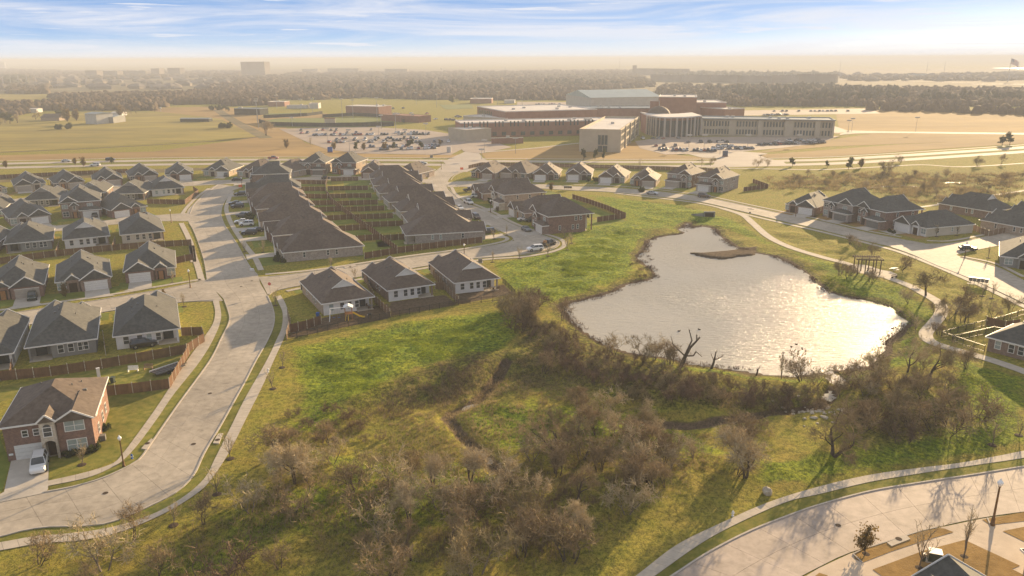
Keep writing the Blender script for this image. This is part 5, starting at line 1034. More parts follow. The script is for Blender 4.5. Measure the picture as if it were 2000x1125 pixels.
inlet([(426,849),(436,848),(428,868),(416,867)],(425,861),'storm inlet at the right kerb of the main street')
inlet([(1732,1062),(1770,1047),(1778,1055),(1741,1069)],(1755,1055),'storm inlet in the tan verge at the lower right')
inlet([(672,522),(694,518),(696,521),(674,525)],(684,522),'storm inlet on the verge of the cross street')
inlet([(1462,406),(1474,408),(1472,410),(1460,408)],(1467,408),'storm inlet by the pond street')
# playset
def playset():
    o=P(672,624); r=empty('playset',o,.17); lg=M['white']
    for y in(-1.1,1.1): 
        MB().beam((-2.9,y,0),(-2.7,0,2.5),.12,.12).obj('swing_leg',lg,r)
    MB().beam((-2.8,0,2.5),(.3,0,2.6),.14,.16).obj('swing_beam',lg,r)
    for x in(-2.0,-1.0):
        s=MB().box(x-.25,x+.25,-.12,.12,.5,.54).obj('swing_seat',M['blue'],r); MB().beam((x-.22,0,.54),(x-.22,0,2.45),.025).beam((x+.22,0,.54),(x+.22,0,2.45),.025).obj('chain',M['rim'],s)
    for x in(.3,1.7):
        for y in(-.7,.7): MB().box(x-.06,x+.06,y-.06,y+.06,0,2.75).obj('tower_post',M['wood'],r)
    MB().box(.2,1.8,-.8,.8,1.28,1.38).obj('deck',M['wood'],r)
    for k in range(6): MB().box(.34+k*.22,.46+k*.22,-.78,-.74,1.39,2.0).obj('railing_board',M['wood'],r)
    b=MB(); gable(b,.0,2.0,-.95,.95,2.76,.5); b.obj('canopy',M['white'],r)
    b=MB(); pts=[(1.85,1.36),(2.5,.95),(3.2,.5),(3.9,.28),(4.3,.24)]
    for (a,z),(c,q) in zip(pts,pts[1:]): b.add([(a,-.28,z),(a,.28,z),(c,.28,q),(c,-.28,q),(a,-.28,z+.2),(c,-.28,q+.2),(a,.28,z+.2),(c,.28,q+.2)],[(0,3,2,1),(0,4,5,3),(1,2,7,6),(0,1,2,3)])
    b.obj('slide',M['yellow'],r); MB().beam((.3,-.95,0),(.55,-.85,1.3),.08).beam((.9,-.95,0),(.95,-.85,1.3),.08).obj('ladder',M['yellow'],r); tag(r,'wooden playset with yellow slide, white swing beam and white canopy in a soil yard','playset')
playset()
# grill, patio furniture
def table_set(px,label,z=.08):
    r=empty('patio_table',P(*px)); MB().cyl((0,0),.6,.68,.72,12).obj('table_top',M['garg'],r); MB().cyl((0,0),.05,z,.68,8).obj('leg',M['iron'],r); tag(r,label,'table')
    for k in range(3):
        a=k*2.1+.4; c=empty('patio_chair',P(*px)+Vector((math.cos(a),math.sin(a),0)),a+math.pi/2); MB().box(-.22,.22,-.22,.22,.4,.45).obj('seat',M['woodb'],c); MB().box(-.22,.22,-.26,-.22,.45,.9).obj('backrest',M['woodb'],c)
        for x in(-.19,.19):
            for y in(-.2,.2): MB().box(x-.02,x+.02,y-.02,y+.02,z,.4).obj('leg',M['iron'],c)
        tag(c,'%s patio chair around the round table %s'%(['left','middle','right'][k],label.split(' ',3)[-1]),'chair')
table_set((724,602),'round patio table in the covered corner of the playset house'); table_set((300,473),'round patio table under the large dark roof'); table_set((965,566),'round patio table beside the house nearest the pond')
gr=empty('barbecue_grill',P(723,622)); MB().box(-.35,.35,-.25,.25,.7,.95).cyl((0,.95),.25,-.35,.35,10,0,axis='x').obj('firebox',M['iron'],gr); MB().box(-.55,-.36,-.2,.2,.8,.84).obj('side_shelf',M['rim'],gr)
for x in(-.3,.3): MB().box(x-.03,x+.03,-.2,.2,0,.7).obj('leg',M['iron'],gr)
tag(gr,'black barbecue grill on the soil right of the playset','grill')
# yard items behind the big house
for px,w,l in(((260,726),1.7,'white slatted garden bench against the hedge'),((290,722),1.5,'faded wooden garden bench right of the white one')):
    r=empty('garden_bench',P(*px),.15); mm=M['white'] if w>1.6 else M['fencet']
    for k in range(4): MB().box(-w/2,w/2,-.22+k*.12,-.13+k*.12,.42,.46).obj('seat_slat',mm,r)
    for k in range(4): MB().box(-w/2,w/2,.28,.32,.52+k*.14,.62+k*.14).obj('back_slat',mm,r)
    for x in(-w/2+.08,w/2-.08): MB().box(x-.05,x+.05,-.2,.33,0,.415).obj('leg',mm,r)
    tag(r,l,'bench')
tr_=empty('flat_trailer',P(328,726),.95); MB().box(-2.6,2.6,-1.0,1.0,.55,.62).obj('trailer_bed',M['door'],tr_); MB().box(-2.7,2.7,1.02,1.12,.5,.8).obj('side_rail',M['trim'],tr_); MB().box(-2.7,2.7,-1.12,-1.02,.5,.72).obj('side_rail',M['garg'],tr_)
for k in range(9): MB().box(-2.5+k*.6,-2.42+k*.6,-1,1,.63,.67).obj('cross_bar',M['garg'],tr_)
for y in(-1.25,1.15):
    for x in(-.5,.5): w=MB().cyl((x,.33),.33,y,y+.18,12,0,axis='y').obj('wheel',M['tyre'],tr_)
MB().beam((2.6,0,.55),(3.7,0,.45),.1).obj('drawbar',M['iron'],tr_); tag(tr_,'dark flat trailer with a white side rail beside the orange fence','trailer')
# pergola over the trail patio
def pergola():
    a=P(1674,536); b=P(1716,536); c=P(1690,520); r=empty('pergola',a); d=(b-a); L=d.length; ang=math.atan2(d.y,d.x)-.12; r.rotation_euler=(0,0,ang); w=3.4; h=HT(a,508)
    for i in range(4):
        x=L*i/3
        for y in(0,w): MB().box(x-.11,x+.11,y-.11,y+.11,0,h).obj('post',M['woodb'],r)
    for y in(0,w): MB().box(-.6,L+.6,y-.07,y+.07,h,h+.26).obj('beam',M['woodb'],r)
    for k in range(12): x=-.4+(L+.8)*k/11; MB().box(x-.04,x+.04,-.6,w+.6,h+.262,h+.42).obj('rafter',M['woodb'],r)
    tag(r,'brown timber pergola over the patio of the pond trail','pergola')
pergola()
def park_bench(px,rz,l):
    r=empty('park_bench',P(*px),rz)
    for k in range(3): MB().box(-.9,.9,-.2+k*.16,-.07+k*.16,.43,.47).obj('seat_slat',M['woodb'],r)
    for k in range(2): MB().box(-.9,.9,.30,.34,.58+k*.18,.70+k*.18).obj('back_slat',M['woodb'],r)
    for x in(-.75,.75): MB().box(x-.04,x+.04,-.2,.34,.05,.425).obj('leg',M['iron'],r)
    tag(r,l,'bench')
park_bench((1747,543),.5,'park bench at the right end of the trail patio'); park_bench((1790,562),-.6,'park bench under the spreading tree by the trail'); park_bench((1700,530),.1,'park bench beneath the pergola')
pt=empty('picnic_table',P(1746,529),.3); MB().box(-.9,.9,-.38,.38,.72,.77).obj('table_top',M['trim'],pt)
for y in(-.7,.7): MB().box(-.9,.9,y-.13,y+.13,.43,.47).obj('seat',M['trim'],pt)
for x in(-.6,.6): MB().beam((x,-.7,.05),(x,.25,.72),.06).beam((x,.7,.05),(x,-.25,.72),.06).obj('leg',M['iron'],pt)
tag(pt,'pale picnic table beside the patio of the pond trail','picnic table')
# culvert
cu=empty('culvert_headwall',P(1385,424)); o=P(1385,424); a=P(1351,420)-o; b=P(1391,426)-o
MB().box(-1.9,-1.5,-.3,.3,-.5,1.5).box(1.5,1.9,-.3,.3,-.5,1.5).box(-1.9,1.9,-.3,.31,1.5,1.95).obj('headwall',M['ugreen'] if False else M['sidg'],cu)
MB().add([(-1.9,-.3,1.5),(-1.9,-.3,-.5),(a.x,a.y,-.5),(a.x,a.y,.2),(-2.2,-.3,1.5),(-2.2,-.3,-.5),(a.x-.2,a.y+.3,-.5),(a.x-.2,a.y+.3,.2)],[(0,1,2,3),(4,7,6,5),(0,3,7,4)]).obj('wing_wall',M['sidg'],cu); MB().box(-1.5,1.5,.1,.2,-.5,1.5).obj('opening',M['door'],cu); tag(cu,'grey concrete culvert headwall with long wing wall at the head of the pond','culvert')
# ---------------------------------------------------------------- bare trees and scrub
def rot_perp(d,rng):
    a=Vector((rng.uniform(-1,1),rng.uniform(-1,1),rng.uniform(-1,1))); a-=a.dot(d)*d; return a.normalized() if a.length>1e-3 else Vector((1,0,0))
def bare(seed,h=6,spread=1.0,stems=1,r0=.16,lv=4,kids=(4,4,4,4),twigs=7,twl=.7,tww=.03,up=.25,leaf=0,leafs=.16,lean=0.25,wig=.22,first=.3):
    R=random.Random(seed); tv=[];tf=[];cv=[];cf=[];lf_v=[];lf_f=[]
    def tube(pts,rad,V,Fc,n):
        base=len(V)
        for i,(p,r) in enumerate(zip(pts,rad)):
            d=(pts[min(i+1,len(pts)-1)]-pts[max(i-1,0)]).normalized(); x=d.cross(Vector((.3,.2,1))); x=x.normalized() if x.length>1e-3 else Vector((1,0,0)); y=d.cross(x)
            for k in range(n): a=2*math.pi*k/n; V.append(tuple(p+x*(r*math.cos(a))+y*(r*math.sin(a))))
        for i in range(len(pts)-1):
            for k in range(n):
                a=base+i*n+k; b=base+i*n+(k+1)%n; Fc.append((a,b,b+n)); Fc.append((a,b+n,a+n))
    def grow_(p,d,ln,r,l):
        seg=3 if l>0 else 4; pts=[p]; rad=[r]; dd=d
        for i in range(seg):
            dd=(dd+rot_perp(dd,R)*wig*(1 if l else .6)+Vector((0,0,up*.25))).normalized(); pts.append(pts[-1]+dd*(ln/seg)); rad.append(r*(1-.55*(i+1)/seg))
        if l<=1: tube(pts,rad,tv,tf,5 if l==0 else 4)
        else: tube(pts,rad,cv,cf,3)
        if l<lv-1:
            k=kids[l]
            for j in range(k):
                t=R.uniform(first if l==0 else .35,1.0) if j else 1.0; q=t*seg; i=min(int(q),seg-1); f=q-i; pp=pts[i].lerp(pts[i+1],f)
                nd=(dd*R.uniform(.5,.9)+rot_perp(dd,R)*R.uniform(.55,1.0)*spread+Vector((0,0,up))).normalized()
                grow_(pp,nd,ln*R.uniform(.5,.78),max(rad[i]*.62,.02),l+1)
        if l>=lv-2:
            for j in range(twigs):
                t=R.uniform(.1,1); q=t*seg; i=min(int(q),seg-1); pp=pts[i].lerp(pts[i+1],q-i); nd=(dd*.6+rot_perp(dd,R)*.9+Vector((0,0,up*.6))).normalized()
                L_=twl*R.uniform(.5,1.2); s=rot_perp(nd,R)*tww*.5; b=len(cv); e=pp+nd*L_
                cv.extend([tuple(pp-s),tuple(pp+s),tuple(e)]); cf.append((b,b+1,b+2))
                m=pp+nd*L_*.45; e2=m+(nd+rot_perp(nd,R)*.8).normalized()*L_*.5; b=len(cv); cv.extend([tuple(m-s*.7),tuple(m+s*.7),tuple(e2)]); cf.append((b,b+1,b+2))
                for z in range(leaf):
                    c=pp+nd*L_*R.random()+Vector((R.uniform(-.1,.1),R.uniform(-.1,.1),R.uniform(-.1,.1))); u=rot_perp(nd,R)*leafs; w=rot_perp(u.normalized(),R)*leafs*.6; b=len(lf_v)
                    lf_v.extend([tuple(c-u),tuple(c+w),tuple(c+u),tuple(c-w)]); lf_f.append((b,b+1,b+2)); lf_f.append((b,b+2,b+3))
    for s in range(stems):
        a=R.uniform(0,6.28); sp=lean if stems>1 else lean*.3; d=Vector((math.cos(a)*sp,math.sin(a)*sp,1)).normalized()
        grow_(Vector((math.cos(a),math.sin(a),0))*(.12*(stems-1))+Vector((0,0,-.25)),d,h*R.uniform(.38,.5)*(1 if stems==1 else R.uniform(.85,1.1)),r0*(1 if stems==1 else .7),0)
    return (np.array(tv),np.array(tf)),(np.array(cv),np.array(cf)),(np.array(lf_v),np.array(lf_f))
TP={}
def proto(key,tm,cm,lm=None,**kw):
    t,c,l=bare(**kw); hh=max(c[0][:,2].max(),1)
    if len(l[0]):
        n=len(c[0]); v=np.vstack([c[0],l[0]]); f=np.vstack([c[1],l[1]+n]); mi=np.r_[np.zeros(len(c[1])),np.ones(len(l[1]))]; cr=npmesh('crown',v,f,[M[cm],M[lm]],mi=mi)
    else: cr=npmesh('crown',c[0],c[1],M[cm])
    TP[key]=(npmesh('trunk',t[0],t[1],M[tm],smooth=True),cr,hh)
for i in range(5): proto('big%d'%i,'bark',['twig','twigp','twigo','twig','twigp'][i],seed=100+i,h=7.5,spread=1.15,stems=1+(i%2),r0=.24,lv=5,kids=(4,4,4,3,3),twigs=4,twl=.95,tww=.05,up=.22)
for i in range(6): proto('mid%d'%i,['barkg','bark'][i%2],['twigp','twig','twigo','twig','twigp','twig'][i],seed=140+i,h=5,spread=1.2,stems=2+(i%3),r0=.12,lv=4,kids=(4,4,4,3),twigs=3,twl=.85,tww=.05,up=.25,lean=.45)
for i in range(5): proto('bush%d'%i,'bark',['twigd','twig','twigd','twigd','twigo'][i],seed=180+i,h=2.6,spread=1.3,stems=6,r0=.05,lv=3,kids=(5,4,3),twigs=4,twl=.6,tww=.036,up=.2,lean=.75)
for i in range(3): proto('slim%d'%i,'barkg','twigp',seed=220+i,h=4.2,spread=.7,stems=1,r0=.05,lv=3,kids=(9,3,2),twigs=4,twl=.4,tww=.03,up=.6,first=.25)
proto('leafy','bark','twigo','leafo',seed=240,h=4.2,spread=.8,stems=1,r0=.06,lv=3,kids=(12,4,3),twigs=5,twl=.5,tww=.03,up=.35,leaf=3,leafs=.11,first=.25)
proto('ever','bark','twigo','leaf',seed=241,h=5,spread=.9,stems=1,r0=.12,lv=4,kids=(6,4,4,3),twigs=5,twl=.5,tww=.03,up=.15,leaf=6,leafs=.18,first=.2)
proto('gold','bark','twigo','leafo',seed=242,h=4,spread=.8,stems=1,r0=.06,lv=3,kids=(12,4,3),twigs=6,twl=.4,tww=.03,up=.45,leaf=5,leafs=.12,first=.15)
proto('shrub','bark','twigo','leaf',seed=243,h=1.4,spread=1.2,stems=5,r0=.03,lv=3,kids=(4,3,3),twigs=6,twl=.25,tww=.02,up=.2,leaf=7,leafs=.09,lean=.8)
proto('crook','bark','twig',seed=253,h=8,spread=1.5,stems=2,r0=.42,lv=5,kids=(3,4,4,4,3),twigs=6,twl=.8,tww=.034,up=.12,lean=.8,wig=.35)
MU=MB().lathe([(0,.1),(.5,.09),(.85,.05),(.95,-.02)],14).mesh('mulch_ring',M['mulch'])
def tree(key,p,h=None,s=None,rz=None,label=None,cat='tree',group=None,name='bare_tree',mulch=False):
    t,c,hh=TP[key]; s=s or (h/hh if h else 1); r=empty(name,(p[0],p[1],gz(p[0],p[1])+(.015 if mulch else 0)),random.uniform(0,6.28) if rz is None else rz); r.scale=(s,s,s)
    link('trunk',t,r); link('crown',c,r)
    if mulch: o=link('mulch_ring',MU,r); o.scale=(.62/s,.62/s,1/s)
    return tag(r,label,cat,group)
# thicket: poisson-ish scatter in world polygons
def scatter(px,spacing,seed,exclude=None,maxn=400):
    poly=PL(px); R=random.Random(seed); xs=[p.x for p in poly]; ys=[p.y for p in poly]; pts=[]; A=(max(xs)-min(xs))*(max(ys)-min(ys)); 
    for _ in range(int(A/spacing**2*8)):
        x=R.uniform(min(xs),max(xs)); y=R.uniform(min(ys),max(ys))
        if any((x-a)**2+(y-b)**2<(spacing*R.uniform(.65,1.3))**2 for a,b in pts): continue
        if not pin(np.array([x]),np.array([y]),poly)[0]: continue
        pts.append((x,y))
        if len(pts)>=maxn: break
    return pts
TREEPTS=[]
def thicket(px,spacing,seed,keys,hr,label,group,maxn=400,cat='tree',name='bare_tree'):
    R=random.Random(seed+1)
    for x,y in scatter(px,spacing,seed,maxn=maxn):
        k=R.choice(keys); tree(k,(x,y),h=R.uniform(*hr),rz=R.uniform(0,6.28),label=label,group=group,cat=cat,name=name); TREEPTS.append((x,y))
BIG=['big%d'%i for i in range(5)]; MID=['mid%d'%i for i in range(6)]; BU=['bush%d'%i for i in range(5)]
thicket([(780,905),(900,930),(1010,900),(1120,840),(1260,830),(1330,880),(1300,960),(1220,1040),(1120,1130),(760,1150),(720,1060),(780,980)],4.8,1,MID+BIG[:2],(4,7),'bare tangled tree of the central thicket','trees of the central thicket')
thicket([(430,1000),(520,930),(720,960),(760,1050),(700,1140),(260,1160),(330,1080)],6.6,2,MID+BU[:2],(3.2,6),'bare scrub tree of the lower left thicket','trees of the lower left thicket')
thicket([(0,1100),(120,1082),(260,1050),(300,1150),(0,1180)],6.5,3,MID,(3.5,6.5),'bare pale tree at the bottom left below the sidewalk','trees at the bottom left')
thicket([(540,880),(600,850),(700,870),(760,900),(720,960),(560,940)],4.8,4,MID,(3.5,6),'bare tree of the creek grove','trees of the creek grove')
thicket([(1060,800),(1140,770),(1270,810),(1250,850),(1110,860)],4.5,5,MID,(3.5,6),'bare tree between the creek and the central thicket','trees between creek and thicket')
thicket([(1290,900),(1380,860),(1500,880),(1440,930),(1300,980)],5.5,6,MID+BIG[2:4],(4,7),'bare tree near the boulder','trees near the boulder')
thicket([(1030,640),(1090,640),(1150,680),(1280,715),(1420,745),(1600,770),(1590,795),(1450,795),(1300,785),(1180,755),(1080,705)],2.7,7,BU,(1.7,3.2),'brown leafless bush below the pond','bushes on the pond bank',170,'bush','bare_bush')
thicket([(1650,770),(1740,765),(1830,740),(1890,790),(1930,830),(1860,860),(1700,870),(1640,830)],4.2,8,MID+BU[:2],(3,5.5),'bare tree right of the outlet pools','trees of the right thicket')
thicket([(1700,720),(1860,690),(1900,720),(1820,745),(1740,745)],5,9,MID,(3.5,6),'bare tree on the grass right of the pond','trees right of the pond')
thicket([(1640,740),(1700,735),(1690,775),(1640,780)],3.4,10,MID+BU,(3,4.6),'bare tree beside the outlet pool','trees by the outlet pools')
thicket([(560,800),(660,800),(760,850),(660,870),(560,860)],3.2,11,BU,(1.2,2.2),'low dry bush above the creek grove','low dry bushes',60,'bush','bare_bush')
thicket([(980,600),(1040,590),(1060,640),(1010,650)],3.0,12,MID+BU,(3.2,5.5),'bare tree at the last yard corner','trees at the yard corner')
thicket([(1540,345),(1700,338),(2010,345),(2010,392),(1780,400),(1700,372),(1560,372)],13,13,MID,(3,5.5),'bare scrub tree in the rough right field','trees of the rough field',60)
thicket([(1800,600),(1900,610),(1880,640),(1850,632)],4,14,MID,(3,5),'bare tree between the trail bend and the iron fence','trees by the trail bend')
thicket([(1230,520),(1262,486),(1276,500),(1262,545)],4.5,15,BU,(.8,1.5),'low marsh bush on the left shore of the pond','marsh bushes',12,'bush','bare_bush')
T_=[('crook',(1625,895),8.5,'old crooked tree with thick low limbs beside the lower right lawn'),('big1',(1456,935),7.5,'tall bare tree with a straight trunk left of the boulder'),('crook',(1088,868),7,'pale spreading bare tree above the central thicket'),
('mid1',(1060,720),5,'bare tree at the foot of the pond bank'),('mid3',(1098,622),6,'golden-lit many-stemmed tree at the left tip of the pond'),('big3',(1024,640),7.5,'tall bare tree at the corner of the last yard by the pond'),
('mid0',(1200,690),5.5,'first bare tree from the left along the near pond shore'),('mid2',(1258,700),5,'second bare tree from the left along the near pond shore'),('mid4',(1276,706),5.6,'third bare tree from the left along the near pond shore'),('mid5',(1308,712),5,'bare tree just left of the large dead tree at the pond'),
('slim0',(1526,738),5.4,'slender forked tree on the near pond shore, right of the stumps'),('mid1',(1566,748),5.5,'bushy bare tree on the near pond shore at the right'),('mid0',(1594,756),4,'small bare tree beside the outlet pool'),
('mid2',(1640,535),4.6,'bare tree left of the pergola on the pond bank'),('mid3',(1655,545),4.2,'bare tree overlapping the left end of the pergola'),('mid5',(1700,552),4.0,'dark forked tree in front of the pergola'),('mid1',(1760,528),5,'spreading bare tree behind the picnic table'),('big2',(1808,578),8,'large spreading bare tree beside the pond trail'),
('mid4',(1775,590),4.6,'bare tree on the bank between the trail and the pond'),('big0',(1866,612),7.5,'large dark bare tree right of the trail bend'),('mid0',(1940,618),4.5,'left of two bare trees by the iron fence corner'),('mid2',(1973,606),4.2,'right of two bare trees by the iron fence corner'),('slim1',(1788,650),4,'leaning thin tree on the right bank of the pond'),('mid5',(1834,656),3.4,'crooked small tree at the fence corner beside the trail'),
('big4',(1772,728),7.5,'tall bare tree in the group right of the pond, at its left'),('big2',(1815,738),7.5,'tall bare tree in the group right of the pond, in its middle'),('mid3',(1884,722),5,'bare tree beside the trail at the right edge'),('mid1',(1660,538),4,'thin bare tree behind the left end of the pergola'),
('mid4',(204,1112),7.5,'large pale bare tree overlapping the sidewalk at the lower left'),('big1',(578,948),7,'dark-trunked tree at the head of the creek cut'),('mid2',(1704,498),4.2,'left small tree on the strip above the pergola'),('mid0',(1672,486),3.8,'right small tree on the strip above the pergola'),('mid5',(1660,478),3.6,'small bare tree by the sidewalk across from the two-storey houses')]
for k,p,h,l in T_: q=P(*p); tree(k,q,h=h,label=l,rz=1.1*len(l)); TREEPTS.append((q.x,q.y))
# dead tree with broken limbs on the pond shore, and the two snags
def limbs(px,L_,label,name='dead_tree',tw=True):
    o=P(*px); o.z=gz(o.x,o.y); r=empty(name,o); k=.118*H_(o)
    tr=MB(); br=MB()
    for i,(a,b,ra,rb) in enumerate(L_):
        (tr if i<2 else br).beam((a[0],a[2] if len(a)>2 else 0,a[1]),(b[0],b[2] if len(b)>2 else 0,b[1]),ra*2,None,0,rb*2,up=(0,1,.01))
    tr.obj('trunk',M['bark'],r); br.obj('limb',M['bark'],r)
    if tw:
        R=random.Random(4); v=[];f=[]
        for a,b,ra,rb in L_[2:]:
            for _ in range(26):
                t=R.uniform(.3,1); p=Vector((a[0]+(b[0]-a[0])*t,(b[2] if len(b)>2 else 0)*t,a[1]+(b[1]-a[1])*t)); d=Vector((R.uniform(-1,1),R.uniform(-1,1),R.uniform(-.1,1.4))).normalized()*R.uniform(.4,1.3); n=len(v)
                v+=[tuple(p+Vector((-.016,0,0))),tuple(p+Vector((.016,0,0))),tuple(p+d)]; f.append((n,n+1,n+2))
        link('crown',npmesh('crown',v,f,M['twig']),r)
    r.scale=(.74,.74,.74)
    return tag(r,label,'tree')
def H_(o): return 1
limbs((1330,712),[((0,-.3),(.9,2.6),.42,.34),((.9,2.6),(2.0,4.6,.4),.33,.24),((.9,2.6),(1.2,4.4,-.5),.22,.17),((1.2,4.4,-.5),(2.1,6.8,-.6),.16,.12),((2.1,6.8,-.6),(1.2,9.6,-.9),.13,.08),((2.0,4.6,.4),(3.6,6.2,.8),.22,.16),((3.6,6.2,.8),(4.3,7.0,1.0),.15,.14),((3.6,6.2,.8),(3.5,7.7,.9),.13,.11),((.9,2.6),(-.6,3.9,.8),.18,.12),((-.6,3.9,.8),(-1.9,5.2,1),.11,.08),((-1.9,5.2,1),(-2.6,7.2,1.1),.08,.03),((-.6,3.9,.8),(-2.2,3.8,.6),.09,.06),((-2.2,3.8,.6),(-3.8,5.4,.5),.06,.02),((1.3,2.7),(2.9,2.6,.3),.15,.12),((2.9,2.6,.3),(3.5,3.6,.4),.12,.1),((3.5,3.6,.4),(5.0,2.3,.3),.09,.04),((1.4,4.9),(2.3,3.0),.0001,.0001)],'large dead tree with broken limbs leaning over the near pond shore')
limbs((1389,717),[((0,-.3),(.5,1.6),.26,.2),((.5,1.6),(.7,2.9),.2,.15),((.7,2.9),(.9,4.4),.13,.07),((.6,2.2),(1.7,2.7),.07,.04),((1.7,2.7),(2.6,3.2),.04,.02),((.5,2.0),(-.2,3.6),.06,.02)],'forked snag right of the large dead tree on the pond shore')
limbs((1477,728),[((0,-.2),(.3,1.0),.16,.12),((.3,1.0),(.1,1.7),.11,.07),((.3,1.0),(.6,2.0),.07,.03)],'short dark stump right of the forked snag on the shore')
# saplings with mulch rings
SP=[((339,1027),'staked sapling below the sidewalk at the lower left, nearest the camera'),((424,966),'second sapling from the bottom along the main sidewalk'),((533,759),'sapling in a dark mulch ring halfway up the main sidewalk'),((551,718),'uppermost sapling beside the main sidewalk'),((450,896),'small sapling between the sidewalk and the creek grove'),
((1015,505),'sapling left of centre in the row along the cross street'),((962,512),'leftmost sapling in the row along the cross street'),((1070,500),'rightmost sapling in the row along the cross street'),((1116,475),'sapling on the green beside the kerb bend'),((1103,465),'sapling on the green next to the large side wall'),((1108,488),'sapling in the angle of the curved walk'),
((160,908),'thin sapling on the lawn of the big red brick house'),((360,599),'bare sapling on the corner lawn beside the white-sided corner house'),((514,493),'sapling on the front lawn of the nearest left middle house'),((478,492),'sapling on the verge of the left middle row'),((648,524),'pale sapling beside the long brick side wall'),((538,597),'sapling on the verge by the stop sign'),
((965,467),'sapling on the tan lawn beside the pale brick house'),((990,460),'small sapling at the tip of the tan lawn'),((1937,582),'sapling between the mailbox cluster and the iron fence'),((1918,577),'sapling left of the one near the mailbox cluster'),((1930,504),'sapling by the driveway across from the parked dark sedan'),((1937,870),'sapling in mulch beside the lower right sidewalk'),((1990,850),'sapling at the right edge above the lower right sidewalk'),
((1868,460),'sapling in front of the white-sided corner house wall'),((1829,462),'pale sapling right of the white-sided corner house porch'),((694,545),'sapling on the near side of the cross street'),((882,520),'sapling at the rear of the middle white-backed house')]
for i,(p,l) in enumerate(SP): tree('slim%d'%(i%3),P(*p),h=[3.6,4.4,4.0][i%3],label=l,group='young street trees',name='sapling',mulch=True)
tree('leafy',P(1691,1083),h=4.0,label='small tree with coppery leaves in the lower right verge',name='young_tree',mulch=True); tree('slim1',P(1795,1110),h=6.2,label='tall bare sapling beside the transformer box',name='sapling',mulch=True,group='young street trees'); tree('slim0',P(1883,1088),h=6.0,label='tall bare sapling in the middle of the lower right lawn',name='sapling',mulch=True,group='young street trees')
tree('gold',P(128,580),h=3.4,label='small golden tree in front of the brown brick house with white garage',name='young_tree'); tree('slim2',P(336,553),h=4.2,label='bare young tree in front of the red brick corner house',name='sapling',mulch=True)
tree('gold',P(320,580),h=2.0,label='small orange shrub tree beside the left side street',name='young_tree'); tree('gold',P(1077,373),h=3.6,label='round olive tree left of the four dark mailboxes',name='young_tree'); tree('gold',P(972,414),h=2.2,label='tiny golden tree beside the bend street driveway',name='young_tree')
for i,(p,h,l) in enumerate([((553,507),2.0,'dark round shrub at the front corner of the nearest left middle house'),((546,512),1.6,'dark shrub by the kerb corner of the nearest left middle house'),((484,430),2.4,'evergreen shrub by the fourth left middle house'),((960,380),4.6,'evergreen tree beside the tall pale stone front'),((965,397),2.5,'dark shrub row under the tall pale stone front'),((195,845),1.3,'round green shrub at the right wall of the big red brick house'),((1790,452),1.2,'shrub at the porch of the white-sided corner house'),((1157,354),2.2,'sunlit yellow-green shrub beside the fourth far right house'),((1252,374),1.8,'golden shrub near the red car'),((20,468),2.0,'dark shrub by the grey brick house'),((1740,455),1.2,'small shrub on the tan lawn of the white-sided house')]):
    tree('shrub' if h<3 else 'ever',P(*p),h=h,label=l,cat='shrub' if h<3 else 'tree',name='evergreen_shrub' if h<3 else 'evergreen_tree')
for i in range(9):
    q=P(128+i*7.2,886-i*1.3); tree('shrub',q,h=.8+.3*(i%3),label='low shrub along the big red brick house',group='shrubs of the mulch bed',cat='shrub',name='evergreen_shrub')
# columnar dark evergreens by the school end wall and others, street trees along the arterial
for p,l in (((1140,313),'left of three dark columnar evergreens below the school end wall'),((1162,313),'middle of three dark columnar evergreens below the school end wall'),((1178,313),'right of three dark columnar evergreens below the school end wall')):
    o=tree('ever',P(*p),h=6.5,label=l,group='columnar evergreens',name='evergreen_tree'); o.scale=(o.scale[0]*.5,o.scale[1]*.5,o.scale[2])
for i,(p,k,h) in enumerate([((147,322),'gold',4),((163,325),'gold',5),((12,328),'gold',4),((218,320),'ever',3.5),((1657,331),'ever',6),((1682,328),'gold',5),((1616,327),'ever',3.5),((1760,318),'mid1',5),((1910,325),'mid2',6),((1955,320),'mid3',6),((1548,325),'ever',4.5),((1478,326),'mid4',6),((1500,325),'mid0',5),((1394,318),'mid2',3.5),((1730,340),'mid1',8),((1250,327),'slim1',5),((1370,325),'slim1',5),((1387,325),'slim2',5),((1957,284),'ever',6),((1972,283),'ever',8),((520,265),'big1',12),((559,290),'gold',6),((606,284),'slim1',6),((653,293),'gold',5),((694,294),'ever',5),((711,294),'gold',5),((752,293),'gold',5),((768,292),'ever',4.5),((800,290),'ever',6),((823,290),'ever',4),((859,284),'gold',4)]):
    tree(k,P(*p),h=h,label='%s beside the arterial road, number %d counted with its neighbours'%('small tree',i+1) if False else 'small tree near the arterial road',group='roadside trees',name='roadside_tree')
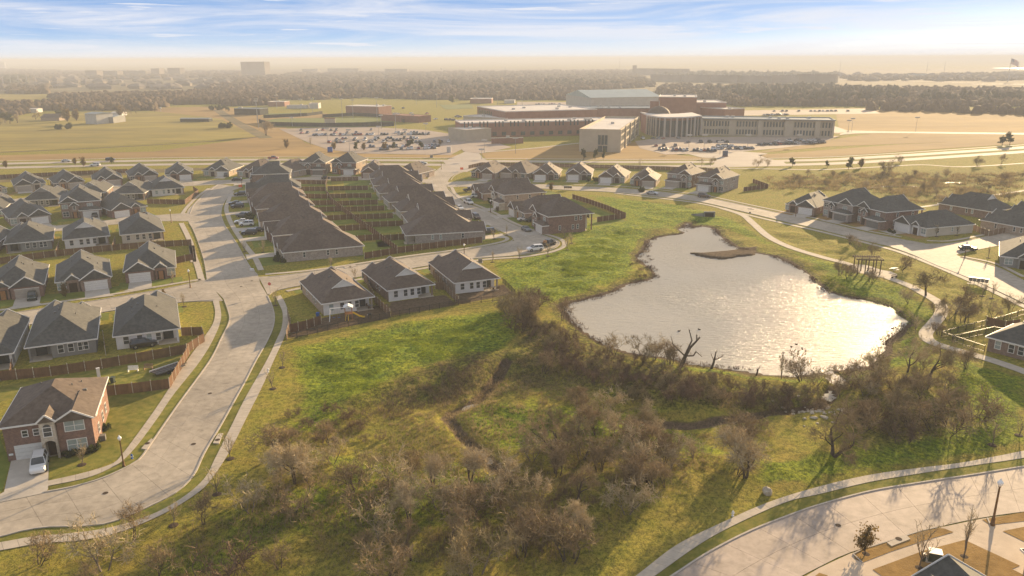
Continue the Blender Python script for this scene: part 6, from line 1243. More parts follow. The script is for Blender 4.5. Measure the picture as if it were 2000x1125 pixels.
# undergrowth: dry stalks and green weeds, uncountable
def tufts(name,px_polys,n,hr,wd,mats_,seed,blades=5,lean=.6,clump=None):
    r=np.random.RandomState(seed); V=[];MI=[];tot=0; out=[]
    areas=[]
    for px in px_polys:
        p=np.array([(q.x,q.y) for q in PL(px)]); areas.append((p,abs(np.sum(p[:,0]*np.roll(p[:,1],-1)-np.roll(p[:,0],-1)*p[:,1]))/2))
    S=sum(a for _,a in areas); P_=[]
    for p,a in areas:
        k=int(n*a/S*3.5); x=r.uniform(p[:,0].min(),p[:,0].max(),k*2); y=r.uniform(p[:,1].min(),p[:,1].max(),k*2); m=pin(x,y,p); x,y=x[m],y[m]
        w=vn(x,y,5,seed)*.6+vn(x,y,1.6,seed+1)*.4; m=w>(clump if clump else .45); x,y=x[m],y[m]; k=int(n*a/S); P_.append(np.c_[x,y][:k])
    Q=np.vstack(P_); ke=np.zeros(len(Q))
    for p,a in areas: i_=pin(Q[:,0],Q[:,1],p); ke=np.maximum(ke,np.where(i_,ss(pdist(Q[:,0],Q[:,1],p)/9),0))
    Q=Q[r.rand(len(Q))<ke]; Q=Q[pdist(Q[:,0],Q[:,1],TRAIL,False)>2.2]; Q=Q[~pin(Q[:,0],Q[:,1],POND)]; z=gzv(Q[:,0],Q[:,1]); N=len(Q); B=blades
    base=np.repeat(np.c_[Q,z],B,0); h=r.uniform(hr[0],hr[1],(N*B,1)); a=r.uniform(0,6.283,(N*B,1)); l=r.uniform(.1,lean,(N*B,1))*h
    off=np.c_[r.uniform(-.18,.18,(N*B,2)),np.zeros(N*B)]; side=np.c_[np.cos(a+1.57),np.sin(a+1.57),np.zeros((N*B,1))]*wd/2; tip=np.c_[np.cos(a)*l,np.sin(a)*l,h]
    b=base+off; v=np.stack([b-side,b+side,b+tip+off*.6],1).reshape(-1,3); f=np.arange(len(v)).reshape(-1,3)
    o=link(name,npmesh(name,v,f,M[mats_])); return tag(o,kind='stuff')
M['stalk']=mat('dry_stalks',(.22,.17,.085),(.38,.30,.165),.5,1,rnd=.35); M['stalkb']=mat('brown_brush',(.12,.08,.052),(.22,.15,.10),.5,1,rnd=.35); M['weed']=mat('green_weeds',(.15,.21,.018),(.33,.38,.04),.4,1,rnd=.35)
for k_ in('stalk','weed'): backlit(M[k_],.5)
ta=tufts('dry_grass',[[(430,960),(560,820),(760,740),(960,680),(1040,640),(1200,710),(1600,780),(1560,900),(1300,1010),(1180,1140),(0,1150),(0,1092),(300,1040)],[(1640,740),(1880,700),(1940,830),(1880,880),(1640,880)]],24000,(.2,.65),.05,'stalk',3,4,1.1)
tag(ta,'tan dry stalks over the low scrub ground','dry grass')
tb=tufts('brown_brush',[[(1010,630),(1090,620),(1160,680),(1280,715),(1420,745),(1610,775),(1590,800),(1450,800),(1300,790),(1150,750),(1040,700)],[(640,820),(800,720),(960,680),(1000,740),(900,790),(760,830)],[(800,930),(1000,900),(1250,850),(1300,960),(1120,1130),(700,1140)]],17000,(.25,.9),.04,'stalkb',5,4,.9)
tag(tb,'brown leafless brush on the bank below the pond','brush')
tc_=tufts('green_weeds',[[(560,690),(760,640),(990,600),(980,690),(720,800),(600,860)],[(600,930),(900,880),(1090,960),(900,1040),(560,1060),(440,1130),(300,1130),(440,1000)],[(1000,780),(1300,790),(1450,880),(1300,900),(1100,860)],[(1470,900),(1900,850),(1990,870),(1700,915),(1480,950)],[(1830,700),(2000,750),(2000,860),(1900,840)],[(1080,480),(1240,440),(1230,540),(1060,600),(980,550)],[(1500,470),(1700,560),(1830,620),(1790,720),(1700,730),(1760,640),(1600,560)]],42000,(.06,.2),.09,'weed',7,4,2.2)
tag(tc_,'bright green winter weeds in the open ground','weeds')
r_=np.random.RandomState(77); pb=np.array([(q[0],q[1]) for q in POND]); N_=5200; ii_=r_.randint(0,len(pb),N_); tt_=r_.rand(N_,1); q_=pb[ii_]*(1-tt_)+pb[(ii_+1)%len(pb)]*tt_+r_.normal(0,.75,(N_,2)); q_=q_[vn(q_[:,0],q_[:,1],3,31)>.38]
z_=gzv(q_[:,0],q_[:,1]); k_=z_>WZ-.25; q_=q_[k_]; z_=np.maximum(z_[k_],WZ-.05); b_=np.repeat(np.c_[q_,z_],4,0)+np.c_[r_.uniform(-.2,.2,(len(q_)*4,2)),np.zeros(len(q_)*4)]; a_=r_.uniform(0,6.28,(len(b_),1)); h_=r_.uniform(.15,.6,(len(b_),1)); s_=np.c_[np.cos(a_),np.sin(a_),a_*0]*.03; t_=np.c_[np.sin(a_)*h_*.5,np.cos(a_)*h_*.5,h_]
v_=np.stack([b_-s_,b_+s_,b_+t_],1).reshape(-1,3); tag(link('shore_reeds',npmesh('shore_reeds',v_,np.arange(len(v_)).reshape(-1,3),M['stalkb'])),'brown dead reeds along the edge of the pond','reeds',kind='stuff')
# rocks
def rock(seed,s=1.0,key='rock'):
    import bmesh
    bm=bmesh.new(); bmesh.ops.create_icosphere(bm,subdivisions=2,radius=1); R=random.Random(seed); sx,sy,sz=R.uniform(.8,1.2),R.uniform(.6,.9),R.uniform(.45,.7)
    for v in bm.verts: k=1+.13*math.sin(v.co.x*4+seed)+.12*math.cos(v.co.y*5+seed*2)+R.uniform(-.05,.05); v.co=Vector((v.co.x*sx*k,v.co.y*sy*k,v.co.z*sz*k))
    me=bpy.data.meshes.new('rock'); bm.to_mesh(me); bm.free(); me.materials.append(M[key]); return me
RK=[rock(i) for i in range(5)]
o=link('boulder',RK[1],None,P(1498,965)+Vector((0,0,.35)),.4); o.scale=(.8,.75,.85); tag(o,'single pale boulder on the lawn above the lower right sidewalk','boulder')
R_=random.Random(9)
for i in range(40):
    p=P(R_.gauss(1585,38),R_.gauss(800,10)); o=link('weir_stone',RK[i%5],None,(p.x,p.y,gz(p.x,p.y)+.05),R_.uniform(0,6)); s=R_.uniform(.12,.42); o.scale=(s,s,s*.8); tag(o,'pale stone below the outlet pools','stone','stones below the outlet')
for i,(px) in enumerate([(1645,797),(1650,801),(1610,812),(1590,815),(1618,790)]):
    p=P(*px); o=link('weir_stone',RK[i%5],None,(p.x,p.y,gz(p.x,p.y)+.08),i); o.scale=(.7,.5,.4); tag(o,'pale stone below the outlet pools','stone','stones below the outlet')
# ducks
for i,px in enumerate([(1326,647),(1237,658),(1366,644),(1546,678),(1555,673),(1743,642),(1567,682)]):
    r=empty('duck',P(*px,WZ),i*1.3); b=MB(); b.lathe([(0,-.3),(.10,-.22),(.15,0),(.12,.18),(0,.34)],8); b.v=[(z,y,max(-.02,x+.06)) for x,y,z in b.v]; b.obj('body',M['woodb'],r,smooth=True)
    MB().lathe([(0,.1),(.05,.13),(.045,.24),(.06,.29),(0,.34)],7,0,(.26,0)).obj('head',M['ugreen'],r,smooth=True); tag(r,'small dark duck swimming on the pond','duck','ducks on the pond')
# ---------------------------------------------------------------- far fields, school, car parks
def field(px,m,z=.02,name='field'): return sheet(name,PL(px),z,M[m])
field([(-900,318),(-60,305),(300,296),(505,268),(560,262),(590,278),(650,291),(760,302),(900,302),(900,309),(600,306),(400,307),(200,310),(-60,316),(-900,330)],'field',.04)
field([(-900,292),(0,297),(250,284),(505,267),(470,248),(430,232),(330,222),(200,214),(100,222),(0,232),(-900,236)],'fgreen',.05)
field([(250,212),(420,208),(470,212),(520,222),(560,250),(600,282),(560,290),(500,266),(430,232),(360,224)],'field',.06)
field([(940,300),(1000,292),(1130,282),(1290,276),(1300,300),(1410,312),(1300,313),(1100,312),(950,311)],'field',.05)
field([(1470,300),(1620,286),(1900,276),(2300,262),(2300,240),(1640,248),(1630,262),(1700,262),(1560,282)],'field',.06)
field([(1480,303),(1600,294),(1760,282),(2200,262),(2200,268),(1800,293),(1700,301),(1600,307),(1500,309)],'field',.08)
field([(1630,212),(1800,214),(2300,222),(2300,262),(1640,256)],'field',.05)
field([(-300,188),(90,184),(92,194),(-300,200)],'fgreen',.3); field([(150,176),(430,172),(440,178),(160,184)],'scrubf',.3)
field([(-2500,142),(-600,138),(1000,134),(2600,134),(3600,150),(2600,182),(1200,180),(-600,186),(-2500,180)],'scrubf',.25)
field([(400,335),(1400,335),(1400,331),(400,329)],'verge',.02)
for i,l in enumerate([[(-200,300),(0,297.5),(250,286),(440,274),(520,266)]]):
    strip('field_drain',l,3.0,M['woodb'],.08)
strip('dark_hedge_line',[(425,215),(450,232),(490,254),(520,270)],9,M['scrubf'],.09)
# car parks and drives
field([(545,252),(700,247),(830,254),(880,262),(905,290),(880,303),(700,300),(640,292),(600,278)],'lot',.12,'car_park')
field([(1250,290),(1240,276),(1300,268),(1640,266),(1600,280),(1520,290),(1400,300),(1300,302)],'lot',.12,'car_park')
field([(1440,216),(1700,212),(1720,222),(1450,226)],'lot',.12,'car_park')
field([(1010,199),(1130,200),(1160,206),(1010,208)],'lot',.12,'car_park')
field([(880,262),(960,276),(1000,288),(940,300),(905,296)],'lot',.14,'service_yard')
field([(1640,262),(1660,255),(1730,257),(2000,260),(2300,262),(2300,265),(2000,263.5),(1730,260),(1670,261),(1640,264)],'walk',.16,'school_drive')
field([(1630,247),(1640,250),(1660,257),(1640,260),(1625,260)],'walk',.16,'school_drive')
strip('school_path',[(940,298),(1040,290),(1130,280),(1200,276)],3,M['walk'],.15)
field([(506,238),(540,232),(600,231),(780,230),(760,244),(690,249),(540,248)],'turf',.2,'sports_field'); field([(520,222),(600,220),(600,226),(510,229)],'turf',.2,'sports_field'); field([(858,205),(920,204),(925,212),(870,214)],'turf',.2,'sports_field')
field([(510,226),(640,222),(640,230),(505,234)],'field',.19,'infield')
field([(-300,352),(-60,345),(120,338),(260,331),(420,327),(420,331),(300,338),(180,347),(60,353),(-60,360),(-300,372)],'back',.025)  # strip behind the far left row: painted shade over bare soil
strip('field_path',[(1788,406),(1850,397),(1925,384),(2010,371),(2100,358)],1.8,M['walk'],.05)
for q_ in ([(1686,367),(1712,366),(1740,364),(1768,363)],[(1776,366),(1790,364)],[(1845,358),(1862,357),(1880,358)],[(1752,385),(1764,390)]): strip('creek_water',q_,1.6,M['water'],.12)
def low_wall(px,h,m,label,cat,group=None,name='screen_fence',th=.15):
    pts=PL(px); r=empty(name,pts[0]); 
    for a,b in zip(pts,pts[1:]):
        d=b-a; n=max(1,int(d.length/6))
        for i in range(n):
            q=a+d*(i/n)-pts[0]; q2=a+d*((i+1)/n)-pts[0]; bb=MB(); dd=d.normalized(); nn=Vector((-dd.y,dd.x,0))*th/2
            bb.prism([(q+nn),(q-nn),(q2-dd*.05-nn),(q2-dd*.05+nn)],0,h); bb.obj('panel',M[m],r)
    return tag(r,label,cat,group)
low_wall([(506,240),(530,246),(640,248),(770,246)],3.2,'dnet','dark windscreen along the near side of the green sports field','screen fence')
low_wall([(515,231),(600,227),(630,223)],3.0,'dnet','dark windscreen on the far left of the green sports field','screen fence')
low_wall([(630,230),(690,226),(760,230),(790,240)],3.0,'dnet','dark windscreen on the far right of the green sports field','screen fence')
# blocks
def wins(root,o,xd,n,L,z0,h,w,cnt,mk='fglass',grp=None,gap=0):
    me=MB().box(-w/2,w/2,-.12,.0,0,h).mesh('window',M[mk])
    for i in range(cnt):
        s=L*(i+.5)/cnt if not grp else L*((i//grp)+.5)/(cnt//grp)+((i%grp)-(grp-1)/2)*gap
        p=o+xd*s-n*.02; q=link('window',me,root,(p.x,p.y,z0),math.atan2(xd.y,xd.x))
def block(pl,pr,top,depth,wall,roof,label,cat='school building',name='school_wing',par=.6,winf=None,winr=None,h=None,group=None,wall_r=None,pitch=0,leftface=None):
    a=P(*pl); b=P(*pr); h=h or HT(a,top); x=(b-a); L=x.length; x.normalize(); n=Vector((-x.y,x.x,0)); r=empty(name,a); r.rotation_euler=(0,0,math.atan2(x.y,x.x))
    w=MB(); w.box(0,L,0,depth,-.5,h-.05,0); w.obj('wall',M[wall],r)
    if pitch:
        g=MB(); g.add([(-.5,-.5,h),(L+.5,-.5,h),(L+.5,depth+.5,h),(-.5,depth+.5,h),(-.5,depth/2,h+pitch),(L+.5,depth/2,h+pitch)],[(0,1,5,4),(2,3,4,5),(3,0,4),(1,2,5),(3,2,1,0)]); g.obj('roof',M[roof],r)
    else:
        MB().box(.35,L-.35,.35,depth-.35,h-.04,h+.02).obj('roof',M[roof],r)
        pm=MB().box(-.12,L+.12,-.12,.35,h-.049,h+par).box(-.12,L+.12,depth-.35,depth+.12,h-.049,h+par).box(-.12,.35,.351,depth-.351,h-.049,h+par).box(L-.35,L+.12,.351,depth-.351,h-.049,h+par); pm.obj('parapet',M[wall_r or roof],r)
        R=random.Random(int(L*7))
        for k in range(min(8,int(L/14))): X=R.uniform(.1,.9)*L; Y=R.uniform(.2,.8)*depth; MB().box(X-1.1,X+1.1,Y-.8,Y+.8,h+.03,h+1.3).obj('roof_unit',M['metalw'],r)
    X=Vector((1,0,0)); Y=Vector((0,1,0))
    for wf in winf or []: wins(r,Vector((0,0,0)),X,Y,L,*wf)
    for wf in winr or []: 
        me=MB().box(-wf[2]/2,wf[2]/2,-.12,0,0,wf[1]).mesh('window',M['fglass'])
        for i in range(wf[3]): link('window',me,r,(L+.02,depth*(i+.5)/wf[3],wf[0]),math.pi/2)
    if leftface:
        me=MB().box(-leftface[2]/2,leftface[2]/2,-.12,0,0,leftface[1]).mesh('window',M['fglass'])
        for i in range(leftface[3]): link('window',me,r,(-.02,depth*(.45+.5*(i+.5)/leftface[3]),leftface[0]),-math.pi/2)
    tag(r,label,cat,group); return r,a,x,n,L,h
block((1153,221),(1290,218),191,75,'metalw','tealr','large pale metal sports hall with a teal roof behind the school',name='sports_hall',pitch=6,par=0)
block((1284,242),(1358,243),190,40,'schb','schr','tall plain brick block in the middle of the school')
block((1357,240),(1416,240),201,40,'schb','schr','lower brick block right of the tall plain one')
block((1414,245),(1452,243),214,30,'schb','schr','low brick block at the right end of the school core')
block((1268,240),(1284,241),197,30,'schb','schr','small brick block left of the tall plain one')
block((988,252),(1165,246),219,75,'schb','schr','wide brick gymnasium block of the school with glazed left side',leftface=(5,6,3.2,8))
block((905,246),(990,252),227,28,'schc','schr','low cream block in front of the gymnasium block')
block((1080,236),(1290,236),212,30,'schb','schg','long low roof behind the dome of the school')
block((900,270),(1192,263),0,26,'schb','schr','long brick classroom wing of the school with narrow windows',h=HT(P(900,270),241.5),winf=[(7.2,3.6,.9,30,'fglass',3,2.6),(1.2,2.4,3.0,16)])
block((876,272),(910,277),251,20,'schc','schr','cream end block left of the long brick classroom wing',wall_r='schc')
block((960,281),(1022,280),270,1.2,'schb','schr','low brick screen wall in front of the classroom wing',name='screen_wall',par=.2)
rr=block((1131,296),(1209,298),256,104,'schc','schr','cream front wing of the school with a tall window in its end wall',wall_r='schc',par=1.3,winr=[(1.2,3.0,2.6,20),(5.6,3.0,2.6,20),(9.6,2.4,2.6,20)])
r_,a_,x_,n_,L_,h_=rr
for k in range(3): MB().box(L_*.47+k*1.9,L_*.47+k*1.9+1.6,-.12,-.02,4.2,9.6).obj('window',M['fglass'],r_)
for k in range(2): MB().box(L_*.47+k*2.9,L_*.47+k*2.9+2.5,-.12,-.02,.2,3.6).obj('glass_door',M['fglass'],r_)
for k in range(5): MB().box(L_,L_+.9,104*k/4-.6 if k else 0,104*k/4+.6 if k<4 else 104,0,h_+1.25).obj('pilaster',M['schc'],r_)
# right wing with pilasters
wr,aw,xw,nw,Lw,hw=block((1367,264),(1627,269),0,24,'schc','schg','long right wing of the school behind the car park',h=HT(P(1367,264),232),wall_r='schg',winf=[(1.2,3.2,1.15,44),(6.4,3.4,1.15,44)])
for f0,f1 in((0,.028),(.22,.27),(.44,.475),(.64,.70),(.86,.90),(.985,1)): MB().box(Lw*f0,Lw*f1,-1.4,0,-.2,hw+.3).obj('pilaster',M['schc'],wr)
MB().box(-.5,Lw+.5,-2.2,-.13,hw+.1,hw+.65).obj('eave_band',M['schg'],wr)
# curved entrance hall
er=empty('school_entrance',P(1310,266)); o=P(1310,266); q=resamp([ (p-o) for p in PL([(1262,262),(1285,267),(1310,268),(1340,267),(1367,264)])],n=15); he=HT(P(1310,268),228)
back=[(x,y+26) for x,y in q[::-1]]; MB().prism(list(map(tuple,q))+back,-.3,he-.9,0).obj('glass_hall',M['schb'],er)
MB().prism([(x,y-2.5) for x,y in q]+[(x,y+3) for x,y in back],he-.88,he,0).obj('roof',M['schr'],er)
for i in range(15):
    x,y=q[i]; MB().cyl((x,y-1.6),.75 if i%2==0 else .4,-.2,he-.9,8).obj('column',M['trimt'],er)
    if i<14:
        x2,y2=q[i+1]; ang=math.atan2(y2-y,x2-x); Lq=math.hypot(x2-x,y2-y); me=MB().box(.5,Lq-.5,-.15,-.02,.3,he-2.6).mesh('window',M['fglass']); link('window',me,er,(x,y-.05,0),ang)
tag(er,'curved glazed school entrance with tall cream columns','school building')
dm=empty('school_dome',P(1285,258)); zt=HT(P(1285,258),203.5); MB().cyl((0,0),8.2,0,zt-8.5,20).obj('drum',M['schb'],dm)
MB().lathe([(9,zt-8.5)]+[(8.6*math.cos(a),zt-8.3+8.3*math.sin(a)*.85) for a in np.linspace(0,1.5,7)]+[(.0,zt-.9)],20).obj('dome',M['roofb'],dm,smooth=True); MB().cyl((0,0),.25,zt-1,zt+2.5,6).obj('spire',M['rim'],dm)
for k in range(12): a=k*math.pi/6; MB().box(-.35,.35,-.1,.1,zt-15,zt-9).obj('window',M['fglass'],dm,(8.25*math.cos(a),8.25*math.sin(a),0),a+math.pi/2)
tag(dm,'brick rotunda with a shallow grey dome and small spire on the school','dome')
# other far buildings round the sports fields
for pl,pr,top,d,wl,rf,lb in [((458,224),(508,225),212,14,'dnet','schg','long dark shed left of the sports field'),((524,208),(556,208),199,18,'schb','schr','small brick hall with pale roof behind the sports field'),((604,212),(622,212),202,10,'metalw','schr','pale sunlit building behind the sports field'),((676,224),(740,226),207,22,'schb','schr','brick stadium building behind the sports field'),((745,236),(818,240),224,16,'schb','schb','dark brick shed right of the sports field'),((918,202),(960,202),193,20,'schb','schr','small brick building beyond the gymnasium'),((985,202),(1005,202),196,14,'metalw','schr','small pale building beyond the gymnasium'),((560,212),(600,212),206,8,'metalw','schr','low pale hut row behind the sports field')]:
    block(pl,pr,top,d,wl,rf,lb,cat='building',name='low_building',par=.3)
sb=empty('scoreboard',P(645,247)); h=HT(P(645,247),232); MB().box(-4.2,4.2,-.3,.3,1.2,h).obj('board',M['schc'],sb); MB().box(-4.4,4.4,-.35,.35,h+.01,h+.7).obj('cap',M['schb'],sb)
for x in(-3.9,3.9): MB().box(x-.4,x+.4,-.25,.25,0,1.19).obj('leg',M['schb'],sb)
tag(sb,'pale scoreboard standing at the edge of the green sports field','scoreboard')
def mast(px,top,label,group,heads=True,r=.22,name='light_pole'):
    b=P(*px); h=min(HT(b,top),55); q=empty(name,b); MB().cyl((0,0),r,0,h,6,0,r*.5).obj('pole',M['rim'],q)
    if heads: MB().box(-1.6,1.6,-.2,.2,h-.9,h).obj('lamp_bank',M['metalw'],q)
    tag(q,label,'light pole',group)
for i,(p,t) in enumerate([((505,250),192),((571,247),228),((503,240),196),((588,228),193),((611,224),192),((669,233),192),((690,232),194),((737,240),190),((541,212),185),((853,210),183),((813,204),180),((1020,206),165),((972,206),178),((745,252),224),((773,255),220)]): mast(p,t,'tall floodlight mast at the sports fields','sports field masts')
for i,(p,t) in enumerate([((640,277),250),((682,277),252),((683,296),262),((740,268),246),((792,280),252),((832,266),240),((1345,292),262),((1375,290),262),((1406,302),276),((1460,288),262),((1560,284),262),((1007,300),268),((946,298),272),((1788,258),228),((1663,258),230),((1656,260),234),((941,311),290)]): mast(p,t,'slim light pole before the school','car park light poles',r=.14)
# parked cars in the school car parks
R=random.Random(33); PC=[]
def lotcars(rows,where,group,base=None):
    for (x0,y0,x1,y1,n,fill) in rows:
        a=P(x0,y0); b=P(x1,y1); d=(b-a); ang=math.degrees(math.atan2(d.y,d.x))+90
        for i in range(n):
            if R.random()>fill: continue
            p=a+d*((i+.5)/n); q=PX(p); kd=R.choice(['sedan','suv','suv','sedan','pickup']); pt=R.choice(['black','grey','white','silver','white','black','red','blue','grey','dgreen'])
            car(q,ang+R.choice([0,180])+R.uniform(-3,3),kd,pt,'%s %s in the %s'%(dict(dgreen='dark green').get(pt,pt),{'sedan':'sedan','suv':'suv','pickup':'pickup'}[kd],where),group,full=False)
lotcars([(570,256,780,254,40,.30),(580,261,830,260,42,.42),(610,265,840,263,40,.55),(660,272,850,271,30,.4),(620,275,800,275,26,.5),(640,279,880,278,34,.5),(720,288,860,286,22,.7),(740,293,860,290,18,.6),(900,230,890,228,2,1)],'left school car park','cars in the left school car park')
lotcars([(1285,293,1400,296,17,.9),(1270,286,1330,286,8,.5),(1340,279,1440,278,12,.5),(1390,292,1480,291,12,.7),(1400,288,1440,286,5,.7),(1480,284,1620,279,16,.8),(1490,278,1600,275,14,.6),(1250,272,1330,271,8,.4)],'school entrance car park','cars in front of the school entrance')
lotcars([(1490,226,1540,225,10,.8),(1500,218,1660,218,20,.5),(800,222,850,224,8,.5),(820,232,890,236,10,.4),(1040,205,1100,204,12,.7),(740,214,800,212,12,.5)],'distant school car park','cars in the distant car parks')
for px,l in(((645,298),'blue sign panel at the lower edge of the left car park'),((1416,306),'blue and white sign at the entrance of the school car park')):
    r=empty('entrance_sign',P(*px)); MB().box(-1.4,1.4,-.25,.25,.6,3.2).obj('sign_panel',M['blue'] if px[0]<1000 else M['p_blue'],r); MB().box(-1.6,1.6,-.4,.4,0,.59).obj('base',M['schb'],r); tag(r,l,'sign')
# left farm
for pl,pr,top,wl,rf,d,pt,lb in [((168,242),(190,243),222,'metalw','schg',16,1.2,'large pale metal barn of the left farm'),((189,241),(222,241),229,'sidg','schg',20,1.0,'blue-grey metal barn of the left farm'),((80,236),(116,236),230,'brick_tan','roofb',14,3.2,'brown-roofed farmhouse left of the barns'),((218,226),(238,226),220,'sidw','schr',10,.8,'small white shed behind the barns'),((52,220),(72,220),213,'sidw','schr',10,.8,'small white shed among the trees at the far left'),((352,238),(408,238),232,'dnet','schg',8,.6,'long low dark shed in the green field')]:
    block(pl,pr,top,d,wl,rf,lb,cat='farm building',name='farm_building',pitch=pt)
for i,(p,h,k) in enumerate([((10,240),9,'ever'),((20,242),10,'ever'),((34,240),8,'big1'),((132,238),12,'gold'),((150,236),11,'gold'),((70,234),9,'big0'),((234,228),11,'gold'),((244,226),10,'big3'),((118,232),8,'ever'),((125,252),5,'shrub'),((266,222),8,'big2'),((286,216),9,'big0'),((302,218),8,'big4'),((442,250),5,'shrub'),((0,244),9,'big3'),((200,218),9,'big1'),((120,218),9,'gold'),((421,215),5,'shrub'),((428,215),6,'ever'),((435,215),6,'ever'),((441,216),6,'ever'),((446,218),5,'ever'),((880,200),9,'ever'),((883,202),7,'ever')]):
    tree(k,P(*p),h=h,label='tree round the left farm',group='trees round the left farm',name='farm_tree')
# distant buildings
DB=[((472,147),(518,147),121,40,'farw','wide square tower block on the left skyline'),((296,147),(312,147),134,30,'farw','first of two distant slab blocks left of the tower block'),((328,147),(352,147),133,30,'farw','second of two distant slab blocks left of the tower block'),((168,151),(190,151),138,30,'farw','distant block at the far left skyline, leftmost'),((195,149),(230,149),139,30,'farw','distant low block second from the far left'),((235,148),(285,148),139,30,'farw','distant long block third from the far left'),((590,140),(620,140),135,30,'farw','pale distant block right of the tower block'),((640,140),(700,140),134,30,'farw','long pale distant shed right of the tower block'),((752,143),(795,143),135,30,'farw','dark distant block near the middle skyline'),((1235,146),(1243,146),128,14,'farw','square tower of the long ridge building'),((1243,146),(1332,148),134,30,'farw','long stepped ridge building on the right skyline'),
((1270,158),(1330,160),146,20,'farw','distant apartment block below the ridge building, left'),((1332,160),(1385,161),146,20,'farw','distant apartment block below the ridge building, second'),((1388,161),(1440,162),147,20,'farw','distant apartment block below the ridge building, third'),((1442,162),(1500,163),148,20,'farw','distant apartment block below the ridge building, fourth'),((1505,162),(1550,163),147,20,'farw','distant apartment block below the ridge building, fifth'),((1555,162),(1632,163),145,20,'farw','distant apartment block below the ridge building, rightmost'),((1775,150),(1810,150),144,20,'tealr','flat teal roofed shed on the right plain'),((0,135),(10,135),121,10,'sidw','white silo-like block on the left hill')]
for pl,pr,t,d,m,l in DB: block(pl,pr,t,d,m,'farr',l,cat='distant building',name='distant_building',par=.5)
def farhouse():
    r=empty('distant_house'); MB().box(-8,8,-6,6,-.5,3.4).obj('wall',M['farw'],r); b=MB(); hip(b,-8.6,8.6,-6.6,6.6,3.4,.55); b.obj('roof',M['farr'],r); return r
fh=farhouse(); R=random.Random(3); first=True
for n in range(150):
    x=R.uniform(0,460) if n<105 else R.uniform(1640,2000); y=R.uniform(152,176) if n<105 else R.uniform(146,160); p=P(x,y)
    r=fh if n==0 else clone(fh); s=R.uniform(.9,1.7); r.location=p; r.scale=(s,s,s); r.rotation_euler=(0,0,R.uniform(0,3.1))
    if n<105: tag(r,'small hazy house of the left distant subdivision','distant house','houses of the left distant subdivision')
    else: tag(r,'small hazy house of the right distant subdivision','distant house','houses of the right distant subdivision')
field([(1730,178),(1790,179),(1930,184),(1935,188),(1860,187),(1780,184),(1725,181)],'lakebright' if False else 'walk',.9,'lake').data.materials[0]=M['water']
field([(1940,133),(2010,133),(2010,136),(1940,135)],'walk',2,'lake').data.materials[0]=M['water']
for x0,x1,y in((70,250,152.5),(30,70,164),(1900,2060,166)): strip('distant_road',[(x0,y),(x1,y+.5)],14,M['walk'],.9)
strip('distant_road',[(1640,156),(1730,158),(1860,162),(2000,165.5),(2200,170)],14,M['walk'],.9)
# masts, water towers and pylons on the skyline
mast((1210,137),113,'thin radio mast on the right skyline','skyline masts',False,1.2,'radio_mast')
for p,t in(((3,128),109),((1640,140),118),((1810,140),119),((1844,140),119)): mast(p,t,'thin mast on the hazy skyline','skyline masts',False,1.0,'radio_mast')
for px,t,l in(((862,140),132,'left water tower on the middle skyline'),((987,137),131,'right water tower on the middle skyline'),((314,218),209,'small white water tank beside the left farm trees')):
    b=P(*px); h=min(HT(b,t),55); s=h*.28 if px[0]<900 or px[0]>900 else 4; r=empty('water_tower',b); s=min(s,9); MB().cyl((0,0),s*.25,0,h-s*1.2,8).obj('stem',M['metalw'],r); MB().lathe([(0,h-2*s*.8),(s*.8,h-1.5*s*.8),(s,h-s*.8),(s*.8,h-.3*s),(0,h)],12).obj('tank',M['metalw'],r,smooth=True); tag(r,l,'water tower')
for i in range(7): mast((8+i*14+i*i*.4,172-i*2.5),150-i*1.5,'power line pylon in the line at the far left','power line pylons',True,.8,'power_pylon')
# the giant flag
b=P(1968,160); h=HT(b,113); fr=empty('flagpole',b); MB().cyl((0,0),.9,0,h,8,0,.4).obj('pole',M['metalw'],fr); fw=(P(1982,160)-b).length; fl=fw*1.25; ft=HT(b,114); fb=HT(b,129); fhh=(ft-fb)*.72
M['flagw']=mat('flag_white',(.75,.73,.72),None,1,.8); M['flagr']=mat('flag_red',(.45,.05,.06),None,1,.8); M['flagb']=mat('flag_blue',(.04,.06,.2),None,1,.8)
def fp(u,v): return (u*fl, math.sin(u*7)*fl*.06, ft-v*fhh-u*u*fhh*.55-u*fhh*.25)
for k in range(13):
    u0=.4 if k<7 else 0; bb=MB(); N_=10
    for i in range(N_):
        a,c=u0+(1-u0)*i/N_,u0+(1-u0)*(i+1)/N_; bb.add([fp(a,k/13),fp(c,k/13),fp(c,(k+1)/13),fp(a,(k+1)/13)],[(0,3,2,1)])
    bb.obj('stripe',M['flagr'] if k%2==0 else M['flagw'],fr)
bb=MB()
for i in range(4): bb.add([fp(.4*i/4,0),fp(.4*(i+1)/4,0),fp(.4*(i+1)/4,7/13),fp(.4*i/4,7/13)],[(0,3,2,1)])
bb.obj('canton',M['flagb'],fr); sbm=MB()
for r_i in range(9):
    for c_i in range(6 if r_i%2==0 else 5):
        u=(.035+(c_i+(.5 if r_i%2 else 0))*.066); v=.03+r_i*.057; x,y,z=fp(u,v); s=fhh*.018; sbm.add([(x+s*math.cos(math.pi/2+j*math.pi/5)*(1 if j%2==0 else .4),y-.15,z+s*math.sin(math.pi/2+j*math.pi/5)*(1 if j%2==0 else .4)) for j in range(10)],[tuple(range(10))])
sbm.obj('star',M['flagw'],fr); tag(fr,'huge American flag flying on a tall pole at the right skyline','flag')
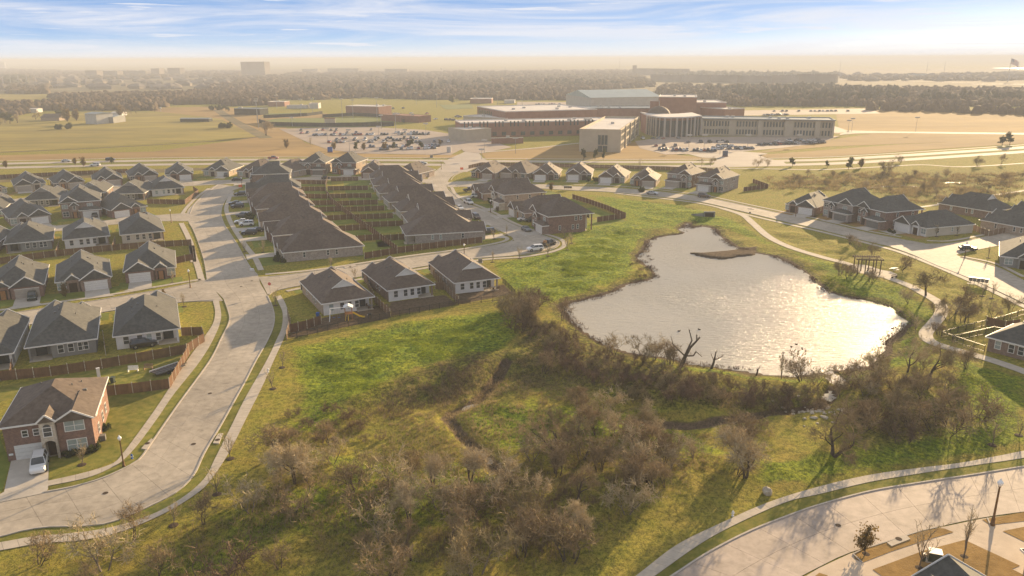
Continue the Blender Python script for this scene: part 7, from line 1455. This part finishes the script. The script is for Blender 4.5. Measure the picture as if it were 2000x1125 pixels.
# ---------------------------------------------------------------- far woodland, one mass
def woods(name,px_polys,n,mat_,seed,hr,label,wmin=7):
    import bmesh
    protos=[]
    for s in range(6):
        bm=bmesh.new(); bmesh.ops.create_icosphere(bm,subdivisions=2,radius=1); R=random.Random(seed*10+s)
        for v in bm.verts: k=R.uniform(.62,1.2); v.co=Vector((v.co.x*k,v.co.y*k,max(-.2,v.co.z)*k))
        bm.verts.ensure_lookup_table(); protos.append((np.array([v.co[:] for v in bm.verts]),np.array([[v.index for v in f.verts] for f in bm.faces]))); bm.free()
    r=np.random.RandomState(seed); V=[];Fs=[];base=0; tot=sum(w for _,w in px_polys)
    for px,w in px_polys:
        a=np.array(px,float); k=int(n*w/tot); x=r.uniform(a[:,0].min(),a[:,0].max(),k*6); y=r.uniform(a[:,1].min(),a[:,1].max(),k*6); m=pin(x,y,a); x,y=x[m][:k],y[m][:k]
        for xx,yy in zip(x,y):
            p=P(xx,yy); d=p.length; s=max(wmin,d/FP*r.uniform(7,20))*.5; h=r.uniform(*hr); pv,pf=protos[r.randint(6)]; an=r.uniform(0,6.28); c,sn=math.cos(an),math.sin(an)
            q=np.c_[(pv[:,0]*c-pv[:,1]*sn)*s+p.x,(pv[:,0]*sn+pv[:,1]*c)*s*r.uniform(.8,1.3)+p.y,pv[:,2]*h]; V.append(q); Fs.append(pf+base); base+=len(q)
    o=link(name,npmesh(name,np.vstack(V),np.vstack(Fs),M[mat_])); return tag(o,label,'woodland',kind='stuff')
woods('far_woodland',[([(420,150),(800,146),(1240,140),(1280,170),(1140,178),(1150,196),(900,196),(700,192),(600,196),(430,188),(400,172)],10),([(560,143),(1240,138),(1240,150),(560,152)],3),([(0,134),(150,140),(170,150),(0,168)],2),([(100,190),(400,182),(540,198),(430,204),(120,206)],3),([(0,206),(250,204),(330,206),(300,216),(80,216),(0,232)],1.0),([(430,192),(540,190),(540,205),(440,208)],1),([(1300,168),(2100,180),(2100,208),(1640,208),(1440,208),(1380,196),(1280,184)],7),([(1640,150),(2100,140),(2100,158),(1660,158)],1.2),([(20,168),(90,168),(90,184),(20,184)],.8),([(130,140),(470,139),(470,152),(130,156)],1.5),([(1640,214),(1800,212),(2100,222),(2100,228),(1900,222)],.3)],12500,'wood_far',4,(4.5,8.5),'brown winter woodland stretching across the plain to the haze')
woods('evergreen_woodland',[([(1380,180),(1560,170),(1760,184),(1780,204),(1500,208)],3),([(1280,142),(1640,146),(1640,152),(1280,150)],1),([(0,150),(60,150),(60,166),(0,170)],.4),([(560,176),(1100,160),(1240,168),(700,190)],.5),([(1800,190),(2100,196),(2100,206),(1800,204)],.8)],1100,'wood_green',5,(7,13),'darker evergreen trees within the winter woodland')
tag(tufts('rough_field_grass',[[(1480,345),(1700,334),(1860,338),(2010,335),(2010,392),(1780,402),(1700,376),(1500,374)]],16000,(.3,1.3),.12,'stalk',15,3,1.3),'rough tan and olive grass in the field behind the right-hand houses','rough grass')
# ---------------------------------------------------------------- haze
hb=MB().box(-9600,9600,-600,13800,-4,58).obj('haze',[]); tag(hb,'thin warm haze filling the air over the plain','haze',kind='stuff')
hm=bpy.data.materials.new('haze'); hm.use_nodes=True; nt=hm.node_tree; nt.nodes.clear(); ho=nt.nodes.new('ShaderNodeOutputMaterial'); pv=nt.nodes.new('ShaderNodeVolumePrincipled'); pv.inputs['Color'].default_value=(.66,.70,.78,1); pv.inputs['Density'].default_value=.00033; pv.inputs['Anisotropy'].default_value=.0
nt.links.new(pv.outputs[0],ho.inputs['Volume']); hb.data.materials.append(hm)

# ---------------------------------------------------------------- one label for each of the look-alikes, by rows seen from the camera
ORD=['first','second','third','fourth','fifth','sixth','seventh','eighth','ninth','tenth','eleventh','twelfth']
def single_out():
    bpy.context.view_layer.update(); g={}
    for o in COL.objects:
        if o.parent is None and o.get('label') and o.get('kind')!='stuff': g.setdefault(o['label'],[]).append(o)
    for l,os_ in g.items():
        n=len(os_)
        if n<2: continue
        q=sorted(((PX(o.location),o) for o in os_),key=lambda t:-t[0][1]); rows=max(1,math.ceil(n/9)); rows=min(rows,12); k=math.ceil(n/rows)
        for r in range(rows):
            rr_=sorted(q[r*k:(r+1)*k],key=lambda t:t[0][0]); m=len(rr_)
            for i,(_,o) in enumerate(rr_):
                w='leftmost' if i==0 and m>1 else ('rightmost' if i==m-1 and m>1 else (ORD[i]+' from left' if i<12 else ORD[m-1-i] +' from right' if m-1-i<12 else 'middle one'))
                rw='' if rows==1 else (' in nearest row' if r==0 else (' in farthest row' if r==rows-1 else ' in %s nearest row'%ORD[r]))
                o['label']=l+', '+w+rw
single_out()
